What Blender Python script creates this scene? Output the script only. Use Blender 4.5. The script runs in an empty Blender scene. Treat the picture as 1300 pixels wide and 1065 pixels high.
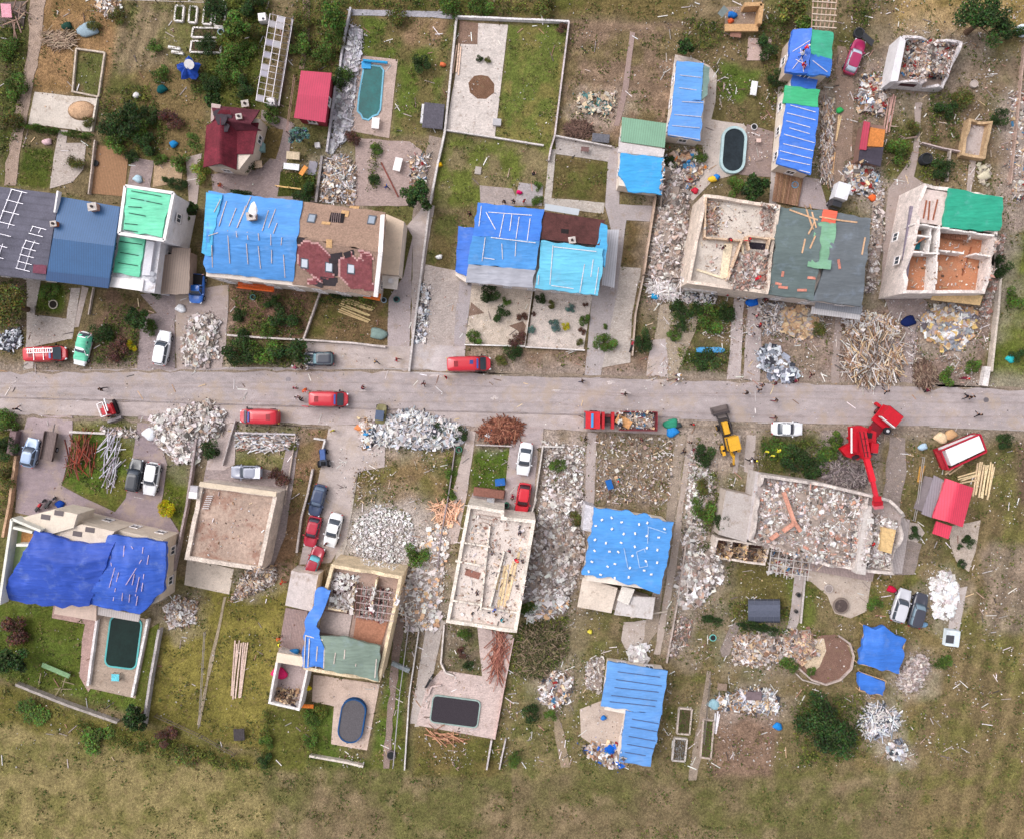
import bpy,math,random
import numpy as np
from mathutils import Vector,Matrix,Euler,noise
from mathutils.bvhtree import BVHTree
SC=bpy.context.scene
HC=100.0  # drone height above the street
R=math.radians
# ---------------------------------------------------------------- camera
cam=bpy.data.objects.new('camera',bpy.data.cameras.new('camera'))
SC.collection.objects.link(cam)
cam.location=(0,0,HC)
cam.data.sensor_width=36.0
cam.data.lens=36.0*HC/130.0
cam.data.shift_y=-4.55/130.0
cam.data.clip_end=3000
SC.camera=cam
# ---------------------------------------------------------------- sky and sun (overcast noon)
w=bpy.data.worlds.new('World');SC.world=w;w.use_nodes=True
nt=w.node_tree;nt.nodes.clear()
sky=nt.nodes.new('ShaderNodeTexSky');sky.sky_type='NISHITA';sky.sun_disc=False
SUN_EL,SUN_AZ=52,300  # degrees, azimuth clockwise from +Y
sky.sun_elevation=R(SUN_EL);sky.sun_rotation=R(SUN_AZ);sky.dust_density=4.0;sky.air_density=0.8
hs=nt.nodes.new('ShaderNodeHueSaturation');hs.inputs['Saturation'].default_value=0.22
bg=nt.nodes.new('ShaderNodeBackground');bg.inputs[1].default_value=0.15
ow=nt.nodes.new('ShaderNodeOutputWorld')
nt.links.new(sky.outputs[0],hs.inputs['Color']);nt.links.new(hs.outputs[0],bg.inputs[0]);nt.links.new(bg.outputs[0],ow.inputs[0])
sl=bpy.data.lights.new('sun','SUN');sl.energy=0.7;sl.angle=R(50);sl.color=(1.0,0.94,0.92)
so=bpy.data.objects.new('sun',sl);SC.collection.objects.link(so)
a,e=R(SUN_AZ),R(SUN_EL)
so.rotation_euler=Vector((math.sin(a)*math.cos(e),math.cos(a)*math.cos(e),math.sin(e))).to_track_quat('Z','Y').to_euler()
so.location=(0,0,150)
vs=SC.view_settings;vs.view_transform='Standard';vs.look='None';vs.gamma=1;vs.use_curve_mapping=False
vs.exposure=0.8
rnd=random.Random(11)
# ---------------------------------------------------------------- helpers
def srgb(c,k=0.8):  # photo colour -> real base colour
 return tuple(k*((v/255)/12.92 if v<10 else(((v/255)+0.055)/1.055)**2.4)for v in c)
def W(x,y,z=0.0):  # survey position (decimetre grid of the site plan) at height z
 k=(HC-z)/HC
 return Vector(((x-650)*0.1*k,(487-y)*0.1*k,z))
SUP=[]
def support(vs_,fs):
 xs=[v[0]for v in vs_];ys=[v[1]for v in vs_]
 SUP.append((min(xs)-9,max(xs)+9,min(ys)-9,max(ys)+9,BVHTree.FromPolygons([tuple(v)for v in vs_],fs)))
def on(x,y):  # highest surface met at this spot
 g=W(x,y,0);o=Vector((0,0,HC));d=(g-o).normalized();best=None;bd=1e9
 for(a0,a1,b0,b1,t)in SUP:
  if a0<g.x<a1 and b0<g.y<b1:
   h=t.ray_cast(o,d)
   if h[0]is not None and h[3]<bd:best,bd=h[0],h[3]
 return best if best is not None else g
def drop(X,Y):  # z of the surface below a world point
 z=0.0
 for(a0,a1,b0,b1,t)in SUP:
  if a0+9<X<a1-9 and b0+9<Y<b1-9:
   h=t.ray_cast(Vector((X,Y,30)),Vector((0,0,-1)))
   if h[0]is not None and h[0].z>z:z=h[0].z
 return z
def jit(c,s=0.15,r=rnd):
 f=1+r.uniform(-s,s)
 return tuple(max(0,v*f*(1+r.uniform(-s,s)*0.25))for v in c)
class MB:
 def __init__(s):s.v=[];s.f=[];s.c=[]
 def add(s,vs_,fs,col):
  b=len(s.v);s.v+=[tuple(p)for p in vs_]
  for f in fs:s.f.append([b+i for i in f]);s.c.append(col)
 def box(s,c,size,rot=(0,0,0),col=(.5,.5,.5),taper=1.0):
  hx,hy,hz=size[0]/2,size[1]/2,size[2]/2
  m=Euler(rot).to_matrix();c=Vector(c)
  p=[c+m@Vector((x*(taper if z>0 else 1),y*(taper if z>0 else 1),z))for z in(-hz,hz)for(x,y)in((-hx,-hy),(hx,-hy),(hx,hy),(-hx,hy))]
  s.add(p,[(3,2,1,0),(4,5,6,7),(0,1,5,4),(1,2,6,5),(2,3,7,6),(3,0,4,7)],col)
 def bar(s,p,q,w_,h,col):  # a straight bar between two points
  p=Vector(p);q=Vector(q);d=q-p;L=d.length
  if L<1e-4:return
  s.box((p+q)/2,(L,w_,h),(0,-math.asin(max(-1,min(1,d.z/L))),math.atan2(d.y,d.x)),col)
 def prism(s,poly,z0,z1,col,top=None):
  n=len(poly);p=[Vector((a[0],a[1],z0))for a in poly]+[Vector((a[0],a[1],z1))for a in poly]
  ar=sum(poly[i][0]*poly[(i+1)%n][1]-poly[(i+1)%n][0]*poly[i][1]for i in range(n))
  o=list(range(n))if ar>0 else list(range(n))[::-1]
  s.add(p,[o[::-1]]+[(o[i],o[(i+1)%n],n+o[(i+1)%n],n+o[i])for i in range(n)],col)
  s.add([p[n+i]for i in o],[list(range(n))],top or col)
 def tube(s,p,q,r0,r1=None,n=8,col=(.5,.5,.5),caps=True):
  p=Vector(p);q=Vector(q);r1=r0 if r1 is None else r1
  d=(q-p).normalized();u=d.orthogonal().normalized();v=d.cross(u)
  vs_=[]
  for c,r in((p,r0),(q,r1)):
   for i in range(n):
    t=2*math.pi*i/n;vs_.append(c+(u*math.cos(t)+v*math.sin(t))*r)
  fs=[(i,(i+1)%n,n+(i+1)%n,n+i)for i in range(n)]
  if caps:fs+=[list(range(n))[::-1],list(range(n,2*n))]
  s.add(vs_,fs,col)
 def rings(s,rings_,col,cap0=True,cap1=True,cols=None):  # loft through closed rings
  n=len(rings_[0]);vs_=[p for r in rings_ for p in r];b=len(s.v)
  s.v+=[tuple(p)for p in vs_]
  for k in range(len(rings_)-1):
   for i in range(n):
    s.f.append([b+k*n+i,b+k*n+(i+1)%n,b+(k+1)*n+(i+1)%n,b+(k+1)*n+i]);s.c.append(cols[k]if cols else col)
  if cap0:s.f.append([b+i for i in range(n)][::-1]);s.c.append(col)
  if cap1:s.f.append([b+(len(rings_)-1)*n+i for i in range(n)]);s.c.append(col)
 def ball(s,c,r,col,n=8,m=5):
  c=Vector(c);rx=r if isinstance(r,(tuple,list))else(r,r,r)
  rs=[]
  for k in range(1,m):
   ph=math.pi*k/m
   rs.append([c+Vector((rx[0]*math.sin(ph)*math.cos(2*math.pi*i/n),rx[1]*math.sin(ph)*math.sin(2*math.pi*i/n),-rx[2]*math.cos(ph)))for i in range(n)])
  s.rings(rs,col)
 def build(s,name,mat,parent=None,smooth=False,sup=False,**tg):
  me=bpy.data.meshes.new(name)
  if parent is not None:o0=parent['_o']if '_o' in parent else parent.location
  else:
   a=np.array(s.v);o0=Vector((a[:,0].mean(),a[:,1].mean(),a[:,2].min()))
  o0=Vector(o0)
  me.from_pydata([(x-o0.x,y-o0.y,z-o0.z)for x,y,z in s.v],[],s.f)
  at=me.attributes.new('Col','FLOAT_COLOR','FACE')
  at.data.foreach_set('color',[v for c in s.c for v in(c[0],c[1],c[2],1.0)])
  if smooth:me.polygons.foreach_set('use_smooth',[True]*len(me.polygons))
  me.materials.append(MAT[mat]if isinstance(mat,str)else mat)
  o=bpy.data.objects.new(name,me);SC.collection.objects.link(o)
  if parent is not None:
   o.parent=parent;o['_o']=tuple(o0)
  else:o.location=o0;o['_o']=tuple(o0)
  if sup:support(s.v,s.f)
  return tag(o,**tg)
def tag(o,label=None,cat=None,group=None,kind=None):
 if label:o['label']=label
 if cat:o['category']=cat
 if group:o['group']=group
 if kind:o['kind']=kind
 return o
def thing(name,label,cat,loc,group=None):
 o=bpy.data.objects.new(name,None);SC.collection.objects.link(o)
 o.empty_display_size=0.3;o.location=loc;o['_o']=tuple(loc)
 return tag(o,label,cat,group)
def struct(o):o['kind']='structure';return o
def copy_tree(o,parent=None):
 c=o.copy();SC.collection.objects.link(c);c.parent=parent
 for ch in list(o.children):copy_tree(ch,c)
 return c
 # ---------------------------------------------------------------- materials (all read the face colour "Col")
MAT={}
def material(name,rough=0.8,var=((6,.25),),bump=0.0,bscale=8,spec=0.3,metal=0.0,pattern=None,hue=None,coat=0.0,stretch=None,alpha=None,sheen=0):
 m=bpy.data.materials.new(name);m.use_nodes=True;t=m.node_tree;N=t.nodes;L=t.links
 b=N['Principled BSDF'];at=N.new('ShaderNodeAttribute');at.attribute_name='Col'
 geo=N.new('ShaderNodeNewGeometry');src=geo.outputs['Position']
 if stretch:
  mp=N.new('ShaderNodeMapping');mp.inputs['Scale'].default_value=stretch;mp.inputs['Rotation'].default_value=(0,0,R(9));L.new(src,mp.inputs[0]);src=mp.outputs[0]
 col=at.outputs['Color']
 for sc_,am in var:
  n=N.new('ShaderNodeTexNoise');n.inputs['Scale'].default_value=sc_;n.inputs['Detail'].default_value=5;n.inputs['Roughness'].default_value=.65
  L.new(src,n.inputs['Vector'])
  mr=N.new('ShaderNodeMapRange');mr.inputs[1].default_value=.3;mr.inputs[2].default_value=.7
  mr.inputs[3].default_value=1-am;mr.inputs[4].default_value=1+am;L.new(n.outputs[0],mr.inputs[0])
  mx=N.new('ShaderNodeVectorMath');mx.operation='SCALE';L.new(col,mx.inputs[0]);L.new(mr.outputs[0],mx.inputs['Scale']);col=mx.outputs[0]
 if hue:  # patches of a second tint: (scale, colour, amount, threshold)
  sc_,tint,am,th=hue
  n=N.new('ShaderNodeTexNoise');n.inputs['Scale'].default_value=sc_;n.inputs['Detail'].default_value=8;n.inputs['Roughness'].default_value=.7
  L.new(geo.outputs['Position'],n.inputs['Vector'])
  mr=N.new('ShaderNodeMapRange');mr.inputs[1].default_value=th;mr.inputs[2].default_value=th+.12;mr.inputs[4].default_value=am;L.new(n.outputs[0],mr.inputs[0])
  mx=N.new('ShaderNodeMix');mx.data_type='RGBA';mx.inputs[7].default_value=(*tint,1);L.new(mr.outputs[0],mx.inputs[0]);L.new(col,mx.inputs[6]);col=mx.outputs[2]
 hgt=None
 if pattern:
  kind,a_,b_=pattern
  if kind=='brick':
   br=N.new('ShaderNodeTexBrick');br.inputs['Scale'].default_value=a_;br.inputs['Mortar Size'].default_value=.03;br.inputs['Mortar Smooth'].default_value=.3
   br.inputs['Color1'].default_value=(1,1,1,1);br.inputs['Color2'].default_value=(.78,.78,.78,1);br.inputs['Mortar'].default_value=(b_,b_,b_,1)
   mp=N.new('ShaderNodeMapping');mp.inputs['Rotation'].default_value=(0,0,R(-7));L.new(geo.outputs['Position'],mp.inputs[0]);L.new(mp.outputs[0],br.inputs['Vector']);pc=br.outputs['Color'];hgt=br.outputs['Fac']
  else:
   wv=N.new('ShaderNodeTexWave');wv.bands_direction='X' if kind=='wx' else 'Y';wv.inputs['Scale'].default_value=a_;wv.inputs['Distortion'].default_value=.2
   mp=N.new('ShaderNodeMapping');mp.inputs['Rotation'].default_value=(0,0,R(7));L.new(geo.outputs['Position'],mp.inputs[0]);L.new(mp.outputs[0],wv.inputs['Vector'])
   mr=N.new('ShaderNodeMapRange');mr.inputs[1].default_value=.0;mr.inputs[2].default_value=.25;mr.inputs[3].default_value=b_;L.new(wv.outputs['Fac'],mr.inputs[0]);pc=mr.outputs[0];hgt=wv.outputs['Fac']
  mx=N.new('ShaderNodeVectorMath');mx.operation='MULTIPLY';L.new(col,mx.inputs[0]);L.new(pc,mx.inputs[1]);col=mx.outputs[0]
 L.new(col,b.inputs['Base Color'])
 b.inputs['Roughness'].default_value=rough;b.inputs['Specular IOR Level'].default_value=spec;b.inputs['Metallic'].default_value=metal
 if coat:b.inputs['Coat Weight'].default_value=coat;b.inputs['Coat Roughness'].default_value=.08
 if alpha is not None:b.inputs['Alpha'].default_value=alpha
 if bump:
  n=N.new('ShaderNodeTexNoise');n.noise_type='RIDGED_MULTIFRACTAL' if name=='tarp' else 'FBM';n.inputs['Scale'].default_value=bscale;n.inputs['Detail'].default_value=6;L.new(src,n.inputs['Vector'])
  bp=N.new('ShaderNodeBump');bp.inputs['Strength'].default_value=bump;bp.inputs['Distance'].default_value=.16 if name=='tarp' else .15;L.new(n.outputs[0],bp.inputs['Height']);L.new(bp.outputs[0],b.inputs['Normal'])
 MAT[name]=m
 return m
material('soil_and_grass',.95,((.7,.22),(3.2,.4),(11,.45)),1,5,.1,hue=(1.3,srgb((128,102,80)),.38,.54))
material('asphalt',.9,((.3,.15),(1.6,.15),(16,.2)),.3,12,.25,hue=(.3,srgb((176,156,138)),.6,.5),stretch=(.5,1.1,1))
material('concrete',.88,((.5,.13),(5,.16)),.4,9,.25,hue=(.9,srgb((150,130,114)),.6,.54))
material('paving',.88,((.6,.15),(5,.22)),.3,9,.25,pattern=('brick',1.6,.75),hue=(1.1,srgb((146,124,106)),.6,.56))
material('gravel',.95,((1.1,.2),(9,.4)),.9,9,.1,hue=(1.2,srgb((132,114,88)),.6,.56))
material('stained_floor',.92,((.35,.22),(2.5,.25),(9,.15)),.3,9,.15,hue=(.45,srgb((140,92,74)),.6,.5))
material('plaster',.85,((.7,.12),(5,.1)),.2,9,.2,hue=(1.0,srgb((190,170,155)),.45,.58))
material('masonry',.9,((.9,.25),(5,.3)),.5,9,.2)
material('rubble',.92,((1.1,.2),(5,.2)),.3,14,.15)
material('tarp',.55,((.35,.13),(2.5,.12)),.6,.9,.3,stretch=(.5,2.4,1),hue=(.6,srgb((160,178,205)),.16,.54))
material('tile',.85,((.7,.38),(4,.2)),.3,10,.25,pattern=('brick',3.2,.6))
material('sheet_roof',.5,((.5,.08),(5,.08)),.1,8,.4,pattern=('wx',1.1,.72))
material('felt_roof',.8,((.5,.22),(5,.14)),.3,6,.25,pattern=('wy',.35,.86))
material('timber',.85,((5,.28),(1.2,.12)),.3,14,.2)
material('decking',.85,((4,.2),),.2,14,.2,pattern=('wx',1.6,.55))
material('paint',.28,((.8,.03),),0,8,.5,coat=.4)
material('machine',.45,((3,.14),(14,.12)),.15,12,.4)
material('metal',.4,((3,.15),),.15,9,.5,.4)
material('rubber',.85,((9,.15),),0,9,.2)
material('window_glass',.12,((3,.05),),0,9,.6)
material('fabric',.9,((6,.18),),.4,12,.1)
material('leaf',.75,((2.5,.3),(.5,.15)),0,9,.2)
material('bark',.95,((6,.3),),.5,12,.1)
material('skin',.6,((9,.05),),0,9,.3)
material('water',.1,((.6,.3),(4,.2)),.05,1.2,.25)
# ---------------------------------------------------------------- colours
def K(r,g,b,k=0.8):return srgb((r,g,b),k)
WHITE=K(242,236,236,.85);CREAM=K(232,218,205);GREYC=K(186,176,176);DARK=K(52,48,52);WOOD=K(205,170,135);WOODD=K(150,115,92)
RED=K(196,26,46);BRICK=K(176,108,92);BLUE=K(48,125,215);DBLUE=K(14,66,190);LBLUE=K(58,175,228);GREEN=K(70,195,150)
SILVER=K(190,190,200)
PAL_RUB=[K(215,205,200),K(190,178,172),K(165,150,145),K(222,214,208),K(178,150,136),K(200,192,190),K(228,222,220),K(130,118,112),K(190,168,154),K(100,92,90),K(150,138,134),K(172,160,156)]
PAL_WHITE=[K(240,236,235),K(224,218,216),K(204,196,194),K(236,230,228),K(178,168,166),K(214,206,204)]
PAL_WOOD=[K(205,175,140),K(170,135,108),K(135,105,85),K(222,195,165),K(105,82,70)]
PAL_MIX=PAL_RUB+PAL_WOOD+[K(60,60,66),K(70,120,160),K(150,50,50),K(240,240,245)]
PAL_MET=[K(200,202,212),K(165,170,182),K(225,228,235),K(120,124,135),K(70,72,80)]
PAL_BRK=[K(180,138,124),K(196,162,150),K(158,116,104),K(205,190,182),K(175,162,156),K(215,208,204),K(150,138,134),K(120,110,108)]
# ================================================================ GROUND
def ground():
 fine=np.arange(-74,74.01,0.3);far_x=np.array([-1500,-700,-300,-160,-110,-90,-80]);xs=np.concatenate([far_x,fine,-far_x[::-1]])
 finey=np.arange(-66,56.01,0.3);ys=np.concatenate([[-1500,-700,-300,-160,-110,-85,-74],finey,[64,80,110,160,300,700,1500]])
 X,Y=np.meshgrid(xs,ys);n=X.shape
 rs=np.random.RandomState(5)
 def vn(scale,seed):
  r=np.random.RandomState(seed);g=r.rand(256,256)
  u=(X/scale)%255;v=(Y/scale)%255;i=np.floor(u).astype(int);j=np.floor(v).astype(int);fu=u-i;fv=v-j
  fu=fu*fu*(3-2*fu);fv=fv*fv*(3-2*fv);i1=(i+1)%256;j1=(j+1)%256
  return(g[j,i]*(1-fu)+g[j,i1]*fu)*(1-fv)+(g[j1,i]*(1-fu)+g[j1,i1]*fu)*fv
 def fbm(s,seed,o=4):return sum(vn(s/2**k,seed+k)*.5**k for k in range(o))/sum(.5**k for k in range(o))
 px=650+X*10;py=487-Y*10
 wx=(fbm(3.0,10)-.5)*34;wy=(fbm(3.0,20)-.5)*34
 A,B,C_,D=fbm(7,30),fbm(2.2,40),fbm(.9,50),fbm(16,60)
 col=np.zeros(n+(3,))
 def lin(c):return np.array(srgb(c))
 def mixin(mask,c):
  for k in range(3):col[...,k]=col[...,k]*(1-mask)+c[k]*mask
 col[:]=lin((116,102,76))
 mixin(np.clip((A-.48)*5,0,1)*.8,lin((98,98,54)))
 mixin(np.clip((B-.52)*5,0,1)*.6,lin((146,126,100)))
 def inside(poly,warp=1.0):
  x=px+wx*warp;y=py+wy*warp;c=np.zeros(n,bool);m=len(poly)
  for i in range(m):
   x0,y0=poly[i];x1,y1=poly[(i+1)%m]
   if y0==y1:continue
   t=(y0>y)!=(y1>y)
   c^=t&(x<(x1-x0)*(y-y0)/(y1-y0)+x0)
  return c.astype(float)
 def soft(m,k):
  for _ in range(k):
   m=(m+np.roll(m,1,0)+np.roll(m,-1,0)+np.roll(m,1,1)+np.roll(m,-1,1))/5
  return m
 def area(poly,c,warp=.5,s=3,second=None,amt=.75,st=1.0):
  m=soft(inside(poly,warp),s)*st;mixin(m,lin(c))
  if second:
   q=np.clip((B-.5)*5+.35*(A-.5)*5+.2,0,1)*amt;mixin(m*q,lin(second))
 RS=(128,98,84);G,G2,DR,SO,_=(92,100,44),(74,84,34),(150,132,96),(122,102,88),(128,98,84)
 for a_ in[
 ([(-20,-60),(36,-20),(22,232),(-20,236)],(104,96,66),.8,4,(84,90,44)),
 ([(52,-20),(155,0),(150,70),(130,122),(40,116)],(150,118,84),.8,4,(118,94,60)),
 ([(148,5),(232,5),(205,112),(140,104)],(128,112,88),.5,4,(104,104,58)),
 ([(132,105),(260,80),(262,240),(128,200)],(118,100,68),1,5,(72,80,36)),
 ([(94,64),(134,66),(127,124),(91,119)],(92,94,52),.1,1,(110,92,66)),
 ([(29,187),(70,190),(62,240),(22,236)],(70,82,32),.1,1,(88,92,40)),
 ([(262,-20),(345,-20),(325,140),(262,135)],(92,94,44),1,4,(66,78,28)),
 ([(372,-20),(455,-20),(430,130),(370,155)],(110,98,62),1,4,(74,86,34)),
 ([(452,20),(580,25),(545,172),(498,170),(503,75),(455,72)],(90,102,44),.6,3,(112,96,66)),
 ([(455,8),(570,25),(560,60),(520,70),(500,35)],(146,120,94),.9,3,(110,98,60)),
 ([(440,-60),(880,-60),(880,26),(440,12)],(112,98,62),1,5,(80,86,36)),
 ([(645,30),(722,32),(703,188),(628,178)],(96,105,50),.15,1,(126,114,68)),
 ([(560,172),(703,186),(694,262),(548,262)],(100,108,50),.4,3,(134,116,92)),
 ([(722,28),(872,30),(845,178),(703,178)],(134,112,94),.3,2,(112,100,66)),
 ([(704,198),(774,205),(768,258),(699,250)],(88,88,46),.1,1,(104,88,60)),
 ([(866,25),(1000,25),(985,175),(905,170),(900,90),(866,72)],(118,102,74),.7,4,(96,90,54)),
 ([(912,80),(968,90),(942,138),(912,128)],(84,100,42),.6,3,None),
 ([(1135,-60),(1400,-60),(1400,48),(1140,45)],(166,140,98),1,5,(124,108,62)),
 ([(1190,48),(1400,55),(1290,215),(1170,200)],(122,104,82),1,4,(96,92,50)),
 ([(1262,300),(1420,250),(1420,494),(1252,494)],(104,110,54),.8,4,(86,96,40)),
 ([(1272,120),(1400,120),(1400,280),(1275,300)],(150,132,122),.8,4,(118,108,90)),
 ([(1060,60),(1140,60),(1120,240),(1050,240)],(128,108,92),.8,4,(104,96,70)),
 ([(46,360),(84,362),(80,398),(45,396)],(76,90,34),.1,1,None),
 ([(42,408),(100,412),(95,440),(38,438)],(104,90,52),.3,2,(84,92,40)),
 ([(-30,350),(42,356),(32,420),(-30,430)],(112,96,84),.5,3,(84,84,48)),
 ([(120,364),(184,374),(172,464),(122,462)],(116,94,78),.6,3,(88,82,46)),
 ([(181,405),(204,405),(198,462),(180,462)],(64,76,34),.1,1,None),
 ([(290,360),(392,366),(388,432),(290,430)],RS,.4,3,(104,90,60)),
 ([(392,366),(497,380),(491,438),(391,430)],(112,92,66),.4,3,(80,84,36)),
 ([(554,270),(582,274),(572,342),(543,336)],(86,88,48),.1,1,(100,84,58)),
 ([(522,300),(530,300),(512,436),(505,436)],(108,102,62),.3,1,None),
 ([(590,440),(826,450),(818,482),(590,470)],(134,112,96),.3,2,(150,134,118)),
 ([(797,278),(827,280),(815,338),(790,335)],(112,94,64),.1,1,(100,86,60)),
 ([(840,378),(935,392),(928,478),(842,474)],(122,106,82),.6,3,(84,88,44)),
 ([(950,382),(1152,395),(1142,492),(945,482)],(132,106,94),.6,3,(112,96,74)),
 ([(1155,380),(1258,385),(1250,492),(1160,490)],(130,108,98),.6,3,(110,98,70)),
 ([(1000,440),(1050,440),(1040,490),(1000,488)],(132,112,92),.6,3,None),
 ([(840,250),(880,250),(868,380),(825,380)],(160,142,132),.5,3,None),
 ([(94,526),(178,530),(178,550),(94,546)],(96,98,42),.2,1,(128,118,74)),
 ([(92,551),(176,553),(172,590),(164,630),(146,650),(112,634),(78,616)],(84,102,40),.12,1,(112,106,56)),
 ([(209,584),(240,590),(232,680),(205,645)],(90,98,38),.2,2,None),
 ([(-30,540),(20,545),(14,640),(-30,660)],(94,88,48),.4,3,(128,108,74)),
 ([(298,534),(382,538),(372,600),(296,592)],(104,104,56),.2,2,(150,134,104)),
 ([(378,540),(422,540),(392,660),(370,740),(335,740),(352,660)],(134,106,82),.3,3,(108,96,62)),
 ([(455,570),(584,574),(572,640),(520,670),(446,660)],(110,102,60),.4,3,(136,112,84)),
 ([(590,528),(660,532),(655,562),(590,560)],(120,88,72),.5,3,None),
 ([(578,564),(592,564),(572,636),(564,636)],(88,104,46),.2,1,None),
 ([(604,568),(647,570),(641,628),(597,622)],(78,96,36),.12,1,None),
 ([(683,545),(748,548),(742,730),(672,730)],(168,152,142),.6,4,(128,112,92)),
 ([(752,548),(862,552),(856,645),(752,645)],(140,124,108),.6,3,(112,104,68)),
 ([(862,556),(962,560),(905,770),(838,770)],(140,124,102),.8,3,(96,96,56)),
 ([(966,552),(1080,558),(1072,612),(960,600)],(96,94,56),.5,3,(74,84,36)),
 ([(1040,545),(1130,552),(1130,650),(1040,640)],(142,128,122),.5,3,None),
 ([(1120,548),(1420,530),(1420,640),(1240,640),(1160,700),(1115,700)],(124,110,80),.7,4,(90,92,46)),
 ([(1205,600),(1420,580),(1420,1150),(1130,1150),(1215,760)],(122,106,76),.8,4,(104,102,54)),
 ([(1290,560),(1400,560),(1400,640),(1290,640)],(110,92,76),.6,4,None),
 ([(1250,690),(1330,690),(1330,800),(1250,800)],(150,132,122),1,5,None,0,.6),
 ([(1085,740),(1220,700),(1200,840),(1150,980),(1075,980)],(128,112,76),.8,4,(98,102,48)),
 ([(-30,760),(108,770),(122,800),(118,868),(200,880),(190,910),(-30,850)],(88,102,42),.4,3,(84,92,36)),
 ([(-60,872),(150,925),(330,980),(380,1200),(-60,1200)],(140,126,86),.7,4,(108,104,58)),
 ([(-60,860),(150,910),(330,965),(330,985),(-60,905)],(104,98,50),.8,3,None),
 ([(205,735),(362,740),(350,960),(190,915)],(126,116,60),.5,4,(104,98,48)),
 ([(340,895),(400,892),(396,980),(335,976)],(96,96,46),.5,3,None),
 ([(395,892),(432,895),(430,960),(470,968),(500,820),(518,760),(512,976),(395,972)],(86,102,42),.3,3,(108,100,54)),
 ([(525,925),(642,938),(640,985),(525,985)],(112,98,60),.3,2,(90,92,44)),
 ([(565,790),(612,795),(615,856),(560,852)],(122,108,90),.2,2,(92,96,54)),
 ([(640,790),(775,785),(765,985),(636,985)],(124,112,78),.8,4,(96,98,52)),
 ([(835,745),(1085,735),(1085,985),(835,985)],(122,108,78),.8,4,(92,94,46)),
 ([(912,895),(988,898),(982,985),(900,985)],(132,108,92),.4,3,None),
 ([(905,710),(1010,718),(1000,800),(935,800)],(104,96,56),.5,3,None),
 ([(995,735),(1030,735),(1035,790),(1015,805)],(98,104,50),.3,2,None),
 ]:
  area(*a_)
  # worn, dusty ground along the road
 for poly,c,st in[([(-60,455),(1400,480),(1400,560),(-60,535)],(172,156,150),.5),([(860,540),(965,545),(960,600),(880,600)],(165,150,142),.6),([(430,650),(570,630),(560,800),(440,740)],(170,155,145),.6)]:
  area(poly,c,.8,8,None,0,st)
 for cx,cy,rx,ry in[(850,300,44,100),(1104,450,60,56),(1010,420,50,50),(1206,420,54,44),(1110,300,20,100),(1268,340,26,80),(1096,225,36,36),(1108,120,36,40),(1180,80,70,50),(1300,180,40,90),(262,432,36,50),(236,550,60,50),(340,560,44,16),(526,546,76,36),(632,548,40,24),(490,684,64,60),(540,730,46,90),(704,700,50,110),(706,870,36,34),(890,640,34,100),(886,740,44,50),(862,806,24,40),(962,820,50,36),(950,892,56,24),(1196,756,32,40),(1158,856,34,36),(1114,918,38,32),(1138,952,24,22),(1070,606,56,36),(430,230,40,40),(760,134,40,24),(226,776,36,30),(322,734,44,26),(1040,120,22,90)]:
  d=np.sqrt(((px+wx*1.4-cx)/rx)**2+((py+wy*1.4-cy)/ry)**2);mixin(np.clip(1.35-d,0,1)**.8*.8*(.55+.9*(B-.2)).clip(0,1),lin((168,152,142)))
 d=np.sqrt(((px+wx*1.2-490)/58)**2+((py+wy*1.2-686)/50)**2);mixin(np.clip(1.2-d,0,1)**.6*.75,lin((206,196,192)))
 st=lambda m,ph,a_:1+a_*np.sin(ph+3*B)*m*(.5+C_)
 col*=st(np.clip((px-1195)/30,0,1)*np.clip((py-560)/60,0,1),(px+py*.22)/4.2,.17)[...,None]*st(inside([(148,5),(232,5),(205,112),(140,104)]),(px+py*.3)/2.6,.2)[...,None]*st(inside([(722,28),(872,30),(845,178),(703,178)]),(py-px*.12)/3.4,.14)[...,None]
 f=1+.5*(C_-.5)*2*.5+.25*(D-.5)*2*.5
 col*=f[...,None]
 Z=-.05+.04*(C_-.5)
 v=np.stack([X,Y,Z],-1).reshape(-1,3);ny,nx=n
 idx=np.arange(nx*ny).reshape(ny,nx);q=np.stack([idx[:-1,:-1],idx[:-1,1:],idx[1:,1:],idx[1:,:-1]],-1).reshape(-1,4)
 me=bpy.data.meshes.new('ground');me.vertices.add(len(v));me.vertices.foreach_set('co',v.ravel())
 me.loops.add(q.size);me.loops.foreach_set('vertex_index',q.ravel().astype(np.int32));me.polygons.add(len(q));me.polygons.foreach_set('loop_start',np.arange(0,q.size,4,dtype=np.int32))
 me.update(calc_edges=True);at=me.attributes.new('Col','FLOAT_COLOR','POINT')
 at.data.foreach_set('color',np.concatenate([col.reshape(-1,3),np.ones((nx*ny,1))],1).ravel())
 me.polygons.foreach_set('use_smooth',[True]*len(q));me.materials.append(MAT['soil_and_grass'])
 o=bpy.data.objects.new('ground',me);SC.collection.objects.link(o);struct(o)
ground()
LAYS=[]
def wob(poly,amt,step=1.2):
 out=[];n=len(poly)
 for i in range(n):
  a_,b_=Vector(poly[i]),Vector(poly[(i+1)%n]);L=(b_-a_).length;k=max(1,int(L/step));d=(b_-a_)/max(L,1e-6);nn=Vector((-d.y,d.x))
  for j in range(k):
   p=a_+(b_-a_)*j/k;t=noise.noise(Vector((p.x*.7,p.y*.7,3.3)))*amt+noise.noise(Vector((p.x*2.1,p.y*2.1,7)))*amt*.5
   out.append(p+nn*t)
 return out
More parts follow.
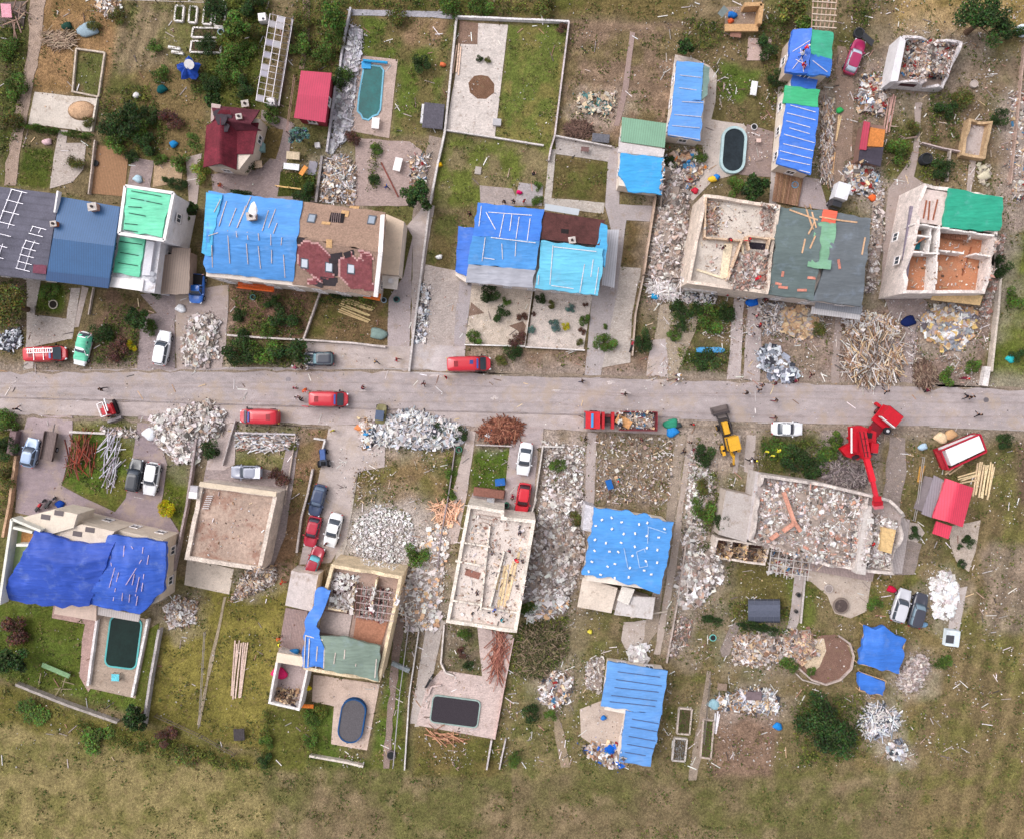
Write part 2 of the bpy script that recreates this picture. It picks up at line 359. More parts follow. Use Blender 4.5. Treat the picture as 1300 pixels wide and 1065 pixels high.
def sheet(name,poly,col,mat='concrete',wobble=.12,z=None):  # a flat ground surface
 p=wob([W(*q).xy for q in poly],wobble);bb=(min(q.x for q in p)-.1,max(q.x for q in p)+.1,min(q.y for q in p)-.1,max(q.y for q in p)+.1);used={l for(o,l)in LAYS if o[0]<bb[1]and bb[0]<o[1]and o[2]<bb[3]and bb[2]<o[3]}
 k=1
 while k in used:k+=1
 LAYS.append((bb,k));zt=.008+.004*k
 m=MB();m.prism(p,-.04,zt,K(*col));return struct(m.build(name,mat,sup=True))
ROADC=(170,158,158)
sheet('road',[(-300,470),(0,472),(270,466),(540,470),(650,478),(820,482),(1050,488),(1300,493),(1600,500),(1600,556),(1300,546),(1170,541),(960,536),(780,527),(520,520),(300,513),(180,509),(0,504),(-300,498)],ROADC,'asphalt',.15)
sheet('pavement',[(-300,499.5),(0,505.5),(180,510.5),(300,514.5),(520,521.5),(780,528.5),(862,531),(858,552),(740,547),(690,544),(520,538),(420,540),(300,534),(178,529),(0,526),(-300,520)],(180,166,164),'asphalt',.12)
def kerb(name,pts,w_=.14,h=.12,col=(176,166,164)):
 m=MB();P=[W(*p)for p in pts]
 for a_,b_ in zip(P[:-1],P[1:]):m.box(((a_.x+b_.x)/2,(a_.y+b_.y)/2,h/2-.02),((b_-a_).length+.02,w_,h),(0,0,math.atan2(b_.y-a_.y,b_.x-a_.x)),K(*col))
 struct(m.build(name,'concrete'))
kerb('kerb',[(-300,498.6),(0,504.7),(180,509.7),(300,513.7),(520,520.7),(780,527.7),(862,530)],h=.1,col=(150,138,138))
kerb('kerb',[(285,467),(540,469)],h=.1);kerb('kerb',[(962,536.5),(1000,537.5)]);kerb('kerb',[(1180,541.5),(1300,546.5),(1500,552)],h=.1)
DRV,CONC,PAVE,GRV,DK=(168,152,152),(204,192,188),(186,166,162),(190,174,164),(150,134,138)
for nm,poly,c,mt,wb in[
('path',[(50,-60),(58,0),(52,60),(40,120),(28,180),(20,236),(5,236),(12,180),(28,110),(36,50),(40,-60)],(172,150,136),'gravel',.35),
('patio',[(44,117),(126,126),(118,168),(36,158)],(206,194,184),'concrete',.1),
('path',[(75,165),(86,166),(84,182),(110,182),(106,215),(92,232),(63,240),(70,188)],(196,182,174),'paving',.08),
('path',[(37,160),(30,187),(28,188),(34,170)],(180,160,150),'gravel',.1),
('wooden_deck',[(120,184),(164,190),(158,250),(115,246)],(160,122,92),'decking',.03),
('sand_heap_base',[(86,136),(100,129),(122,132),(121,152),(104,156),(88,150)],(198,160,130),'gravel',.2),
('patio',[(168,200),(196,205),(190,240),(162,235)],(160,142,140),'paving',.05),
('path',[(236,200),(256,195),(250,260),(240,262)],(172,156,150),'concrete',.1),
('bed',[(196,206),(234,206),(230,232),(194,238)],(188,160,132),'gravel',.1),
('path',[(384,-60),(398,-60),(392,60),(386,88),(380,88),(384,50)],(152,128,114),'gravel',.2),
('path',[(332,140),(365,152),(374,158),(366,200),(356,222),(395,230),(400,262),(270,248),(268,222),(330,215),(345,200),(356,165),(332,152)],(160,142,140),'paving',.1),
('lawn',[(336,163),(360,165),(350,203),(333,200)],(108,92,58),'soil_and_grass',.2),
('lawn',[(356,219),(400,222),(398,252),(352,250)],(70,76,34),'soil_and_grass',.2),
('path',[(440,12),(560,15),(580,22),(576,25),(548,22),(446,20)],(176,172,180),'paving',.05),
('patio',[(455,70),(505,76),(494,176),(442,166)],(196,172,162),'paving',.05),
('path',[(450,175),(520,180),(545,200),(530,262),(440,262),(452,210)],(180,158,152),'paving',.15),
('lawn',[(472,180),(485,180),(480,242),(464,244)],(104,98,50),'soil_and_grass',.2),
('patio',[(545,172),(562,176),(548,262),(540,300),(520,295),(530,240)],(156,140,130),'gravel',.2),
('patio',[(607,30),(645,32),(628,176),(566,166),(585,56),(606,57)],(218,206,200),'paving',.04),
('soil_bed',[(584,26),(607,30),(606,57),(581,56)],(140,114,100),'gravel',.04),
('fire_pit',[(611,95),(620,97),(627,107),(627,118),(617,127),(606,126),(596,118),(595,106),(602,97)],(122,92,74),'gravel',.15),
('path',[(705,174),(776,186),(774,206),(706,196)],(186,176,172),'paving',.04),
('path',[(698,190),(706,190),(700,252),(768,258),(766,272),(690,262),(692,240)],(196,186,178),'paving',.08),
('path',[(776,186),(788,188),(786,260),(830,262),(826,282),(795,280),(784,370),(762,480),(742,480),(752,372),(776,292),(768,262),(772,206)],(172,162,162),'concrete',.05),
('path',[(800,40),(806,42),(798,110),(786,160),(780,160),(790,110)],(156,134,128),'concrete',.15),
('yard',[(782,338),(814,341),(802,400),(800,460),(752,470),(772,380)],(196,184,176),'paving',.1),
('patio',[(609,236),(650,240),(655,250),(688,262),(610,262)],(176,162,158),'paving',.06),
('patio',[(659,232),(690,236),(688,262),(654,258)],(182,174,176),'paving',.06),
('gravel_garden',[(598,352),(676,366),(665,442),(590,436),(596,400)],(206,190,176),'gravel',.08),
('gravel_garden',[(680,366),(752,376),(741,444),(668,442)],(210,196,188),'gravel',.06),
('driveway',[(540,336),(580,344),(600,352),(576,440),(578,470),(523,472),(528,430)],(190,176,170),'paving',.08),
('path',[(586,345),(600,352),(590,440),(588,472),(575,470),(578,400)],(172,162,164),'concrete',.05),
('driveway',[(523,436),(590,440),(590,476),(521,474)],(190,180,180),'asphalt',.2),
('soil_bed',[(570,352),(585,364),(581,390),(566,380)],(128,104,92),'gravel',.04),
('soil_bed',[(562,398),(580,395),(577,424),(559,426)],(122,96,84),'gravel',.04),
('soil_bed',[(598,384),(615,398),(595,402)],(140,116,104),'gravel',.04),
('soil_bed',[(646,414),(664,408),(668,414),(664,430),(657,420)],(128,104,92),'gravel',.04),
('gravel_garden',[(762,388),(782,392),(778,432),(758,432)],(204,190,182),'gravel',.08),
('patio',[(857,70),(880,74),(900,84),(910,96),(908,130),(903,152),(944,158),(955,170),(940,220),(905,230),(880,255),(872,250),(893,210),(892,184),(846,180),(850,130)],(196,182,174),'concrete',.08),
('patio',[(948,158),(982,168),(978,225),(938,222)],(158,138,132),'paving',.1),
('patio',[(950,48),(980,50),(975,77),(948,77)],(192,166,158),'concrete',.05),
('path',[(988,112),(995,108),(985,262),(976,258)],(192,180,176),'concrete',.08),
('path',[(1063,60),(1073,60),(1084,100),(1082,200),(1072,205),(1066,250),(1055,250),(1060,150)],(152,130,116),'gravel',.3),
('path',[(1020,225),(1040,228),(1052,268),(1010,262)],(168,154,154),'concrete',.05),
('path',[(1128,240),(1150,212),(1160,190),(1162,130),(1170,130),(1166,200),(1160,225),(1175,235),(1140,262),(1128,370),(1118,372),(1122,300)],(166,150,144),'concrete',.2),
('path',[(1232,195),(1240,200),(1232,250),(1226,250)],(176,160,152),'concrete',.1),
('path',[(884,376),(900,378),(862,470),(866,486),(822,484),(830,440),(838,388)],(172,156,138),'gravel',.2),
('driveway',[(826,432),(846,430),(848,486),(820,484)],(186,172,170),'asphalt',.25),
('path',[(933,372),(945,374),(940,486),(922,486)],(184,170,168),'concrete',.15),
('path',[(952,374),(968,376),(964,490),(944,488),(946,430)],(176,162,160),'concrete',.2),
('path',[(1060,390),(1070,390),(1064,488),(1056,488)],(160,144,138),'concrete',.2),
('path',[(1120,372),(1160,372),(1180,385),(1165,420),(1158,492),(1142,492),(1150,420),(1130,398)],(160,144,140),'gravel',.3),
('driveway',[(34,352),(52,356),(44,400),(84,405),(90,366),(102,366),(92,430),(44,440),(42,474),(30,474),(34,420)],(190,178,172),'paving',.1),
('path',[(104,364),(112,366),(100,416),(94,416)],(176,162,156),'concrete',.1),
('path',[(178,374),(216,372),(244,376),(246,395),(222,400),(222,470),(174,470),(180,400),(200,398)],(166,150,150),'paving',.1),
('driveway',[(222,372),(290,362),(288,430),(282,468),(224,470)],(172,156,152),'asphalt',.2),
('driveway',[(388,434),(522,440),(524,300),(516,288),(540,260),(552,262),(545,300),(524,440),(522,474),(388,470)],(184,170,166),'asphalt',.15),
('path',[(493,380),(512,352),(524,300),(520,440),(492,440)],(176,162,162),'concrete',.1),
('driveway',[(24,545),(90,546),(92,560),(78,616),(112,634),(146,650),(160,632),(172,556),(176,527),(196,530),(212,590),(205,640),(232,682),(214,720),(205,692),(150,684),(60,660),(20,650)],DK,'asphalt',.08),
('driveway',[(36,527),(92,528),(92,552),(30,548)],(168,150,152),'asphalt',.1),
('path',[(102,650),(118,646),(150,664),(148,676),(108,662)],(160,142,126),'gravel',.1),
('path',[(280,530),(300,534),(298,590),(284,596),(262,596),(268,560)],(186,170,166),'concrete',.15),
('driveway',[(262,590),(336,596),(356,600),(366,558),(380,560),(362,680),(345,722),(332,720),(352,625),(258,612)],(170,154,152),'paving',.12),
('driveway',[(418,540),(490,540),(488,592),(452,600),(440,680),(420,714),(380,716),(392,660),(406,600)],(182,168,164),'asphalt',.1),
('path',[(452,592),(456,592),(440,690),(434,710),(425,712)],(196,184,174),'paving',.1),
('path',[(594,546),(604,548),(592,632),(580,690),(560,690),(576,620)],(182,166,160),'concrete',.1),
('driveway',[(648,560),(690,544),(684,560),(676,650),(596,638),(600,626),(640,628)],(172,158,158),'asphalt',.1),
('driveway',[(660,540),(690,542),(688,568),(652,566)],(178,162,160),'asphalt',.2),
('path',[(746,548),(758,550),(754,640),(742,640)],(178,164,160),'concrete',.15),
('path',[(858,550),(872,552),(850,700),(834,800),(818,830),(812,830),(840,700)],(162,146,132),'gravel',.3),
('path',[(874,552),(880,552),(858,720),(838,830),(830,830),(852,700)],(176,160,150),'concrete',.15),
('path',[(936,552),(941,552),(936,600),(930,600)],(186,172,166),'concrete',.12),
('path',[(948,552),(960,552),(956,602),(944,598)],(186,172,166),'concrete',.12),
('driveway',[(1130,556),(1150,556),(1150,600),(1136,680),(1170,690),(1160,730),(1124,730),(1118,650)],(154,140,134),'gravel',.3),
('path',[(1152,662),(1166,664),(1174,676),(1160,694),(1150,698)],(196,182,174),'gravel',.1),
('path',[(1206,668),(1246,660),(1238,700),(1230,726),(1214,712),(1206,690)],(192,176,164),'gravel',.15),
('path',[(1208,748),(1228,744),(1218,798),(1204,800)],(184,172,168),'concrete',.1),
('patio',[(996,718),(1108,734),(1100,776),(1080,784),(1060,778),(1050,756),(1030,738),(996,730)],(192,176,164),'concrete',.15),
('path',[(1010,720),(1022,720),(1014,790),(1006,806),(998,804),(1004,770)],(176,164,160),'concrete',.08),
('garden_circle',[(1082,836),(1078,852),(1064,864),(1046,867),(1026,860),(1016,848),(1024,820),(1040,806),(1060,805),(1076,816)],(134,104,92),'gravel',.2),
('path',[(930,790),(940,790),(926,830),(918,836),(914,824)],(148,134,128),'gravel',.2),
('path',[(898,850),(903,852),(890,960),(884,990),(874,990),(884,930)],(156,140,126),'gravel',.15),
('patio',[(68,768),(122,778),(128,790),(122,864),(112,878),(101,858),(104,812),(108,792),(66,784)],(188,156,148),'paving',.05),
('patio',[(128,776),(192,786),(172,886),(108,872)],(182,162,146),'paving',.03),
('lawn',[(186,800),(202,790),(182,920),(172,886)],(92,98,44),'soil_and_grass',.1),
('patio',[(238,708),(297,722),(291,754),(234,742)],(222,206,192),'concrete',.03),
('path',[(284,757),(288,757),(268,850),(254,920),(250,920),(264,850)],(168,152,130),'gravel',.15),
('patio',[(398,856),(482,868),(466,952),(420,944),(424,896),(396,890)],(206,182,168),'concrete',.03),
('path',[(566,790),(560,800),(540,860),(532,922),(526,922),(536,850),(552,780)],(190,178,170),'concrete',.08),
('path',[(540,800),(562,800),(536,918),(520,918)],(186,174,168),'concrete',.08),
('patio',[(560,850),(612,858),(606,796),(652,806),(628,938),(528,920),(542,870)],(214,192,186),'paving',.03),
('patio',[(736,900),(768,888),(796,900),(790,950),(760,952),(738,935)],(194,176,164),'concrete',.2),
('path',[(792,790),(830,786),(822,826),(798,830),(788,812)],(186,172,164),'concrete',.15),
('path',[(700,880),(716,930),(724,974),(712,974),(704,930)],(158,140,118),'gravel',.25),
('path',[(500,780),(514,782),(500,900),(494,975),(486,975),(494,880)],(150,130,122),'gravel',.2),
]:
 sheet(nm,poly,c,mt,wb)
 # pale drag marks and dusty spills on the road surface
for a_,c_ in(((0,471),(540,469)),((540,470),(1300,493)),((0,527),(420,541)),((860,540),(1300,547))):
 n=40;up=[(a_[0]+(c_[0]-a_[0])*i/n,a_[1]+(c_[1]-a_[1])*i/n+5*noise.noise(Vector((i*.9,a_[1],0))))for i in range(n+1)];sheet('verge_dirt',up+[(x,y+2.5+2.5*noise.noise(Vector((x*.1,5,0))))for x,y in up[::-1]],(148,132,118),'gravel',.25)
sheet('sand',[(1018,826),(1030,812),(1046,810),(1050,826),(1040,846),(1028,856),(1020,846)],(212,190,164),'gravel',.4)
for k,(y0,y1,w_)in enumerate([(483,496,2),(490,503,2),(498,514,2.4)]):
 pts=[(-100+i*100,y0+(y1-y0)*i/15+12*i/15*(k>1)+3*math.sin(i*.9+k*2)+(6 if i>8 else 0))for i in range(16)]
 sheet('tyre_track',[(x,y)for x,y in pts]+[(x,y+w_)for x,y in pts[::-1]],(163,150,149),'asphalt',.1)
def manhole(x,y):
 p=on(x,y);m=MB();m.tube(p+Vector((0,0,-.02)),p+Vector((0,0,.006)),.34,n=16,col=K(120,112,116));struct(m.build('manhole_cover','metal'))
manhole(366,482);manhole(1252,508)
for x,y,r in[(460,497,.5),(792,499,.9),(628,505,.5),(705,495,.6),(553,477,.8),(775,486,.5),(18,485,.5)]:
 pts=[(x+math.cos(t)*r*9*(1+.5*math.sin(3*t+x)),y+math.sin(t)*r*4*(1+.5*math.cos(2*t+y)))for t in[i*math.pi/5 for i in range(10)]]
 sheet('plaster_dust',pts,(205,192,190),'gravel',.2)
 # ================================================================ BUILDING TOOLS
def cloth(name,parent,rows,col,mat='tarp',wr=.09,skirt=.35,step=.38,edge=.12,sup=True,label=None,seed=0,jag=0,**tg):
 P=[[W(*p)for p in r]for r in rows];m=max(len(r)for r in P)
 def resample(line,ts):
  n=len(line)-1;out=[]
  for t in ts:
   k=min(n-1,int(t*n));f=t*n-k;out.append(line[k].lerp(line[k+1],f))
  return out
 L=sum((P[0][i+1]-P[0][i]).length for i in range(len(P[0])-1));seg=len(P[0])-1
 nu=seg*max(1,round(L/step/seg))if wr or edge or jag else seg
 G_=[];wr*=.8;gy=sum(col)/3
 if mat=='tarp':col=tuple(v*.88+gy*.12 for v in col)
 Ps=[resample(r,[i/nu for i in range(nu+1)])for r in P]
 for k in range(len(Ps)-1):
  d=(Ps[k+1][nu//2]-Ps[k][nu//2]).length;nv=max(1,round(d/step))if wr or edge or jag else 1
  for j in range(nv+(1 if k==len(Ps)-2 else 0)):G_.append([a_.lerp(b_,j/nv)for a_,b_ in zip(Ps[k],Ps[k+1])])
 ny,nx=len(G_),nu+1
 for j in range(ny):
  for i in range(nx):
   p=G_[j][i]
   if wr:
    q=Vector((p.x*.55+seed*7.7,p.y*.55,seed*3.1));q2=Vector((p.x*1.5+p.y*.5,p.y*.35,seed+5));
    dz=wr*(1-2*abs(noise.noise(q2)))*.9+wr*1.1*noise.noise(q)+wr*.5*(1-2*abs(noise.noise(q*3.7)))
    G_[j][i]=p+Vector((0,0,dz))
   if edge and(i in(0,nx-1)or j in(0,ny-1)):
    t=noise.noise(Vector((p.x*.9+seed,p.y*.9,2)))*edge*2;c=W(*rows[0][0]).lerp(W(*rows[-1][-1]),.5);d=(p-c);d.z=0
    if d.length:G_[j][i]=G_[j][i]+d.normalized()*t
 mb=MB();vs_=[p for r in G_ for p in r];fs=[(j*nx+i,(j+1)*nx+i,(j+1)*nx+i+1,j*nx+i+1)for j in range(ny-1)for i in range(nx-1)]
 mb.add(vs_,fs,col)
 if skirt:
  ring=[(0,i)for i in range(nx)]+[(j,nx-1)for j in range(1,ny)]+[(ny-1,i)for i in range(nx-2,-1,-1)]+[(j,0)for j in range(ny-2,0,-1)]
  rp=[G_[j][i]for j,i in ring];n=len(rp)
  low=[p-Vector((0,0,skirt*(1+(.8*noise.noise(p*1.3)if wr else 0))))for p in rp]
  mb.add(rp+low,[(i,(i+1)%n,n+(i+1)%n,n+i)for i in range(n)],col)
 if sup:support(vs_,fs)
 return mb.build(name,mat,parent,smooth=bool(wr),label=label,**tg)
def battens(parent,segs,z=.06,w_=.085,col=WOOD,name='batten',col2=None,mat='timber'):
 for s in segs:
  a_,b_=on(s[0],s[1]),on(s[2],s[3]);n=max(1,int((b_-a_).length/1.3));m=MB()
  pts=[on(s[0]+(s[2]-s[0])*i/n,s[1]+(s[3]-s[1])*i/n)+Vector((0,0,z))for i in range(n+1)]
  for p,q in zip(pts[:-1],pts[1:]):m.bar(p,q,w_,.05,col)
  m.build(name,mat,parent)
WIN={}
def window(parent,p,ang,w_=1.1,h=1.25,name='window'):
 key=(w_,h)
 if key not in WIN:
  a_,b_=MB(),MB();t=.1
  for x in(-w_/2+t/2,w_/2-t/2,0):a_.box((x,-.03,0),(t if x else .05,.1,h-2*t),col=WHITE)
  for z in(-h/2+t/2,h/2-t/2):a_.box((0,-.03,z),(w_,.1,t),col=WHITE)
  a_.box((0,-.07,-h/2-.03),(w_+.16,.2,.05),col=GREYC)
  b_.box((0,-.012,0),(w_-2*t-.01,.03,h-2*t-.01),col=K(70,80,92))
  o1,o2=a_.build('window','plaster'),b_.build('pane','window_glass')
  WIN[key]=(o1.data,o2.data,o1.location.copy(),o2.location.copy());bpy.data.objects.remove(o1);bpy.data.objects.remove(o2)
 d1,d2,l1,l2=WIN[key]
 f=bpy.data.objects.new(name,d1);SC.collection.objects.link(f);f.parent=parent
 rot=Matrix.Rotation(ang,4,'Z');f.location=Vector(p)-Vector(parent['_o'])+rot@l1;f.rotation_euler=(0,0,ang);f['_o']=(0,0,0)
 g=bpy.data.objects.new('pane',d2);SC.collection.objects.link(g);g.parent=f;g.location=l2-l1
def walls(parent,poly,z,col=CREAM,mat='plaster',inset=.25,win=(1.6,4.2),doors=(),z0=-.05,name='wall',tops=None,skip=()):
 P=[W(x,y,z).xy for x,y in poly];c=sum(P,Vector((0,0)))/len(P)
 P=[p+(c-p).normalized()*inset for p in P]
 m=MB();m.prism(P,z0,z-.02,col)
 if tops:
  for side in tops:m.add([W(*q)+(Vector((*c,0))-W(*q)).normalized()*.28*Vector((1,1,0)).length for q in side],[list(range(len(side)))],col)
 m.build(name,mat,parent)
 ar=sum(P[i].x*P[(i+1)%len(P)].y-P[(i+1)%len(P)].x*P[i].y for i in range(len(P)))
 if ar<0:P=P[::-1]
 for i in range(len(P)):
  if i in skip:continue
  a_,b_=P[i],P[(i+1)%len(P)];d=b_-a_;L=d.length;ang=math.atan2(d.y,d.x)
  if L<2.6:continue
  k=max(1,int(L/2.9))
  for zz in win:
   if zz+.7>z:continue
   for j in range(k):
    q=a_+d*((j+.5)/k)
    window(parent,(q.x,q.y,zz),ang)
 return P
def chimney(parent,x,y,h=1.1,s=.7,col=K(190,150,130)):
 p=on(x,y);m=MB();m.box(p+Vector((0,0,h/2-.3)),(s,s*.9,h+.6),(0,0,.15),col);m.box(p+Vector((0,0,h+.02)),(s+.14,s*.9+.14,.1),(0,0,.15),K(200,190,185))
 c=m.build('chimney','masonry',parent);q=MB();q.tube(p+Vector((0,0,h)),p+Vector((0,0,h+.25)),.16,col=K(60,50,50));q.build('flue','masonry',c)
def skylight(parent,x,y,w_=.95,h=1.25,ang=-.13,glass=K(205,212,222)):
 p=on(x,y);q=on(x,y+4);tilt=math.atan2(p.z-q.z,max(.1,abs(p.y-q.y)))
 m=MB();m.box(p+Vector((0,0,.06)),(w_,h,.14),(tilt*.9,0,ang),K(92,96,106));f=m.build('skylight','metal',parent)
 g=MB();g.box(p+Vector((0,0,.115)),(w_-.26,h-.3,.08),(tilt*.9,0,ang),glass);g.build('pane','window_glass',f)
def offset_poly(P,d):
 n=len(P);ar=sum(P[i].x*P[(i+1)%n].y-P[(i+1)%n].x*P[i].y for i in range(n));sgn=1 if ar>0 else-1;out=[]
 for i in range(n):
  a_,b_,c_=P[i-1],P[i],P[(i+1)%n];d1=(b_-a_).normalized();d2=(c_-b_).normalized()
  n1=Vector((-d1.y,d1.x))*sgn;n2=Vector((-d2.y,d2.x))*sgn;bis=(n1+n2).normalized();out.append(b_+bis*d/max(.3,bis.dot(n1)))
 return out
def ruin(parent,poly,zf,zt,wcol=CREAM,fcol=K(205,192,184),inner=(),t=.38,jag=.35,fmat='concrete',wmat='masonry',z0=-.05,iz=None,icol=None,name='outer_wall',fl=True,seed=0):
 P=[W(x,y,zt).xy for x,y in poly];In=offset_poly(P,t);n=len(P);m=MB()
 ring=[]
 for i in range(n):
  a_,b_,c_,d_=P[i],P[(i+1)%n],In[i],In[(i+1)%n];k=max(1,int((b_-a_).length/.7))
  for j in range(k):
   f=j/k;o=a_.lerp(b_,f);q=c_.lerp(d_,f)
   zz=zt if jag==0 else zt-jag*max(0,noise.noise(Vector((o.x*.5,o.y*.5,seed)))+.15)*1.5-jag*.25*abs(noise.noise(Vector((o.x*3,o.y*3,1))))
   ring.append((o,q,zz))
 nr=len(ring);vs_=[]
 for o,q,zz in ring:vs_+=[(o.x,o.y,z0),(o.x,o.y,zz),(q.x,q.y,zz),(q.x,q.y,zf-.1)]
 fs=[]
 for i in range(nr):
  j=(i+1)%nr
  for k in range(3):fs.append((4*i+k,4*j+k,4*j+k+1,4*i+k+1))
 m.add(vs_,fs,wcol);m.build(name,wmat,parent);support(vs_,fs)
 if fl:
  f=MB();f.prism(offset_poly(P,t*.5),zf-.3,zf,fcol);f.build('floor_slab',fmat,parent,sup=True)
 for s in inner:
  zi=s[4]if len(s)>4 else(iz or zt);a_,b_=W(s[0],s[1],zi),W(s[2],s[3],zi);w_=MB();k=max(1,int((b_-a_).length/.8));d=(b_-a_)
  for j in range(k):
   p,q=a_+d*j/k,a_+d*(j+1)/k;h=zi-zf-(abs(noise.noise(p*.8))*jag if jag else 0)
   w_.box(((p.x+q.x)/2,(p.y+q.y)/2,zf+h/2-.01),((q-p).length,.2,h),(0,0,math.atan2(d.y,d.x)),icol or wcol)
  w_.build('inner_wall',wmat,parent,sup=True)
def inpoly(x,y,poly):
 c=False;n=len(poly)
 for i in range(n):
  x0,y0=poly[i];x1,y1=poly[(i+1)%n]
  if(y0>y)!=(y1>y)and x<(x1-x0)*(y-y0)/(y1-y0)+x0:c=not c
 return c
def edist(x,y,poly):
 b=1e9;n=len(poly)
 for i in range(n):
  a_,c=Vector(poly[i]),Vector(poly[(i+1)%n]);p=Vector((x,y));d=c-a_;t=max(0,min(1,(p-a_).dot(d)/max(1e-6,d.length_squared)));b=min(b,(a_+d*t-p).length)
 return b
def ell(cx,cy,rx,ry,rot=0,n=12,seed=0):
 r=random.Random(seed+int(cx));out=[]
 for i in range(n):
  t=2*math.pi*i/n;f=1+r.uniform(-.16,.16);x,y=rx*f*math.cos(t),ry*f*math.sin(t);out.append((cx+x*math.cos(rot)-y*math.sin(rot),cy+x*math.sin(rot)+y*math.cos(rot)))
 return out
def chunk(m,p,s,col,r):
# an irregular broken lump
 sx,sy,sz=s*r.uniform(.6,1.4),s*r.uniform(.5,1),s*r.uniform(.3,.8);rot=Euler((r.uniform(-.6,.6),r.uniform(-.6,.6),r.uniform(0,6.3))).to_matrix();n=r.choice((4,5,6))
 ang=sorted(r.uniform(0,6.283)for _ in range(n))if n>4 else[.785,2.356,3.927,5.498]
 b_=[Vector((math.cos(t)*sx*r.uniform(.8,1.1),math.sin(t)*sy*r.uniform(.8,1.1),0))*.6 for t in ang]
 vs_=[p+rot@(v-Vector((0,0,sz/2)))for v in b_]+[p+rot@(v*r.uniform(.75,1)+Vector((0,0,sz/2)))for v in b_]
 m.add(vs_,[tuple(range(n))[::-1],tuple(range(n,2*n))]+[(i,(i+1)%n,n+(i+1)%n,n+i)for i in range(n)],col)
def pile(name,label,cat,poly,h,n,pal,size=.3,planks=0.,sheets=0.,plen=2.2,direct=None,mound=K(162,147,138),flat=False,group=None,mat='rubble',kind=None,dirspread=.5,leaf=0):
 r=random.Random(int(poly[0][0]*7+poly[0][1]));m=MB();xs=[p[0]for p in poly];ys=[p[1]for p in poly]
 cx,cy=sum(xs)/len(xs),sum(ys)/len(ys);D=max(edist(cx,cy,poly),1)
 base=on(cx,cy).z
 def hz(x,y):
  d=min(1,edist(x,y,poly)/D);return h*(math.sin(d*math.pi/2)**.8)*(.7+.5*noise.noise(Vector((x*.08,y*.08,1))))
 if mound and not flat:
  pw=[Vector(q)for q in poly];rings_=[]
  dense=[]
  for i in range(len(pw)):
   a_,b_=pw[i],pw[(i+1)%len(pw)];dense+=[a_.lerp(b_,j/3)for j in range(3)]
  C=Vector((cx,cy))
  for f in(.93,.8,.62,.4,.15):
   rg=[]
   for q in dense:
    qq=C+(q-C)*f*.97;g=on(qq.x,qq.y);rg.append(Vector((g.x,g.y,g.z+(hz(qq.x,qq.y)*.75 if f<1 else-.05))))
   rings_.append(rg)
  m.rings(rings_,mound,cap0=False)
 k=0;tries=0
 if h<.1:kind='stuff';name='scattered_debris';cat='debris'
 if not mound and planks<.9:kind='stuff'
 n=int(n*2.3);size*=.6;h*=.75
 while k<n and tries<n*8:
  tries+=1;x,y=r.uniform(min(xs)-12,max(xs)+12),r.uniform(min(ys)-12,max(ys)+12)
  if not inpoly(x,y,poly):
   ed=edist(x,y,poly)
   if ed>12 or r.random()>.4*(1-ed/12)**2:continue
   g=on(x,y);k+=1
   if abs(g.z-base)<.6:chunk(m,Vector((g.x,g.y,g.z+.03)),size*r.choice((.35,.5,.8)),jit(r.choice(pal),.18,r),r)
   continue
  k+=1;g=on(x,y);z=hz(x,y);p=Vector((g.x,g.y,g.z+z*r.uniform(.75,1.05)+.03));c=jit(r.choice(pal),.18,r);t=r.random()
  if t<planks:
   L=plen*r.uniform(.2,.75)*(1.5 if planks>.5 else 1);a_=(direct+r.gauss(0,dirspread))if direct is not None else r.uniform(0,3.14)
   m.box(p+Vector((0,0,.08)),(L,r.uniform(.05,.13),r.uniform(.04,.1)),(r.uniform(-.3,.3),r.uniform(-.22,.22),a_),c)
  elif t<planks+sheets:
   s=r.uniform(.5,1.5)*size*3;m.box(p+Vector((0,0,.1)),(s,s*r.uniform(.4,.9),.05),(r.uniform(-.4,.4),r.uniform(-.4,.4),r.uniform(0,6.3)),c)
  elif t<planks+sheets+leaf:
   for _ in range(4):
    q=p+Vector((r.gauss(0,.25),r.gauss(0,.25),r.uniform(0,.25)));leafq(m,q,.2,jit(K(70,84,44,.6),.3,r),r)
  else:chunk(m,p,size*r.choice((.35,.45,.5,.6,.6,.7,.8,.8,1,1,1.2,1.5,2,3)),c,r)
 return m.build(name,mat,None,label=label,cat=cat,group=group,kind=kind)
def leafq(m,p,s,col,r):
 e_=Euler((r.uniform(-1,1),r.uniform(-1,1),r.uniform(0,6.3))).to_matrix()
 vs_=[p+e_@Vector(v)for v in((-s/2,0,0),(0,-s*.32,.02),(s/2,0,0),(0,s*.32,.02))]
 m.add(vs_,[(0,1,2,3)],col)
def bldg(name,label,cat,x,y):return thing(name,label,cat,W(x,y,0))
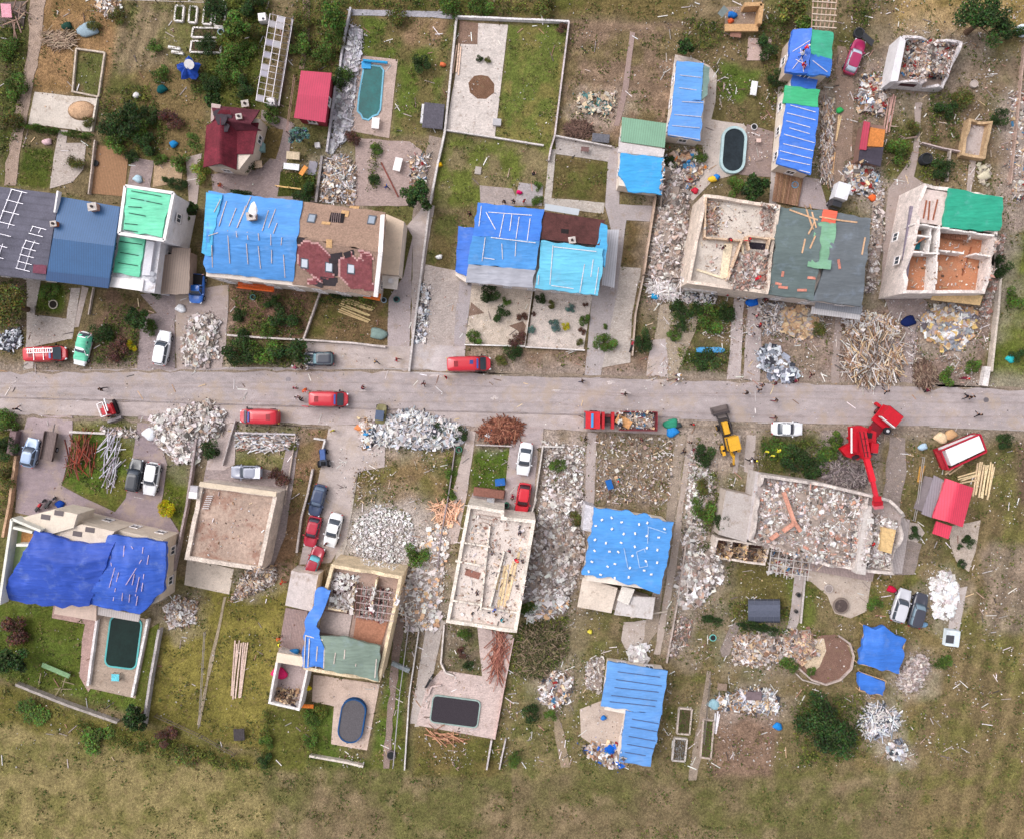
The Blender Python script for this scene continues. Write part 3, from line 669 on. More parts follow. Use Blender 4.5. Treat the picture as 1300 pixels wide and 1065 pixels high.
# ================================================================ BUILDINGS, north side of the street
hipn=lambda a_:a_
b=bldg('row_house','long grey flat-pitched roof at the left edge with white ladder-like lattice frames','house',0,320)
walls(b,[(-90,228),(76,248),(58,355),(-100,338)],5.1,K(216,214,220),tops=None)
cloth('roof',b,[[(-92,226,5.2),(76,247,5.2)],[(-98,284,6.3),(66,302,6.3)],[(-104,340,5.2),(58,356,5.2)]],K(98,96,110),'felt_roof',wr=.02,edge=0,skirt=.3)
for L_ in([(16,241),(0,282),(-14,324)],[(43,288),(30,315),(22,341)]):
 m=MB();W_=13 if L_[0][0]==16 else 10
 for p,q in zip(L_[:-1],L_[1:]):
  for dx in(0,W_):m.bar(on(p[0]+dx,p[1]+dx*.25)+Vector((0,0,.15)),on(q[0]+dx,q[1]+dx*.25)+Vector((0,0,.15)),.06,.06,K(215,212,222))
 for k in range(7):
  t=k/6*(len(L_)-1);i=min(len(L_)-2,int(t));f=t-i;x=L_[i][0]+(L_[i+1][0]-L_[i][0])*f;y=L_[i][1]+(L_[i+1][1]-L_[i][1])*f
  m.bar(on(x-1,y)+Vector((0,0,.2)),on(x+W_+7,y+W_*.25+2)+Vector((0,0,.2)),.06,.05,K(215,212,222))
 m.build('lattice_frame','metal',b)
m=MB();m.box(on(51,341)+Vector((0,0,.06)),(1.6,1.3,.06),(0,0,-.1),K(120,66,84));m.build('roof_patch','felt_roof',b)
b=bldg('row_house','house with deep blue standing-seam metal roof beside the grey roof','house',105,305)
walls(b,[(77,249),(152,262),(137,362),(60,354)],5.2,K(220,218,222))
cloth('roof',b,[[(76,250,5.3),(152,263,5.3)],[(67,303,6.4),(145,313,6.4)],[(58,356,5.3),(137,366,5.3)]],K(48,92,140),'sheet_roof',wr=0,edge=0,skirt=.3)
cloth('eave_sheet',b,[[(60,345,5.62),(139,354,5.62)],[(58,356.5,5.36),(137,366.5,5.36)]],K(40,76,122),'sheet_roof',wr=0,edge=0,skirt=.05)
chimney(b,122,265,.9,.9,K(205,160,140));chimney(b,72,286,.7,.6,K(180,100,60))
m=MB();m.box(on(75,258)+Vector((0,0,.3)),(.2,2.6,.7),(0,0,-.15),WHITE);m.build('parapet','plaster',b)
b=bldg('flat_roof_house','tall white flat-roofed house with two mint green tarps held by dark battens','house',190,310)
W1,W2=[(158,236),(218,246),(240,262)],None
walls(b,[(160,237),(221,246),(209,306),(152,297)],7.0,K(236,234,240),inset=.05,win=());window(b,(*W(231,280,4).xy,5),R(80))
m=MB();P=[W(x,y,7.2)for x,y in[(160,237),(221,246),(209,306),(152,297)]]
for i in range(4):m.bar(P[i],P[(i+1)%4],.35,.45,WHITE)
m.build('parapet','plaster',b)
cloth('tarp',b,[[(162,239,7.35),(217,248,7.35)],[(156,293,7.35),(205,302,7.35)]],K(96,214,170),'tarp',.05,.3,label='upper mint green tarp')
battens(b,[(167,243,205,250),(166,252,183,255),(186,256,206,260),(163,263,180,264),(164,271,185,275),(156,284,175,286),(155,292,175,295)],col=K(50,70,66),w_=.08)
walls(b,[(150,298),(205,304),(196,372),(140,362)],4.3,K(232,230,236),inset=.05,win=(1.6,),name='lower_wall')
m=MB();m.prism([W(x,y,4.5).xy for x,y in[(150,298),(205,304),(196,372),(140,362)]],4.2,4.5,K(222,220,226));m.build('lower_roof','concrete',b,sup=True)
cloth('tarp',b,[[(153,301,4.8),(184,305,4.8)],[(144,346,4.8),(177,352,4.8)]],K(96,214,170),'tarp',.05,.3,label='lower mint green tarp')
battens(b,[(152,307,180,311),(153,321,176,325),(150,334,175,338)],col=K(50,70,66),w_=.08)
m=MB();m.prism([W(x,y,5).xy for x,y in[(186,306),(196,308),(190,350),(180,350)]],4.4,5.0,K(214,212,220));m.prism([W(x,y,4.8).xy for x,y in[(142,352),(182,356),(180,370),(138,364)]],4.45,4.75,WHITE);m.build('roof_ledge','plaster',b)
m=MB();p=W(193,362,4.7)
for q in((193,348),(193,356)):m.tube(W(q[0],q[1],4.5),W(q[0],q[1],4.95),.3,col=K(215,215,222))
m.build('roof_vent','metal',b)
m=MB();P_=[(196,310,2.9),(203,311,2.9),(200,373,2.9),(186,372,2.9)];m.prism([W(*q).xy for q in P_],2.6,2.8,K(225,222,228))
for i in range(4):m.bar(W(*P_[i])+Vector((0,0,.8)),W(*P_[(i+1)%4])+Vector((0,0,.8)),.08,.08,WHITE)
for k in range(10):q=W(203-k*.4,312+k*6.5,2.9);m.bar(q+Vector((0,0,-.1)),q+Vector((0,0,.8)),.05,.05,WHITE)
m.build('balcony','plaster',b)
b=bldg('shed','dull brown flat-roofed lean-to shed right of the white flat-roofed house','shed',222,345)
walls(b,[(207,323),(241,318),(239,372),(205,373)],2.6,K(170,150,140),win=())
cloth('roof',b,[[(207,325,2.75),(218,324,2.75),(219,314,2.75),(242,316,2.75)],[(204,374,2.6),(214,374,2.6),(226,374,2.6),(240,373,2.6)]],K(150,130,118),'sheet_roof',.02,.15)
# --- double house, blue tarp and stripped tiles
b=bldg('double_house','semi-detached house with one half under a blue tarp and the other losing red tiles','house',380,310)
walls(b,[(266,246),(488,272),(478,376),(259,352)],5.6,K(214,200,190),tops=[[(488,272,5.6),(486,322,8.2),(478,376,5.6)],[(266,246,5.6),(262,298,8.2),(259,352,5.6)]])
cloth('bare_roof',b,[[(380,256,5.7),(490,270,5.7)],[(372,300,7.9),(485,322,8.2)]],K(160,132,116),'timber',.04,.25,jag=1)
cloth('tiled_roof',b,[[(372,300,7.9),(486,322,8.2)],[(371,362,5.7),(478,377,5.7)]],K(152,126,112),'timber',.03,.25)
tl=[[(375,314),(386,306),(402,308),(420,324),(424,352),(406,358),(398,352),(378,336)],[(430,330),(446,320),(452,330),(462,322),(472,326),(474,370),(444,366),(430,350)],[(455,318),(470,320),(474,330),(460,334)],[(388,356),(402,352),(412,362),(392,362)]]
for T_ in tl:
 m=MB();xs=[p[0]for p in T_];ys=[p[1]for p in T_]
 y=min(ys)
 while y<max(ys):
  x=min(xs)
  while x<max(xs):
   if inpoly(x+1,y+1,T_):p=on(x+1,y+1);m.box(p+Vector((0,0,.07)),(.24,.26,.05),(.5,0,-.12),jit(K(140,82,86)if not(inpoly(x+1,y-1.5,T_)is False or inpoly(x-1.5,y,T_)is False)else K(205,160,158),.1))
   x+=2.5
  y+=2.5
 m.build('tile_field','rubble',b)
m=MB()
for x,y,w_,h_ in[(380,308,2.6,1),(430,328,2.2,1.2),(418,358,2.6,1.1),(447,322,2.4,.7),(424,340,1.2,2.2),(400,360,2.4,.6)]:m.box(on(x,y)+Vector((0,0,.055)),(w_*.8,h_,.03),(.45,.0,.4*math.sin(x)),K(62,54,58));m.build('roofing_felt','felt_roof',b);m=MB()
m=MB()
for x,y,w_,h_ in[(438,272,.9,.9),(414,284,1,.4),(418,310,.7,1),(450,264,1.2,1)]:m.box(on(x,y)+Vector((0,0,.06)),(w_,h_,.04),(-.45 if y<300 else .4,0,-.1),K(206,165,120))
m.build('board_patch','timber',b)
m=MB();m.box(on(428,277)+Vector((0,0,.03)),(1.7,1.3,.05),(-.4,0,-.1),K(40,34,36))
for k in range(5):m.bar(on(422+k*2.6,271)+Vector((0,0,.1)),on(421+k*2.6,283)+Vector((0,0,.1)),.07,.05,K(140,120,120))
m.build('roof_hole','timber',b)
for x,y in[(387,335),(418,340),(446,342)]:skylight(b,x,y)
for x,y in[(396,278),(472,280)]:skylight(b,x,y,glass=K(150,160,175))
cloth('tarp',b,[[(266,244,5.8),(384,256,5.8)],[(262,292,8.0),(378,302,8.1)],[(258,336,6.3),(374,350,6.3)],[(262,346,5.8),(372,358,5.8)]],K(66,148,226),'tarp',.09,.7,seed=3,label='blue tarp nailed down with wooden battens')
cloth('tarp',b,[[(262,245,6.0),(283,247,6.1)],[(259,290,7.9),(272,292,8.12)],[(256,322,6.7),(268,325,6.9)]],K(50,170,220),'tarp',.06,.5,seed=9,label='turquoise strip of tarp at the gable end')
battens(b,[(283,248,272,270),(288,256,278,288),(300,265,291,288),(312,262,301,290),(319,250,301,290),(341,268,333,294),(350,266,341,290),(352,284,347,297),(289,293,292,335),(300,294,301,302),(314,295,315,305),(328,297,329,306),(344,298,344,312),(313,310,315,336),(328,313,331,342),(345,318,345,335),(358,302,357,312),(360,324,362,353),(265,300,277,296),(269,312,270,340)],col=K(205,190,190))
chimney(b,322,277,1.0,.9,K(205,160,130));m=MB();m.rings([[on(322,277)+Vector((.45*s*math.cos(t)+dx,.45*s*math.sin(t)+dy,z))for t in[i*math.pi/4 for i in range(8)]]for s,z,dx,dy in((1.1,.9,.2,.3),(1.2,1.1,.3,.6),(.8,1.35,.4,1.1),(.2,1.4,.5,1.5))],WHITE);m.build('plastic_wrap','fabric',b)
m=MB()
for k in range(4):m.bar(W(302,357+k*2.4,2.8-.1*k),W(348,363+k*2.2,2.8-.1*k),.2,.06,K(205,92,40))
m.bar(W(302,366,3.6),W(347,371,3.6),.06,.9,K(215,100,50));m.build('balcony','timber',b)
m=MB();m.bar(W(462,374,3),W(483,378,3),.9,.15,K(210,110,50));m.build('awning','timber',b)
m=MB();m.bar(W(486,274,5.8),W(483,322,8.4),.5,.3,WHITE);m.bar(W(483,322,8.4),W(477,377,5.8),.5,.3,WHITE);m.build('gable_coping','plaster',b)
m=MB();A_=[(490,272),(513,282),(506,350),(482,348)];m.prism([W(x,y,3.2).xy for x,y in A_],-.05,3.2,CREAM,K(224,200,178));m.build('annex','plaster',b,sup=True)
m=MB();m.prism([W(x,y,2.9).xy for x,y in[(485,350),(506,352),(504,368),(486,366)]],2.6,2.9,K(226,214,205));m.tube(W(496,357,2.8),W(496,357,3.3),.35,col=K(206,200,200));m.build('porch_roof','plaster',b)
# --- centre double house
b=bldg('double_house','semi-detached house half under bright blue and grey tarps, half brown tiles and pale blue tarp','house',680,315)
walls(b,[(607,262),(768,282),(757,372),(594,356)],5.4,K(226,212,204),tops=[[(768,282,5.4),(764,316,7.4),(757,372,5.4)],[(607,262,5.4),(600,306,7.6),(594,356,5.4)]])
cloth('brown_roof',b,[[(690,269,5.6),(768,280,5.6)],[(687,304,7.3),(761,312,7.3)]],K(96,58,56),'tile',0,.25,edge=0)
cloth('tarp',b,[[(607,258,5.7),(690,267,5.7)],[(600,300,7.6),(685,307,7.6)]],K(36,120,222),'tarp',.09,.6,seed=1,label='bright blue tarp on the back slope')
cloth('tarp',b,[[(600,300,7.65),(685,307,7.65)],[(595,336,6.4),(680,344,6.4)]],K(62,150,226),'tarp',.15,.1,seed=2,label='mid blue wrinkled tarp on the front slope')
cloth('tarp',b,[[(595,336,6.45),(680,344,6.45)],[(591,359,5.6),(676,366,5.6)]],K(178,178,190),'tarp',.17,.3,seed=4,label='crumpled grey sheeting along the eave')
cloth('tarp',b,[[(687,306,7.4),(766,316,7.4)],[(684,340,6.6),(764,348,6.6)],[(679,366,5.7),(759,376,5.6)]],K(96,198,234),'tarp',.07,.5,seed=6,label='pale turquoise tarp over the front slope')
cloth('tarp',b,[[(763,285,6.0),(771,286,5.9)],[(758,312,7.3),(771,312,7.0)],[(752,320,7.0),(768,340,6.5)]],K(60,175,230),'tarp',.08,.5,seed=8,label='turquoise tarp wrapped over the gable')
battens(b,[(611,262,608,288),(617,270,629,292),(640,272,634,302),(650,272,647,294),(659,276,655,304),(673,278,669,308),(620,270,675,274),(616,302,612,332),(614,301,680,309),(614,328,628,330),(637,310,638,330),(655,308,654,326),(702,312,698,362),(703,314,757,320),(742,336,736,372),(753,330,750,352),(760,340,755,374),(684,350,683,362),(700,363,728,367)],col=K(225,220,225))
m=MB();m.box(on(717,295)+Vector((0,0,.05)),(.9,.7,.05),(-.3,0,-.1),K(40,34,36));m.build('roof_hole','tile',b);chimney(b,726,306,.3,.7,K(190,140,125))
m=MB();m.prism([W(x,y,2.8).xy for x,y in[(583,288),(603,290),(592,359),(578,350)]],-.05,2.6,CREAM);m.build('annex','plaster',b)
cloth('tarp',b,[[(582,288,2.9),(602,290,3.0)],[(578,345,2.9),(594,352,3.0)]],K(28,108,215),'tarp',.12,.6,seed=7,label='deep blue tarp on the low side annex')
m=MB();m.prism([W(x,y,2.6).xy for x,y in[(770,292),(786,292),(780,366),(764,362)]],2.45,2.6,K(200,198,206));
for q in((784,294),(778,364),(767,360)):m.tube(W(q[0],q[1],2.5)*Vector((1,1,0)).length/1.4142 if False else Vector((*W(q[0],q[1],2.5).xy,0)),W(q[0],q[1],2.5),.06,col=WHITE)
m.build('carport_roof','sheet_roof',b,sup=True)
m=MB();m.prism([W(x,y,2.5).xy for x,y in[(692,259),(736,266),(734,274),(691,267)]],2.35,2.5,K(190,196,204));m.build('glass_canopy','window_glass',b)
# --- garden houses between
b=bldg('garden_house','small garden house with pale green metal roof and bright blue tarp','garden house',815,205)
walls(b,[(790,152),(844,160),(838,246),(784,238)],2.7,CREAM,win=(1.5,))
m=MB();m.prism([W(x,y,2.8).xy for x,y in[(787,181),(844,190),(842,200),(784,194)]],2.5,2.82,K(205,196,196));m.build('roof_slab','concrete',b,sup=True)
cloth('green_roof',b,[[(790,149,3.1),(846,157,3.1)],[(788,180,2.95),(844,188,2.95)]],K(128,168,142),'sheet_roof',0,.15,edge=0)
cloth('tarp',b,[[(788,195,2.95),(843,201,2.95)],[(785,222,2.95),(843,226,2.95)],[(798,243,2.9),(839,247,2.9)]],K(18,160,228),'tarp',.06,.3,seed=5)
b=bldg('long_outbuilding','long low outbuilding under blue tarp with a grey-green tarp corner, on curved concrete','outbuilding',875,130)
walls(b,[(859,78),(900,85),(890,180),(848,174)],2.8,CREAM,win=(1.5,))
cloth('tarp',b,[[(859,77,3.1),(893,81,3.1)],[(854,128,3.2),(890,128,3.2)]],K(80,152,226),'tarp',.06,.3,seed=11)
cloth('tarp',b,[[(854,127,3.25),(893,129,3.25)],[(848,172,3.1),(889,179,3.1)]],K(84,150,228),'tarp',.05,.3,seed=12)
cloth('tarp',b,[[(892,82,3.05),(901,86,3.05)],[(890,128,3.05),(898,122,3.05)]],K(112,140,132),'tarp',.06,.3,seed=13,label='grey-green tarp along the curved side')
battens(b,[(863,96,890,99),(862,112,892,116),(853,129,892,131),(856,146,890,149),(853,160,888,163),(850,172,888,178)],col=K(190,190,205))
b=bldg('long_outbuilding','long building under ribbed blue and green tarps between concrete path and dirt lane','outbuilding',1015,165)
walls(b,[(997,112),(1040,117),(1030,222),(988,212)],3.1,CREAM,win=(1.5,))
cloth('tarp',b,[[(997,109,3.5),(1040,115,3.5)],[(994,131,3.5),(1038,136,3.5)]],K(50,185,125),'tarp',.05,.3,seed=14,label='emerald green tarp end')
cloth('tarp',b,[[(998,131,3.45),(1040,137,3.45)],[(986,208,3.4),(1029,223,3.4)]],K(44,118,226),'tarp',.05,.3,seed=15,label='blue tarp with white cross battens')
battens(b,[(1003,134,1035,143),(999,144,1035,153),(998,154,1038,165),(1002,163,1036,173),(995,171,1034,182),(994,183,1032,192),(990,192,1030,202),(990,202,1028,210),(988,210,1028,220)],col=K(215,212,225))
b=bldg('wooden_deck','open timber deck of worn brown planks below the ribbed blue tarp','deck',1000,242)
for k in range(19):m=MB();m.bar(W(986+k*1.85,219+k*.4,.35),W(981+k*1.75,256+k*.35,.35),.14,.05,jit(WOODD,.3));m.build('plank','timber',b)
m=MB();m.bar(W(984,235,.2),W(1016,242,.2),.12,.2,WOODD);m.bar(W(983,250,.2),W(1012,256,.2),.12,.2,WOODD);m.build('joist','timber',b)
b=bldg('timber_house','damaged house under deep blue and green tarps with open rafters at its top end','house',1030,60)
walls(b,[(1008,40),(1057,42),(1050,100),(1000,90)],4.6,K(200,180,165),win=(1.5,3.6))
cloth('tarp',b,[[(1006,38,4.9),(1030,37,5.8)],[(1002,66,4.9),(1028,68,5.9)],[(997,92,4.7),(1026,94,5.2)]],K(26,104,216),'tarp',.13,.6,seed=16,label='deep blue tarp on the left slope')
cloth('tarp',b,[[(1030,37,5.8),(1058,41,4.8)],[(1029,68,5.9),(1056,78,4.8)]],K(58,190,150),'tarp',.08,.4,seed=17,label='sea green tarp on the right slope')
cloth('tarp',b,[[(1029,67,5.92),(1056,76,4.85)],[(1026,94,5.2),(1053,97,4.7)]],K(40,120,222),'tarp',.1,.4,seed=18)
battens(b,[(1006,66,1028,52),(1006,88,1020,70),(1022,70,1050,92),(1016,62,1020,92),(1010,76,1024,84)],col=K(214,205,220))
for k in range(6):m=MB();m.bar(W(1033+k*6,-6,4.4),W(1030+k*5.4,38,4.4),.12,.14,K(180,150,130));m.build('rafter','timber',b)
for k in range(5):m=MB();m.bar(W(1031,2+k*8,4.6),W(1062,4+k*8,4.6),.1,.08,K(215,195,180));m.build('purlin','timber',b)
m=MB();m.prism([W(x,y,3).xy for x,y in[(1008,93),(1037,97),(1035,114),(1005,110)]],-.05,3.0,CREAM);m.build('annex','plaster',b)
cloth('tarp',b,[[(1007,92,3.3),(1038,97,3.3)],[(1005,110,3.3),(1036,115,3.3)]],K(30,108,220),'tarp',.06,.4,seed=19,label='blue tarp over the low link')
# --- roofless cream house + grey tarp house
b=bldg('roofless_house','roofless cream house with bare pale floor and rubble corner left of the grey tarp roof','house',925,310)
ruin(b,[(895,246),(991,261),(976,374),(872,360)],5.6,6.5,K(222,204,190),K(208,196,186),inner=[(896,302,950,306),(950,300,984,304),(942,306,924,356),(952,318,948,300),(978,302,972,330),(897,250,895,302)],jag=.45,icol=K(214,186,160),seed=1)
m=MB()
for q in((922,310,916,352),(927,310,920,354),(942,311,943,330),(884,343,918,354)):m.bar(on(q[0],q[1])+Vector((0,0,.12)),on(q[2],q[3])+Vector((0,0,.12)),.5 if q[0]<930 and q[0]>890 else .25,.14,K(232,214,186))
m.build('floor_timber','timber',b)
m=MB();m.box(on(902,273)+Vector((0,0,.03)),(1.3,.9,.05),(0,0,0),K(45,32,30));m.build('floor_hole','rubble',b);m=MB();m.box(on(961,313)+Vector((0,0,.03)),(2.1,.8,.05),(0,0,-.1),K(46,42,50));m.build('floor_hole','rubble',b)
for x,y,a_ in[(925,372,0),(885,366,0)]:pass
m=MB();m.prism([W(x,y,3).xy for x,y in[(870,360),(912,364),(910,372),(868,368)]],2.7,3.0,K(214,208,208));m.build('balcony_slab','concrete',b)
b=bldg('house','house under a broad slate-grey tarp with a mint green mesh strip and fallen beams','house',1040,330)
walls(b,[(991,264),(1105,280),(1095,390),(977,374)],5.6,K(214,200,192))
GT=K(98,112,112)
cloth('tarp',b,[[(988,263,5.9),(1044,268,5.9)],[(984,318,7.0),(1040,324,7.0)],[(975,374,5.8),(1032,382,5.8)]],GT,'tarp',.14,.5,seed=21,label='slate grey tarp on the left')
cloth('tarp',b,[[(1056,270,5.9),(1106,278,5.7)],[(1052,326,6.9),(1100,332,6.7)],[(1032,382,5.8),(1094,391,5.6)]],K(104,110,116),'tarp',.1,.5,seed=22,label='smooth grey tarp on the right')
cloth('tarp',b,[[(1036,282,6.3),(1062,283,6.3)],[(1024,340,6.95),(1054,342,6.95)]],K(118,168,134),'tarp',.12,.1,seed=23,label='mint green mesh strip in the middle')
cloth('tarp',b,[[(1046,267,6.1),(1063,269,6.1)],[(1042,282,6.4),(1060,286,6.4)]],K(232,92,60),'tarp',.05,.1,seed=24,label='small orange sheet')
battens(b,[(1002,267,1038,280),(1022,262,1032,292),(1028,260,1036,290),(1034,282,1026,298),(1040,276,1070,281),(1062,280,1088,283),(1022,304,1018,322),(1035,300,1028,316),(1098,302,1094,324)],w_=.18,col=K(208,168,135))
battens(b,[(988,365,1000,366),(1012,369,1024,369),(1025,353,1037,354),(1064,330,1066,342),(984,360,992,362),(994,345,993,352)],w_=.3,col=K(205,135,118),name='plank')
m=MB();m.bar(W(1035,386,3.2),W(1094,394,3.2),1.1,.15,K(150,152,160));m.bar(W(1030,394,3.0),W(1092,402,3.0),.9,.12,K(205,200,202));m.build('canopy','sheet_roof',b)
# --- right roofless house
b=bldg('roofless_house','roofless white house with orange floors, open rooms and an emerald tarp at the back','house',1210,310)
ruin(b,[(1174,233),(1274,250),(1258,372),(1146,373)],3.6,6.2,K(228,214,208),K(190,130,98),jag=.8,seed=2,icol=K(238,230,226),
inner=[(1162,284,1266,300,6.2),(1194,286,1188,370,6.2),(1160,320,1194,322,6.1),(1184,288,1180,320,6),(1160,299,1184,301,6.1),(1224,322,1194,318,5.4),(1240,322,1258,326,6.0),(1236,292,1232,304,5)])
m=MB();m.prism([W(x,y,5.9).xy for x,y in[(1176,240),(1271,254),(1266,296),(1164,282)]],5.6,5.75,K(216,196,190));m.build('upper_slab','concrete',b,sup=True)
cloth('tarp',b,[[(1204,239,6.4),(1273,251,6.4)],[(1197,290,6.1),(1270,294,6.1)]],K(14,165,132),'tarp',.1,.5,seed=25,label='emerald green tarp on the back rooms')
m=MB();m.prism([W(x,y,3.75).xy for x,y in[(1162,300),(1181,301),(1178,318),(1159,317)]],3.55,3.75,K(60,165,185));m.build('bathroom_floor','tile',b)
battens(b,[(1176,255,1172,278),(1180,256,1178,280),(1190,254,1184,280),(1233,314,1221,350),(1160,312,1174,302)],w_=.18,col=K(150,90,66),name='beam')
m=MB()
for k in range(12):m.bar(W(1194+k*3,294+k*.35,3.9+k*.1),W(1193+k*3,302+k*.35,3.9+k*.1),.22,.12,K(130,88,70))
m.build('staircase','timber',b)
m=MB();m.prism([W(x,y,3.1).xy for x,y in[(1188,369),(1248,376),(1244,388),(1182,381)]],2.9,3.1,K(226,190,140));m.build('terrace_roof','timber',b,sup=True)
m=MB()
for a_,b_ in(((1140,262),(1128,372)),):m.prism([W(x,y,4.5).xy for x,y in[(1156,262),(1165,263),(1150,372),(1140,372)]],4.2,4.5,K(140,130,145))
m.build('insulation_ledge','felt_roof',b)
window(b,(*W(1141,300,5).xy,4.2),R(258));window(b,(*W(1143,330,5).xy,4.2),R(258))
# --- small ruins at the top right
b=bldg('ruined_house','small collapsed house full of mixed rubble at the top right with one leaning white wall','ruined house',1170,80)
ruin(b,[(1148,44),(1224,52),(1204,108),(1133,102)],1.0,2.6,K(214,206,208),K(170,150,140),t=.3,jag=1.4,seed=3,inner=[(1180,50,1178,102,3),(1186,90,1206,92,2.6)])
m=MB();m.prism([W(x,y,3.0).xy for x,y in[(1143,46),(1150,52),(1140,103),(1130,104)]],.1,3.0,K(222,218,222));m.build('leaning_wall','plaster',b)
m=MB();m.box(W(1152,108,1.5),(2,.12,.8),(0,0,-.1),K(80,50,55));m.build('window_opening','rubble',b)
b=bldg('ruined_garage','small roofless garage with timber frame walls and scattered boards on its slab','ruined garage',1245,175)
ruin(b,[(1231,150),(1261,154),(1252,202),(1222,197)],.15,1.3,K(190,160,126),K(186,172,168),t=.35,jag=.6,seed=4)
b=bldg('shed','little shed with crimson sheet roof, orange boards and charcoal lean-to roof','shed',1105,185)
walls(b,[(1098,155),(1124,158),(1120,210),(1090,205)],2.2,K(140,110,100),win=())
cloth('red_roof',b,[[(1097,154,2.6),(1105,156,2.7)],[(1091,190,2.5),(1100,191,2.6)]],K(178,56,80),'sheet_roof',0,.15,edge=0)
cloth('board_roof',b,[[(1105,162,2.5),(1124,165,2.4)],[(1101,186,2.5),(1121,187,2.4)]],K(206,130,70),'timber',0,.15,edge=0)
cloth('lean_to_roof',b,[[(1092,190,2.35),(1122,187,2.35)],[(1090,204,2.2),(1118,212,2.2)]],K(70,64,76),'felt_roof',0,.15,edge=0)
b=bldg('open_hut','wrecked hut with open orange board walls and blue things inside, at the top edge','hut',940,22)
m=MB();m.prism([W(x,y).xy for x,y in[(920,10),(965,9),(962,40),(920,38)]],0,.15,K(150,130,115));m.build('floor','timber',b,sup=True)
for a_,c_ in(((943,10),(965,9)),((965,9),(962,34)),((920,36),(962,36))):m=MB();m.bar(W(*a_,1),W(*c_,1),.9 if a_[1]>30 else .5,1.6 if a_[1]<30 else .3,K(196,156,114));m.build('board_wall','timber',b)
m=MB();m.bar(W(914,20,1.2),W(922,10,2),.8,.06,K(130,140,140));m.build('roof_sheet','metal',b)
# --- top left buildings
b=bldg('garden_house','dark red hip-roofed cottage with scorched ridge and cream side wall','cottage',298,178)
walls(b,[(268,140),(332,150),(322,196),(304,218),(260,212)],3.0,K(226,210,196),win=(1.6,))
RR=K(120,42,56)
cloth('roof',b,[[(262,166,3.2),(299,168,3.2)],[(279,140,4.6),(292,140,4.6)]],RR,'tile',.02,0,edge=0)
cloth('roof',b,[[(262,160,3.2),(258,213,3.2)],[(280,150,4.7),(279,208,4.7)],[(302,158,3.2),(300,216,3.2)]],RR,'tile',.03,.2,edge=0,label='dark red left wing roof')
cloth('roof',b,[[(268,134,3.2),(330,140,3.2)],[(272,150,4.5),(318,158,4.5)],[(298,166,3.4),(332,166,3.2)]],K(104,48,60),'tile',.03,.2,edge=0,label='sooty top wing roof')
cloth('roof',b,[[(300,158,3.3),(328,156,3.2)],[(299,196,3.2),(321,196,3.1)]],RR,'tile',.02,.2,edge=0,label='dark red right wing roof')
m=MB()
for x,y,s in[(281,152,.7),(285,162,.6),(278,146,.7),(289,150,.5)]:m.prism([on(x,y).xy+Vector((s*math.cos(t)*(1+.3*math.sin(5*t)),s*math.sin(t)))for t in[i*.524 for i in range(12)]],on(x,y).z-.1,on(x,y).z+.04,K(66,56,64))
m.build('bare_felt','felt_roof',b);chimney(b,305,150,.5,.6);chimney(b,313,134,.6,.8)
m=MB();m.prism([W(x,y,3.3).xy for x,y in[(269,132),(281,134),(277,148),(268,156)]],2.9,3.45,K(190,170,165));m.build('exposed_wall','plaster',b)
b=bldg('garden_shed','plain shed with bright raspberry red sheet roof beside the long stone strip','shed',397,122)
walls(b,[(382,92),(420,95),(411,155),(375,150)],2.6,K(150,60,70),win=(1.4,))
cloth('roof',b,[[(382,90,2.8),(421,93,2.8)],[(378,120,3.3),(417,124,3.3)],[(373,150,2.8),(413,156,2.8)]],K(188,44,82),'sheet_roof',0,.15,edge=0)
b=bldg('greenhouse','long broken glasshouse with bare silver frame and few panes left','greenhouse',350,77)
q=lambda u,v,z:W(343+(372-343)*u+(-18)*v,18+7*u+(128-18)*v,z)
m=MB()
for u in(0,.33,.66,1):z=1.6 if u in(0,1)else 2.4;m.bar(q(u,0,z),q(u,1,z),.09,.09,K(176,170,176))
for k in range(15):
 v=k/14
 for u0,z0,u1,z1 in((0,1.6,.33,2.4),(.33,2.4,.66,2.4),(.66,2.4,1,1.6),(0,0,0,1.6),(1,0,1,1.6)):m.bar(q(u0,v,z0),q(u1,v,z1),.05,.05,K(172,166,172))
m.build('frame','metal',b)
for k in range(14):
 for u in(0,.33,.66):
  if rnd.random()<.34:m=MB();v=k/14+.005;e_=v+.06;zz={0:(1.62,2.42),.33:(2.42,2.42),.66:(2.42,1.62)}[u];m.add([q(u,v,zz[0]),q(u+.33,v,zz[1]),q(u+.33,e_,zz[1]),q(u,e_,zz[0])],[(0,1,2,3)],jit(K(140,136,148),.2));m.build('pane','window_glass',b)
for uu,l_ in((1.0,0),):m=MB();m.bar(q(uu,0,.4),q(uu,1,.4),.06,.8,K(150,140,150));m.build('side_panel','metal',b)
for x,y,l_ in((334,24,'white square water tank by the top end of the broken glasshouse'),(345,131,'white square water tank by the bottom end of the broken glasshouse')):
 t=thing('water_tank',l_,'water tank',W(x,y));m=MB();m.box(W(x,y,.55),(1,1,1.0),(0,0,.1),WHITE,.95);m.build('tank','plaster',t);m=MB();m.tube(W(x,y,1.05),W(x,y,1.15),.15,col=K(90,90,100));m.build('lid','rubber',t)
b=bldg('wrecked_shed','heap of torn shed panels with a pink sheet at the top left corner','wrecked shed',18,18)
m=MB();m.prism([W(x,y).xy for x,y in[(2,4),(34,2),(30,38),(0,36)]],0,.12,K(110,96,90));m.build('floor','timber',b,sup=True)
m=MB();m.box(W(8,14,1),(1.2,1.6,.08),(.2,.1,0),K(190,130,145));m.build('pink_panel','metal',b)
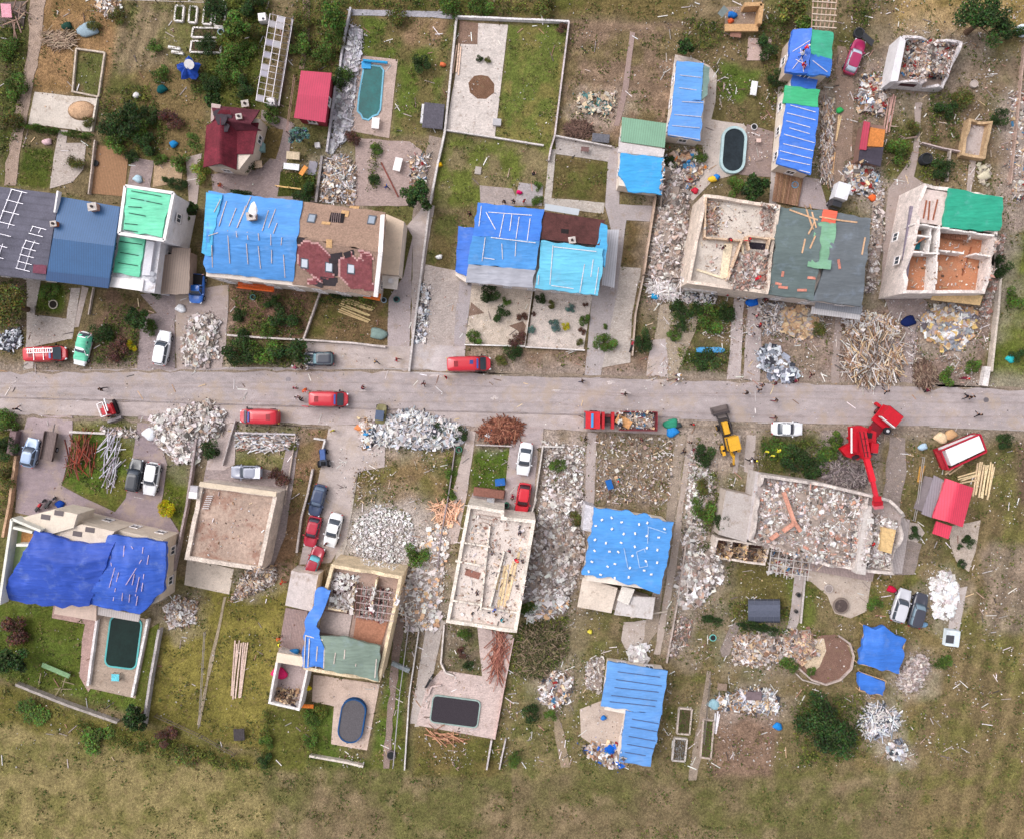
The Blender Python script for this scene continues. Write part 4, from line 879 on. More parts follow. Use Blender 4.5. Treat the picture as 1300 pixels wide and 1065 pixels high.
for k in range(12):m=MB();a_=rnd.uniform(0,3.1);p=W(rnd.uniform(4,32),rnd.uniform(6,40),.5);m.bar(p-Vector((math.cos(a_),math.sin(a_),.1)),p+Vector((math.cos(a_),math.sin(a_),.3)),.12,.1,jit(K(150,125,110),.3));m.build('timber','timber',b)
# ================================================================ BUILDINGS, south side
b=bldg('house','cream house with open green rooms under two big crumpled royal blue tarps','house',110,710)
walls(b,[(18,668),(62,648),(142,668),(210,684),(204,765),(170,778),(112,770),(18,758),(4,752)],4.6,K(222,206,190),inset=.3)
RB=K(22,74,186)
m=MB();m.prism([W(x,y,6.6).xy for x,y in[(20,658),(60,668),(48,676),(20,740),(2,762),(-2,745)]],4.4,5.6,K(160,176,120));m.build('open_room','plaster',b,sup=True)
m=MB()
for a_,c_ in(((20,657),(4,765)),((20,657),(56,672)),((26,690),(44,690)),((22,668),(46,674))):m.bar(W(*a_,6.2),W(*c_,6.2),.3,1.6,K(225,222,212))
m.build('outer_wall','plaster',b)
m=MB();m.prism([W(x,y,5.8).xy for x,y in[(28,664),(44,668),(42,690),(26,690)]],5.65,5.75,K(206,150,92));m.build('orange_floor','tile',b)
m=MB();m.prism([W(x,y,5.2).xy for x,y in[(34,655),(74,645),(103,651),(98,668),(56,680)]],2,6.0,K(226,212,196));m.prism([W(x,y,5.5).xy for x,y in[(60,680),(104,665),(146,674),(134,690),(100,690)]],2,5.6,K(224,208,192));m.build('bay_wall','plaster',b)
for x,y in((58,656),(75,651),(96,678),(112,673)):m=MB();m.box((*W(x,y,6).xy,6.02 if y<660 else 5.62),(1.1,.6,.05),(0,0,-.15),K(90,78,80));m.build('roof_window','window_glass',b)
cloth('tarp',b,[[(46,672,6.6),(80,684,6.3),(110,690,6.2),(146,688,6.1)],[(30,700,7.4),(70,712,7.6),(100,716,7.4),(140,706,6.9)],[(8,745,6.2),(40,748,6.4),(80,750,6.5),(124,742,6.4)],[(2,758,5.2),(40,766,5.3),(80,770,5.4),(114,768,5.4)]],RB,'tarp',.2,.8,seed=31,edge=.14,label='larger left royal blue tarp, deeply folded')
cloth('tarp',b,[[(138,678,5.8),(170,682,5.7),(211,688,5.4)],[(128,710,6.6),(165,716,6.8),(211,722,5.9)],[(118,748,6.2),(160,754,6.3),(208,748,5.6)],[(112,766,5.2),(150,774,5.2),(178,779,5.1)]],K(24,84,194),'tarp',.2,.6,seed=32,edge=.12,label='right royal blue tarp pinned with pink battens')
battens(b,[(158,692,157,706),(167,693,169,696),(182,694,181,702),(189,704,187,716),(180,710,160,742),(171,728,168,742),(183,728,180,750),(177,732,172,756),(165,754,164,764),(156,752,155,762),(147,746,144,762),(175,756,173,768),(146,720,139,745),(151,726,148,738),(140,705,142,718)],col=K(190,170,205),w_=.09)
m=MB();m.prism([W(x,y,2.6).xy for x,y in[(114,768),(178,780),(176,789),(112,778)]],2.4,2.6,K(196,186,184));m.build('pergola_roof','sheet_roof',b)
m=MB();m.prism([W(x,y,3.2).xy for x,y in[(68,768),(120,766),(120,789),(66,780)]],-.05,2.8,K(214,190,176));m.build('rear_bay','plaster',b)
b=bldg('roofless_house','roofless two-storey shell with dusty brown floor and cream parapet left of the row of cars','house',292,668)
ruin(b,[(253,613),(352,626),(331,725),(234,710)],3.6,4.1,K(218,202,190),K(180,156,142),jag=.25,t=.5,fmat='stained_floor',seed=5)
m=MB();m.bar(W(254,614,4.1),W(351,627,4.1),.6,.25,K(216,198,176));m.build('parapet_coping','plaster',b)
m=MB()
for k in range(7):m.box(W(261+k*.9,645-k*2.6,3.72),(.8,.12,.1),(0,0,0),K(190,180,180))
m.build('stair_hatch','metal',b)
m=MB();m.box(W(246,628,4.2),(1.0,.8,.6),(0,0,-.1),K(236,230,230));m.box(W(247,620,4.2),(.9,.7,.5),(0,0,-.1),K(190,185,190));m.build('chimney_stub','plaster',b)
b=bldg('damaged_house','house with torn blue tarp, grey-green tarp and exposed ceiling joists above the capsule pool','house',447,790)
ruin(b,[(420,716),(511,731),(482,866),(384,850)],4.4,5.6,K(226,204,172),K(176,150,138),jag=.5,t=.4,seed=6,inner=[(416,772,450,778),(478,735,470,780),(450,740,446,780)])
for k in range(8):m=MB();m.bar(W(454+k*5.8,742+k*1,5.3),W(450+k*5.6,785+k*.8,5.3),.1,.12,K(150,110,104));m.build('joist','timber',b)
for k in range(5):m=MB();m.bar(W(452,746+k*9,5.4),W(500,752+k*9,5.4),.1,.1,K(180,160,158));m.build('cross_beam','timber',b)
m=MB();m.prism([W(x,y,4.6).xy for x,y in[(410,775),(447,780),(442,808),(404,802)]],4.4,4.52,K(196,178,172));m.prism([W(x,y,4.6).xy for x,y in[(452,784),(492,790),(484,818),(448,812)]],4.4,4.52,K(176,124,100));m.build('ceiling_board','timber',b)
cloth('tarp',b,[[(403,744,6.0),(420,748,6.3)],[(398,765,6.3),(412,772,6.6)],[(386,788,6.2),(402,795,6.6)],[(386,810,5.9),(412,822,6.6)],[(384,846,5.7),(412,850,5.8)]],K(44,122,218),'tarp',.13,.3,seed=33,edge=.3,label='torn bright blue tarp')
cloth('tarp',b,[[(406,806,6.5),(440,808,6.8),(482,820,6.0)],[(412,826,6.6),(446,830,6.7),(482,838,6.0)],[(412,850,5.8),(446,856,5.8),(480,864,5.7)]],K(128,146,132),'tarp',.13,.4,seed=34,edge=.15,label='grey-green tarp on the back slope')
battens(b,[(388,806,386,846),(393,810,391,846),(403,820,401,848),(412,822,411,848),(388,806,410,812),(426,828,424,842),(438,824,437,836),(452,842,450,856),(478,836,476,860)],col=K(214,200,190),w_=.12)
m=MB();m.prism([W(x,y,2.9).xy for x,y in[(370,724),(404,730),(396,776),(362,768)]],-.05,2.9,CREAM,K(204,192,190));m.build('annex','concrete',b,sup=True)
m=MB();m.prism([W(x,y,.5).xy for x,y in[(362,772),(390,776),(384,832),(352,832)]],-.05,.3,K(160,138,136));m.build('terrace','decking',b,sup=True)
ruin(b,[(352,828),(392,846),(380,902),(340,893)],.6,2.7,K(232,226,224),K(176,158,156),jag=.1,t=.28,seed=7,name='room_wall')
m=MB();m.prism([W(x,y,2.8).xy for x,y in[(352,828),(388,834),(386,846),(350,840)]],2.6,2.8,K(226,210,190));m.build('room_roof','plaster',b,sup=True)
b=bldg('roofless_house','long roofless cream house in the middle with stacked timber on its floor','house',625,722)
ruin(b,[(594,640),(640,648),(640,656),(680,660),(656,804),(566,790)],5.6,6.3,K(232,220,208),K(222,208,200),jag=.35,t=.4,seed=8,iz=6.2,
inner=[(584,688,622,694),(622,664,610,775),(578,712,610,718),(573,762,612,768),(612,772,660,778),(640,700,622,770)])
m=MB()
for s in range(4):m.bar(W(604+s*4,652+s*5,6.0),W(636-s*4,657+s*5,6.0),.12,.1,K(170,150,140))
m.build('roof_timber','timber',b)
for s in[(641,718,632,770),(645,716,636,768),(652,712,645,740),(655,716,644,762),(648,728,640,770),(634,728,630,748),(659,700,656,716)]:battens(b,[s],w_=.28,col=jit(K(226,198,158),.12),name='stacked_plank')
m=MB();m.box(on(600,728)+Vector((0,0,.04)),(1.8,.8,.1),(0,0,-.3),K(150,104,92));m.build('stair_opening','timber',b)
b=bldg('house','low house under a bright blue tarp weighted with white sandbags, concrete slabs below','house',796,700)
walls(b,[(757,647),(850,661),(840,752),(742,738)],4.2,CREAM)
cloth('tarp',b,[[(755,645,4.5),(806,650,4.6),(853,664,4.5)],[(748,690,4.8),(800,696,4.9),(848,710,4.8)],[(740,728,4.5),(790,738,4.6),(838,754,4.5)]],K(58,146,224),'tarp',.1,.5,seed=35,edge=.25)
for k in range(34):
 u,v=(k%6+.5+rnd.uniform(-.25,.25))/6,(k//6+.5+rnd.uniform(-.25,.25))/6;x,y=755+u*94-v*14,648+u*16+v*84;m=MB();p=on(x,y)
 m.box(p+Vector((0,0,.1)),(.32,.22,.14),(0,0,rnd.uniform(0,3)),WHITE,.7);m.build('sandbag','fabric',b)
battens(b,[(822,668,846,676),(823,668,822,690),(792,695,797,720),(808,700,812,720),(818,696,822,718),(808,700,818,696),(812,720,822,718)],col=K(160,190,230),w_=.1)
m=MB();m.prism([W(x,y,2.6).xy for x,y in[(740,732),(784,746),(776,778),(733,770)]],2.3,2.6,K(222,206,192));m.prism([W(x,y,2.9).xy for x,y in[(790,744),(806,748),(798,768),(784,762)]],2.5,2.8,K(226,218,210));m.prism([W(x,y,2.4).xy for x,y in[(786,756),(832,758),(828,786),(780,780)]],2.1,2.35,K(206,198,196));m.build('concrete_slab','concrete',b,sup=True)
m=MB();m.prism([W(x,y,2.2).xy for x,y in[(744,738),(826,760),(820,780),(738,768)]],-.05,2.0,K(180,165,155));m.build('lower_wall','masonry',b);m=MB();m.prism([W(x,y,4.1).xy for x,y in[(744,641),(757,645),(752,676),(740,674)]],-.05,3.4,K(205,200,205));m.build('lower_wall','masonry',b)
b=bldg('outbuilding','L-shaped low outbuilding under light blue tarp with thin dark cross battens','outbuilding',812,905)
walls(b,[(773,842),(846,852),(826,972),(786,966),(796,908),(765,900)],2.7,CREAM,win=(1.4,))
cloth('tarp',b,[[(772,839,3.0),(848,851,3.0)],[(763,896,2.9),(840,906,2.9)]],K(88,152,222),'tarp',.05,.3,seed=36)
cloth('tarp',b,[[(795,903,2.95),(840,905,2.95)],[(786,966,2.9),(826,973,2.9)]],K(84,148,220),'tarp',.05,.3,seed=37)
battens(b,[(784,852,838,859),(782,862,840,870),(780,872,836,878),(776,882,834,889),(774,890,832,896),(802,912,836,918),(800,922,834,928),(798,934,832,940),(796,944,830,950),(793,954,828,960)],col=K(84,96,130),w_=.08)
b=bldg('ruined_complex','large demolished house with rubble filled rooms under the red excavator boom','ruined house',1040,670)
ruin(b,[(967,602),(1048,614),(1132,634),(1153,656),(1136,730),(1060,722),(954,688)],3.2,4.3,K(206,194,188),K(168,154,150),jag=1.5,t=.35,seed=9,inner=[(1105,632,1086,722,4.4),(1030,614,1026,640,4),(1040,680,1034,716,4),(1062,700,1086,704,4)])
m=MB();m.prism([W(x,y,3.0).xy for x,y in[(922,622),(960,630),(948,688),(912,678)]],-.05,3.0,K(190,176,166),K(182,172,168));m.build('flat_roof_block','concrete',b,sup=True)
m=MB();m.prism([W(x,y,3.2).xy for x,y in[(960,598),(976,604),(960,686),(948,684)]],-.05,3.1,K(200,190,186),K(190,182,182));m.build('concrete_wall','concrete',b,sup=True);m=MB();m.prism([W(x,y,3.1).xy for x,y in[(1090,648),(1100,640),(1092,726),(1080,724)]],3.2,4.6,K(205,196,192));m.build('concrete_wall','concrete',b,sup=True)
ruin(b,[(910,682),(978,692),(972,718),(904,708)],.4,2.5,K(214,200,190),K(110,80,76),jag=.3,t=.25,seed=10,name='room_wall',inner=[(930,685,926,712,2.3),(950,688,946,714,2.3)])
for k in range(6):m=MB();m.bar(W(980+k*10,694+k*1.4,2.4),W(975+k*10,730+k*1.4,2.4),.08,.08,K(226,216,212));m.build('carport_beam','metal',b)
for k in range(4):m=MB();m.bar(W(978,698+k*9,2.5),W(1030,705+k*9,2.5),.08,.08,K(226,216,212));m.build('carport_rail','metal',b)
m=MB();m.prism([W(x,y,.5).xy for x,y in[(1020,706),(1112,722),(1108,738),(1016,722)]],-.05,.4,K(176,156,152));m.prism([W(x,y,.5).xy for x,y in[(1136,654),(1156,660),(1146,728),(1128,728)]],-.05,.36,K(190,178,176));m.build('terrace','decking',b,sup=True)
m=MB()
for s in((991,623,1004,660),(1004,660,1012,672),(1004,662,990,672),(984,675,974,682)):m.bar(on(s[0],s[1])+Vector((0,0,1.1)),on(s[2],s[3])+Vector((0,0,1.1)),.45,.4,K(208,150,130))
m.build('brick_ridge','masonry',b);m=MB();m.prism([W(x,y,4).xy for x,y in[(1118,668),(1136,672),(1130,702),(1116,698)]],3.3,4.3,K(214,180,130));m.build('wood_ceiling','timber',b)
b=bldg('barn','coral red metal-roofed barn with a grey lean-to beside the red trailer','barn',1208,645)
walls(b,[(1198,610),(1236,620),(1222,668),(1186,658)],3.2,K(190,120,120),win=(1.5,))
cloth('roof',b,[[(1201,607,3.4),(1184,657,3.4)],[(1218,613,4.0),(1203,662,4.0)],[(1236,619,3.4),(1222,669,3.4)]],K(222,66,92),'sheet_roof',.01,.2,edge=0)
cloth('porch_roof',b,[[(1189,661,2.9),(1209,668,2.9)],[(1184,677,2.8),(1204,684,2.8)]],K(222,66,92),'sheet_roof',0,.15,edge=0)
cloth('lean_to_roof',b,[[(1186,603,2.6),(1198,609,2.7)],[(1170,652,2.6),(1183,657,2.7)]],K(150,140,148),'sheet_roof',0,.15,edge=0)
walls(b,[(1187,604),(1197,608),(1182,656),(1171,651)],2.4,K(150,140,145),win=(),name='lean_to_wall')
for x,y,l_,rows in[(1118,822,'tent-like shed under a large bright blue tarp right of the round garden',[[(1098,795,1.6),(1122,797,1.9),(1149,812,1.5)],[(1094,818,2.1),(1118,822,2.5),(1146,832,1.9)],[(1090,842,1.5),(1112,848,1.8),(1140,853,1.4)]]),(1106,868,'smaller low heap under a blue tarp below the tent-like shed',[[(1093,853,.9),(1125,864,.9)],[(1090,866,1.3),(1122,872,1.2)],[(1091,876,.9),(1120,882,.9)]])]:
 b=bldg('tarp_shelter',l_,'tarp shelter',x,y);P=[rows[0][0],rows[0][-1],rows[-1][-1],rows[-1][0]]
 m=MB()
 for k in range(4):m.bar(W(*P[k]),W(*P[(k+1)%4]),.1,.1,WOOD);m.tube(Vector((*W(*P[k]).xy,-.05)),W(*P[k]),.06,col=WOOD)
 m.build('frame','timber',b);cloth('tarp',b,rows,K(28,112,214),'tarp',.16,.6,seed=40+int(x),edge=.25)
b=bldg('umbrella_tarp','crumpled blue parasol with a white round top on the garden grass','parasol',238,86)
m=MB();c=W(238,86,1.6);m.rings([[c+Vector((rr*(1+.22*math.sin(5*t+z))*math.cos(t),rr*(1+.22*math.sin(5*t))*math.sin(t),z+.1*math.sin(5*t)))for t in[i*math.pi/10 for i in range(20)]]for rr,z in((1.35,-.5),(1.0,-.2),(.6,.1),(.15,.3))],K(20,66,160));m.build('canopy','tarp',b)
m=MB();m.tube(W(240,82,1.9),W(240,82,2.0),.6,n=14,col=WHITE);m.build('disc','plaster',b);m=MB();m.tube(W(238,86,0),Vector((*W(238,86,1.6).xy,1.7)),.04,col=SILVER);m.build('pole','metal',b)
# ================================================================ GARDEN WALLS AND FENCES
def wall(label,pts,h=.8,t=.22,col=(190,178,174),name='garden_wall',cat='wall',mat='masonry',group=None):
 P=[on(*p)for p in pts];m=MB();r=random.Random(int(pts[0][0]))
 for a_,b_ in zip(P[:-1],P[1:]):
  d=b_-a_;L=d.length;k=max(1,int(L/1.6));an=math.atan2(d.y,d.x)
  for j in range(k):
   c=a_+d*((j+.5)/k);hh=h*(1-r.uniform(0,.08));m.box((c.x,c.y,hh/2-.03),(L/k+.02,t,hh+.06),(0,0,an+r.uniform(-.012,.012)),K(*col))
 return m.build(name,mat,None,label=label,cat=cat,group=group)
def fence(label,pts,h=1.3,col=(150,140,138),post=2.4,rails=2):
 P=[on(*p)for p in pts];t=thing('fence',label,'fence',P[0],None);rl=MB()
 for a_,b_ in zip(P[:-1],P[1:]):
  d=b_-a_;L=d.length;k=max(1,int(L/post))
  for z in[h*(i+1)/rails-.08 for i in range(rails)]:rl.bar((a_.x,a_.y,a_.z+z),(b_.x,b_.y,b_.z+z),.06,.05,K(*col))
  for j in range(k+1):
   c=a_+d*(j/k);pm=MB();pm.tube(c-Vector((0,0,.05)),c+Vector((0,0,h)),.05,n=6,col=K(*col));pm.build('post','metal',t)
 rl.build('rail','metal',t);return t
LW=(206,198,196)
for a_ in[
('long pale wall left of the paved yard with the fire pit',[(580,24),(565,170),(556,210),(546,262),(524,436),(520,472)],.6,.25,LW),
('white wall along the top edge of the square lawn',[(581,24),(722,30)],.7,.22,(226,220,222)),
('thin pale wall right of the square lawn',[(722,30),(704,174),(699,190),(696,206)],.7,.2,(206,192,194)),
('low wall between the paved yard and the scrubby lawn below',[(563,166),(628,176),(690,186)],.4,.2,LW),
('pale wall above the bench on the path right of the scrubby lawn',[(704,174),(776,188)],.6,.18,LW),
('stone border wall around the grass patch with sand behind the orange soil yard',[(93,118),(98,63),(134,68),(126,124),(92,117)],.3,.2,(196,180,166)),
('cream wall right of the pale patio by the hedges',[(125,126),(118,168)],.5,.2,(216,204,192)),
('thin wall left of the wooden deck by the long row house',[(123,180),(115,248)],.6,.15,(196,180,170)),
('wall on the left side of the stone strip beside the red shed',[(427,112),(416,195)],.7,.25,(186,180,186)),
('mossy wall at the foot of the stone strip below the red shed',[(410,200),(402,258)],.6,.3,(150,142,142)),
('thin wall at the left of the curved patio with the tarp building',[(856,80),(846,178)],.5,.15,(206,196,190)),
('tan wall between brown strip lawn and rubble heap left of roofless house',[(831,252),(816,350)],1.0,.2,(196,170,152)),
('wall continuing down to the street beside the dark motorbike',[(816,352),(806,400),(802,452)],.8,.16,(190,170,156)),
('white wall in front of the left gravel garden',[(590,438),(666,440)],.5,.15,(232,228,226)),
('white wall in front of the right gravel garden',[(667,441),(742,445)],.5,.15,(222,214,212)),
('tall thin wall dividing the two gravel gardens',[(676,368),(666,440)],.6,.12,(214,202,194)),
('curved kerb wall under the round bush at the corner of the small gravel strip',[(758,430),(760,444),(778,444),(779,436)],.4,.15,LW),
('tan wall right of the brush strip with the cardboard heap, running to the street',[(1266,352),(1262,400),(1254,472)],.9,.28,(206,192,180)),
('broken white wall block by the street end of the tan wall',[(1250,466),(1246,490)],.8,.7,(220,212,210)),
('thin wall around the pen with the black barrel, upper edge',[(1168,183),(1194,190),(1218,193)],.6,.15,(190,172,170)),
('short wall right of the pen with the black barrel',[(1204,192),(1200,232)],.6,.18,(176,162,154)),
('long thin wall down the right side of the top right debris field',[(1298,60),(1290,140),(1280,235)],.6,.16,(176,150,138)),
('wall between the two front gardens of the tarped double house',[(393,364),(387,430)],.6,.2,(186,172,168)),
('street side wall under the tarped double house gardens',[(290,426),(345,430),(388,432),(450,436),(490,441)],.6,.22,(206,194,190)),
('lawn edging wall beside the blue-roofed house front path',[(120,366),(114,400)],.4,.14,(190,174,166)),
('wall left of the blue-grey car along the grassy edge',[(24,578),(16,640),(8,680)],.8,.3,(196,160,132)),
('brown gate wall behind the blue-grey car',[(24,547),(19,576)],1.2,.8,(128,106,108)),
('short white wall above the lawn with rusty beams',[(90,548),(135,550)],.4,.25,(205,196,194)),
('grey wall right of the white hatchback lawn strip',[(252,556),(240,640),(230,690),(220,735)],.9,.25,(168,152,152)),
('wall beside the path left of the silver hatchback yard',[(300,534),(284,590)],.6,.15,(190,178,176)),
('low white wall above the yellow grass of the silver hatchback yard',[(300,549),(376,551)],.5,.2,(200,192,196)),
('thin wall at right of the silver hatchback yard',[(376,552),(362,640)],.4,.14,(186,168,158)),
('pale post wall of the tiny yard at the top of the parked car row',[(400,556),(414,558),(410,572)],.7,.2,(214,208,208)),
('crumbling wall left of the parked car row',[(398,595),(392,625),(384,655),(378,700)],.6,.25,(190,178,174)),
('fine wall between weedy plot and the narrow green strip left of the roofless middle house',[(578,568),(570,626),(560,680),(556,720)],.5,.14,(150,138,142)),
('wall above the small lawn with the blue bin',[(604,564),(650,566)],.6,.15,(190,178,176)),
('wall right of the driveway with white and red cars',[(689,566),(678,640),(676,662)],.7,.18,(206,196,190)),
('wall across the top of the white rubble plot',[(686,566),(716,567)],.5,.2,(214,206,202)),
('white wall between the roofless middle house path and the weedy left plot',[(532,800),(520,880),(514,975)],.5,.16,(216,208,206)),
('rounded white wall around the bushy patch below the roofless middle house',[(564,792),(560,840),(566,852),(576,856)],.5,.2,(216,204,198)),
('pink wall on the right edge of the pink pool terrace',[(652,808),(640,870),(628,936)],.5,.16,(210,180,174)),
('pink curved kerb at the top left of the black pool terrace',[(544,880),(548,870),(560,868)],.4,.2,(206,184,178)),
('narrow wall at the bottom edge right of the black pool terrace',[(624,938),(618,974)],.6,.2,(200,190,190)),
('second narrow wall at the bottom edge, right of the first',[(642,936),(634,974)],.5,.15,(200,190,190)),
('white rail wall left of the dark green pool',[(126,782),(114,868)],.6,.3,(232,224,224)),
('white rail wall right of the dark green pool',[(190,784),(170,882)],.6,.3,(232,226,226)),
('long grey diagonal wall under the left bottom lawn',[(24,866),(90,892),(152,914)],.8,.3,(172,162,156)),
('tall grey wall between left bottom lawn and dry field',[(206,796),(196,850),(186,918)],1.0,.3,(180,172,172)),
('pale wall at the bottom edge left of the capsule pool lawn',[(394,957),(440,965),(462,970)],.6,.25,(212,200,190)),
('thin kerb ring around the round soil garden',[(1014,848),(1030,862),(1048,868),(1066,862),(1080,848),(1083,832),(1078,816),(1064,806)],.3,.22,(186,168,160)),
('curved kerb leading from shrubs to the round soil garden',[(1010,854),(1018,862),(1040,868)],.25,.15,(190,176,168)),
('long pale wall left of the blocky rubble strip by the twin tracks',[(870,690),(860,760),(846,840)],.4,.18,(186,170,162)),
('white wall leaning right of the shell with two-room timber',[(1022,724),(1016,790)],.3,.2,(196,186,182)),
('grey drain wall strip above the pool lawn at the top',[(446,12),(436,60),(430,110)],.6,.25,(190,184,190)),
('scrap-stone wall left of the pink sand garden',[(20,545),(0,545)],.5,.2,(180,160,150)),
('edging wall at the foot of the silver car yard path',[(498,840),(520,850)],.5,.5,(160,168,172)),
]:wall(*a_)
for a_ in[
('wire fence along the whole top of the left vegetable plots',[(146,2),(200,4),(262,6)],1.2),
('wooden trellis fence below the strip of stone by the red shed',[(352,238),(384,242)],.9,(200,160,100),1.5),
('rusty pipe fence left of the red shed',[(376,100),(366,170)],1.1,(120,86,78)),
('thin wire fence through the dry field at the bottom left',[(262,800),(255,920)],.9),
('post and rail fence right of the narrow brown strip at the bottom',[(520,790),(508,880),(500,970)],1.0,(186,178,182)),
('fence of short posts between twin tracks and blocky rubble',[(900,860),(892,940)],1.0,(140,128,120)),
('white fence panel standing left of the boathouse style right lean-to',[(1170,580),(1162,640),(1158,660)],.8,(210,204,202)),
('timber rail fence round the small pen by the square slab',[(1140,175),(1146,178),(1160,176)],.8,(190,160,150)),
('fence on the bank behind the charcoal-tarped yard hedge',[(200,905),(255,930),(300,955)],1.0,(110,96,88)),
]:fence(*a_)
# ================================================================ VEHICLES
def outline(a_,b_,p=5,n=28,x0=0,front=.1):
 out=[]
 for i in range(n):
  t=2*math.pi*i/n;c,s=math.cos(t),math.sin(t);x=a_*math.copysign(abs(c)**(2/p),c);y=b_*math.copysign(abs(s)**(2/p),s)
  y*=1-front*abs(x/a_)**4*(1.3 if x>0 else .7);out.append((x+x0,y))
 return out
def xf(front,rear,z=None):
 f,r_=on(*front),on(*rear);g0,g1=W(*front),W(*rear);d=g0-g1;L=d.length;c=(g0+g1)/2
 z=drop(c.x,c.y)if z is None else z
 return Vector((c.x,c.y,z)),math.atan2(d.y,d.x),L
class VB(MB):  # builds in vehicle coordinates
 def done(s,name,mat,parent,smooth=False,label=None):
  rot=Matrix.Rotation(parent['_a'],3,'Z');o=Vector(parent['_c']);s.v=[tuple(o+rot@Vector(p))for p in s.v]
  return s.build(name,mat,parent,smooth,label=label)
def vehicle(name,label,cat,front,rear,group=None,z=None):
 c,a_,L=xf(front,rear,z);t=thing(name,label,cat,c,group);t['_a']=a_;t['_c']=tuple(c);return t,L
WHL={}
def wheels(t,pos,r=.32,w_=.22,rimc=SILVER,dbl=False):
 a_=t['_a'];base=Vector(t['_c']);off=base-Vector(t['_o'])
 for(x,y)in pos:
  key=(r,w_,tuple(rimc))
  if key not in WHL:
   m=MB();n=16;pr=[(r*.62,-w_/2),(r*.95,-w_/2),(r,-w_*.3),(r,w_*.3),(r*.95,w_/2),(r*.62,w_/2)]
   m.rings([[Vector((q*math.cos(2*math.pi*i/n),h,q*math.sin(2*math.pi*i/n)))for i in range(n)]for q,h in pr],K(34,32,36));o1=m.build('tyre','rubber')
   m=MB();m.tube((0,-w_*.52,0),(0,w_*.52,0),r*.6,n=12,col=rimc);m.tube((0,-w_*.58,0),(0,w_*.58,0),r*.18,n=8,col=K(90,90,96));o2=m.build('rim','metal')
   WHL[key]=(o1.data,o2.data,o1.location.copy(),o2.location.copy());bpy.data.objects.remove(o1);bpy.data.objects.remove(o2)
  d1,d2,l1,l2=WHL[key];rot=Matrix.Rotation(a_,3,'Z')
  e_=bpy.data.objects.new('wheel',d1);SC.collection.objects.link(e_);e_.parent=t;e_.location=off+rot@(Vector((x,y,r))+l1);e_.rotation_euler=(0,0,a_)
  g=bpy.data.objects.new('rim',d2);SC.collection.objects.link(g);g.parent=e_;g.location=l2-l1
def bodyshell(m,L,w_,zs,col,p=6,front=.12,hood=.0):
 a_,b_=L/2,w_/2
 def rg(sc,z,dz=0):return[Vector((x*(1-(1-sc)*.5 if sc>.9 else sc),y*sc,z-hood*max(0,(x/a_))**3*(z>zs[2]-.01)+dz))for x,y in outline(a_,b_,p,28,0,front)]
 m.rings([rg(.94,zs[0]),rg(1,zs[1]),rg(1.0,zs[2]-.02),rg(.955,zs[3]),rg(.6,zs[3]+.04),rg(.15,zs[3]+.05)],col)
def car(label,col,front,rear,kind='hatchback',group='cars parked along the street and in the yards',name='parked_car',glass=K(64,72,84),extra=None,mat='paint'):
 t,L=vehicle(name,label,'car',front,rear,group)
 w_={'hatchback':1.72,'sedan':1.78,'estate':1.78,'pickup':1.85}[kind];h={'hatchback':1.46,'sedan':1.4,'estate':1.5,'pickup':1.6}[kind];a_,b_=L/2,w_/2
 m=VB();bodyshell(m,L,w_,(.2,.42,.72,.88),col,hood=.16);m.done('body',mat,t,True)
 c0,c1,r0,r1={'hatchback':(-.93,.42,-.66,.08),'sedan':(-.68,.44,-.36,.1),'estate':(-.95,.42,-.84,.1),'pickup':(-.2,.5,-.14,.2)}[kind]
 def rr(x0,x1,hw,z,p=7,sh=0):return[Vector((x,y,z))for x,y in outline((x1-x0)/2*a_,hw,p,24,(x0+x1)/2*a_,.05)]
 g=VB();g.rings([rr(c0,c1,b_*.88,.86),rr((c0*.55+r0*.45),(c1*.55+r1*.45),b_*.83,(.9+h)/2),rr(r0-.02,r1+.02,b_*.72,h-.06)],glass);g.done('windows','window_glass',t,True)
 r_=VB();r_.rings([rr(r0-.03,r1+.03,b_*.74,h-.07),rr(r0-.01,r1+.01,b_*.72,h-.01),rr(r0+.12,r1-.12,b_*.5,h+.02)],col)
 for sy in(-1,1):
  for(xa,xb)in((c0+.03,r0),(c1-.03,r1),((r0+r1)/2-.02,(r0+r1)/2)):
   r_.bar((xa*a_,sy*b_*.87,.9),(xb*a_,sy*b_*.735,h-.05),.07,.07,col)
 r_.done('roof',mat,t)
 if kind=='pickup':
  bd=VB();bd.box((-.6*a_,0,.93),(.68*a_,w_*.78,.12),col=K(40,38,42));bd.done('load_bed','rubber',t)
 wheels(t,[(x,y)for x in(-.6*a_,.62*a_)for y in(-b_+.08,b_-.08)])
 for sy in(-1,1):
  q=VB();q.box((a_*.93,sy*b_*.62,.62),(.22,.34,.14),(0,0,-sy*.35),K(225,230,238));q.done('headlight','window_glass',t)
  q=VB();q.box((-a_*.955,sy*b_*.68,.76),(.12,.3,.16),(0,0,sy*.2),K(170,22,30));q.done('tail_light','window_glass',t)
  q=VB();q.box(((c1-.12)*a_,sy*(b_+.06),.98),(.12,.2,.12),(0,0,0),col);q.done('mirror',mat,t)
 return t,L
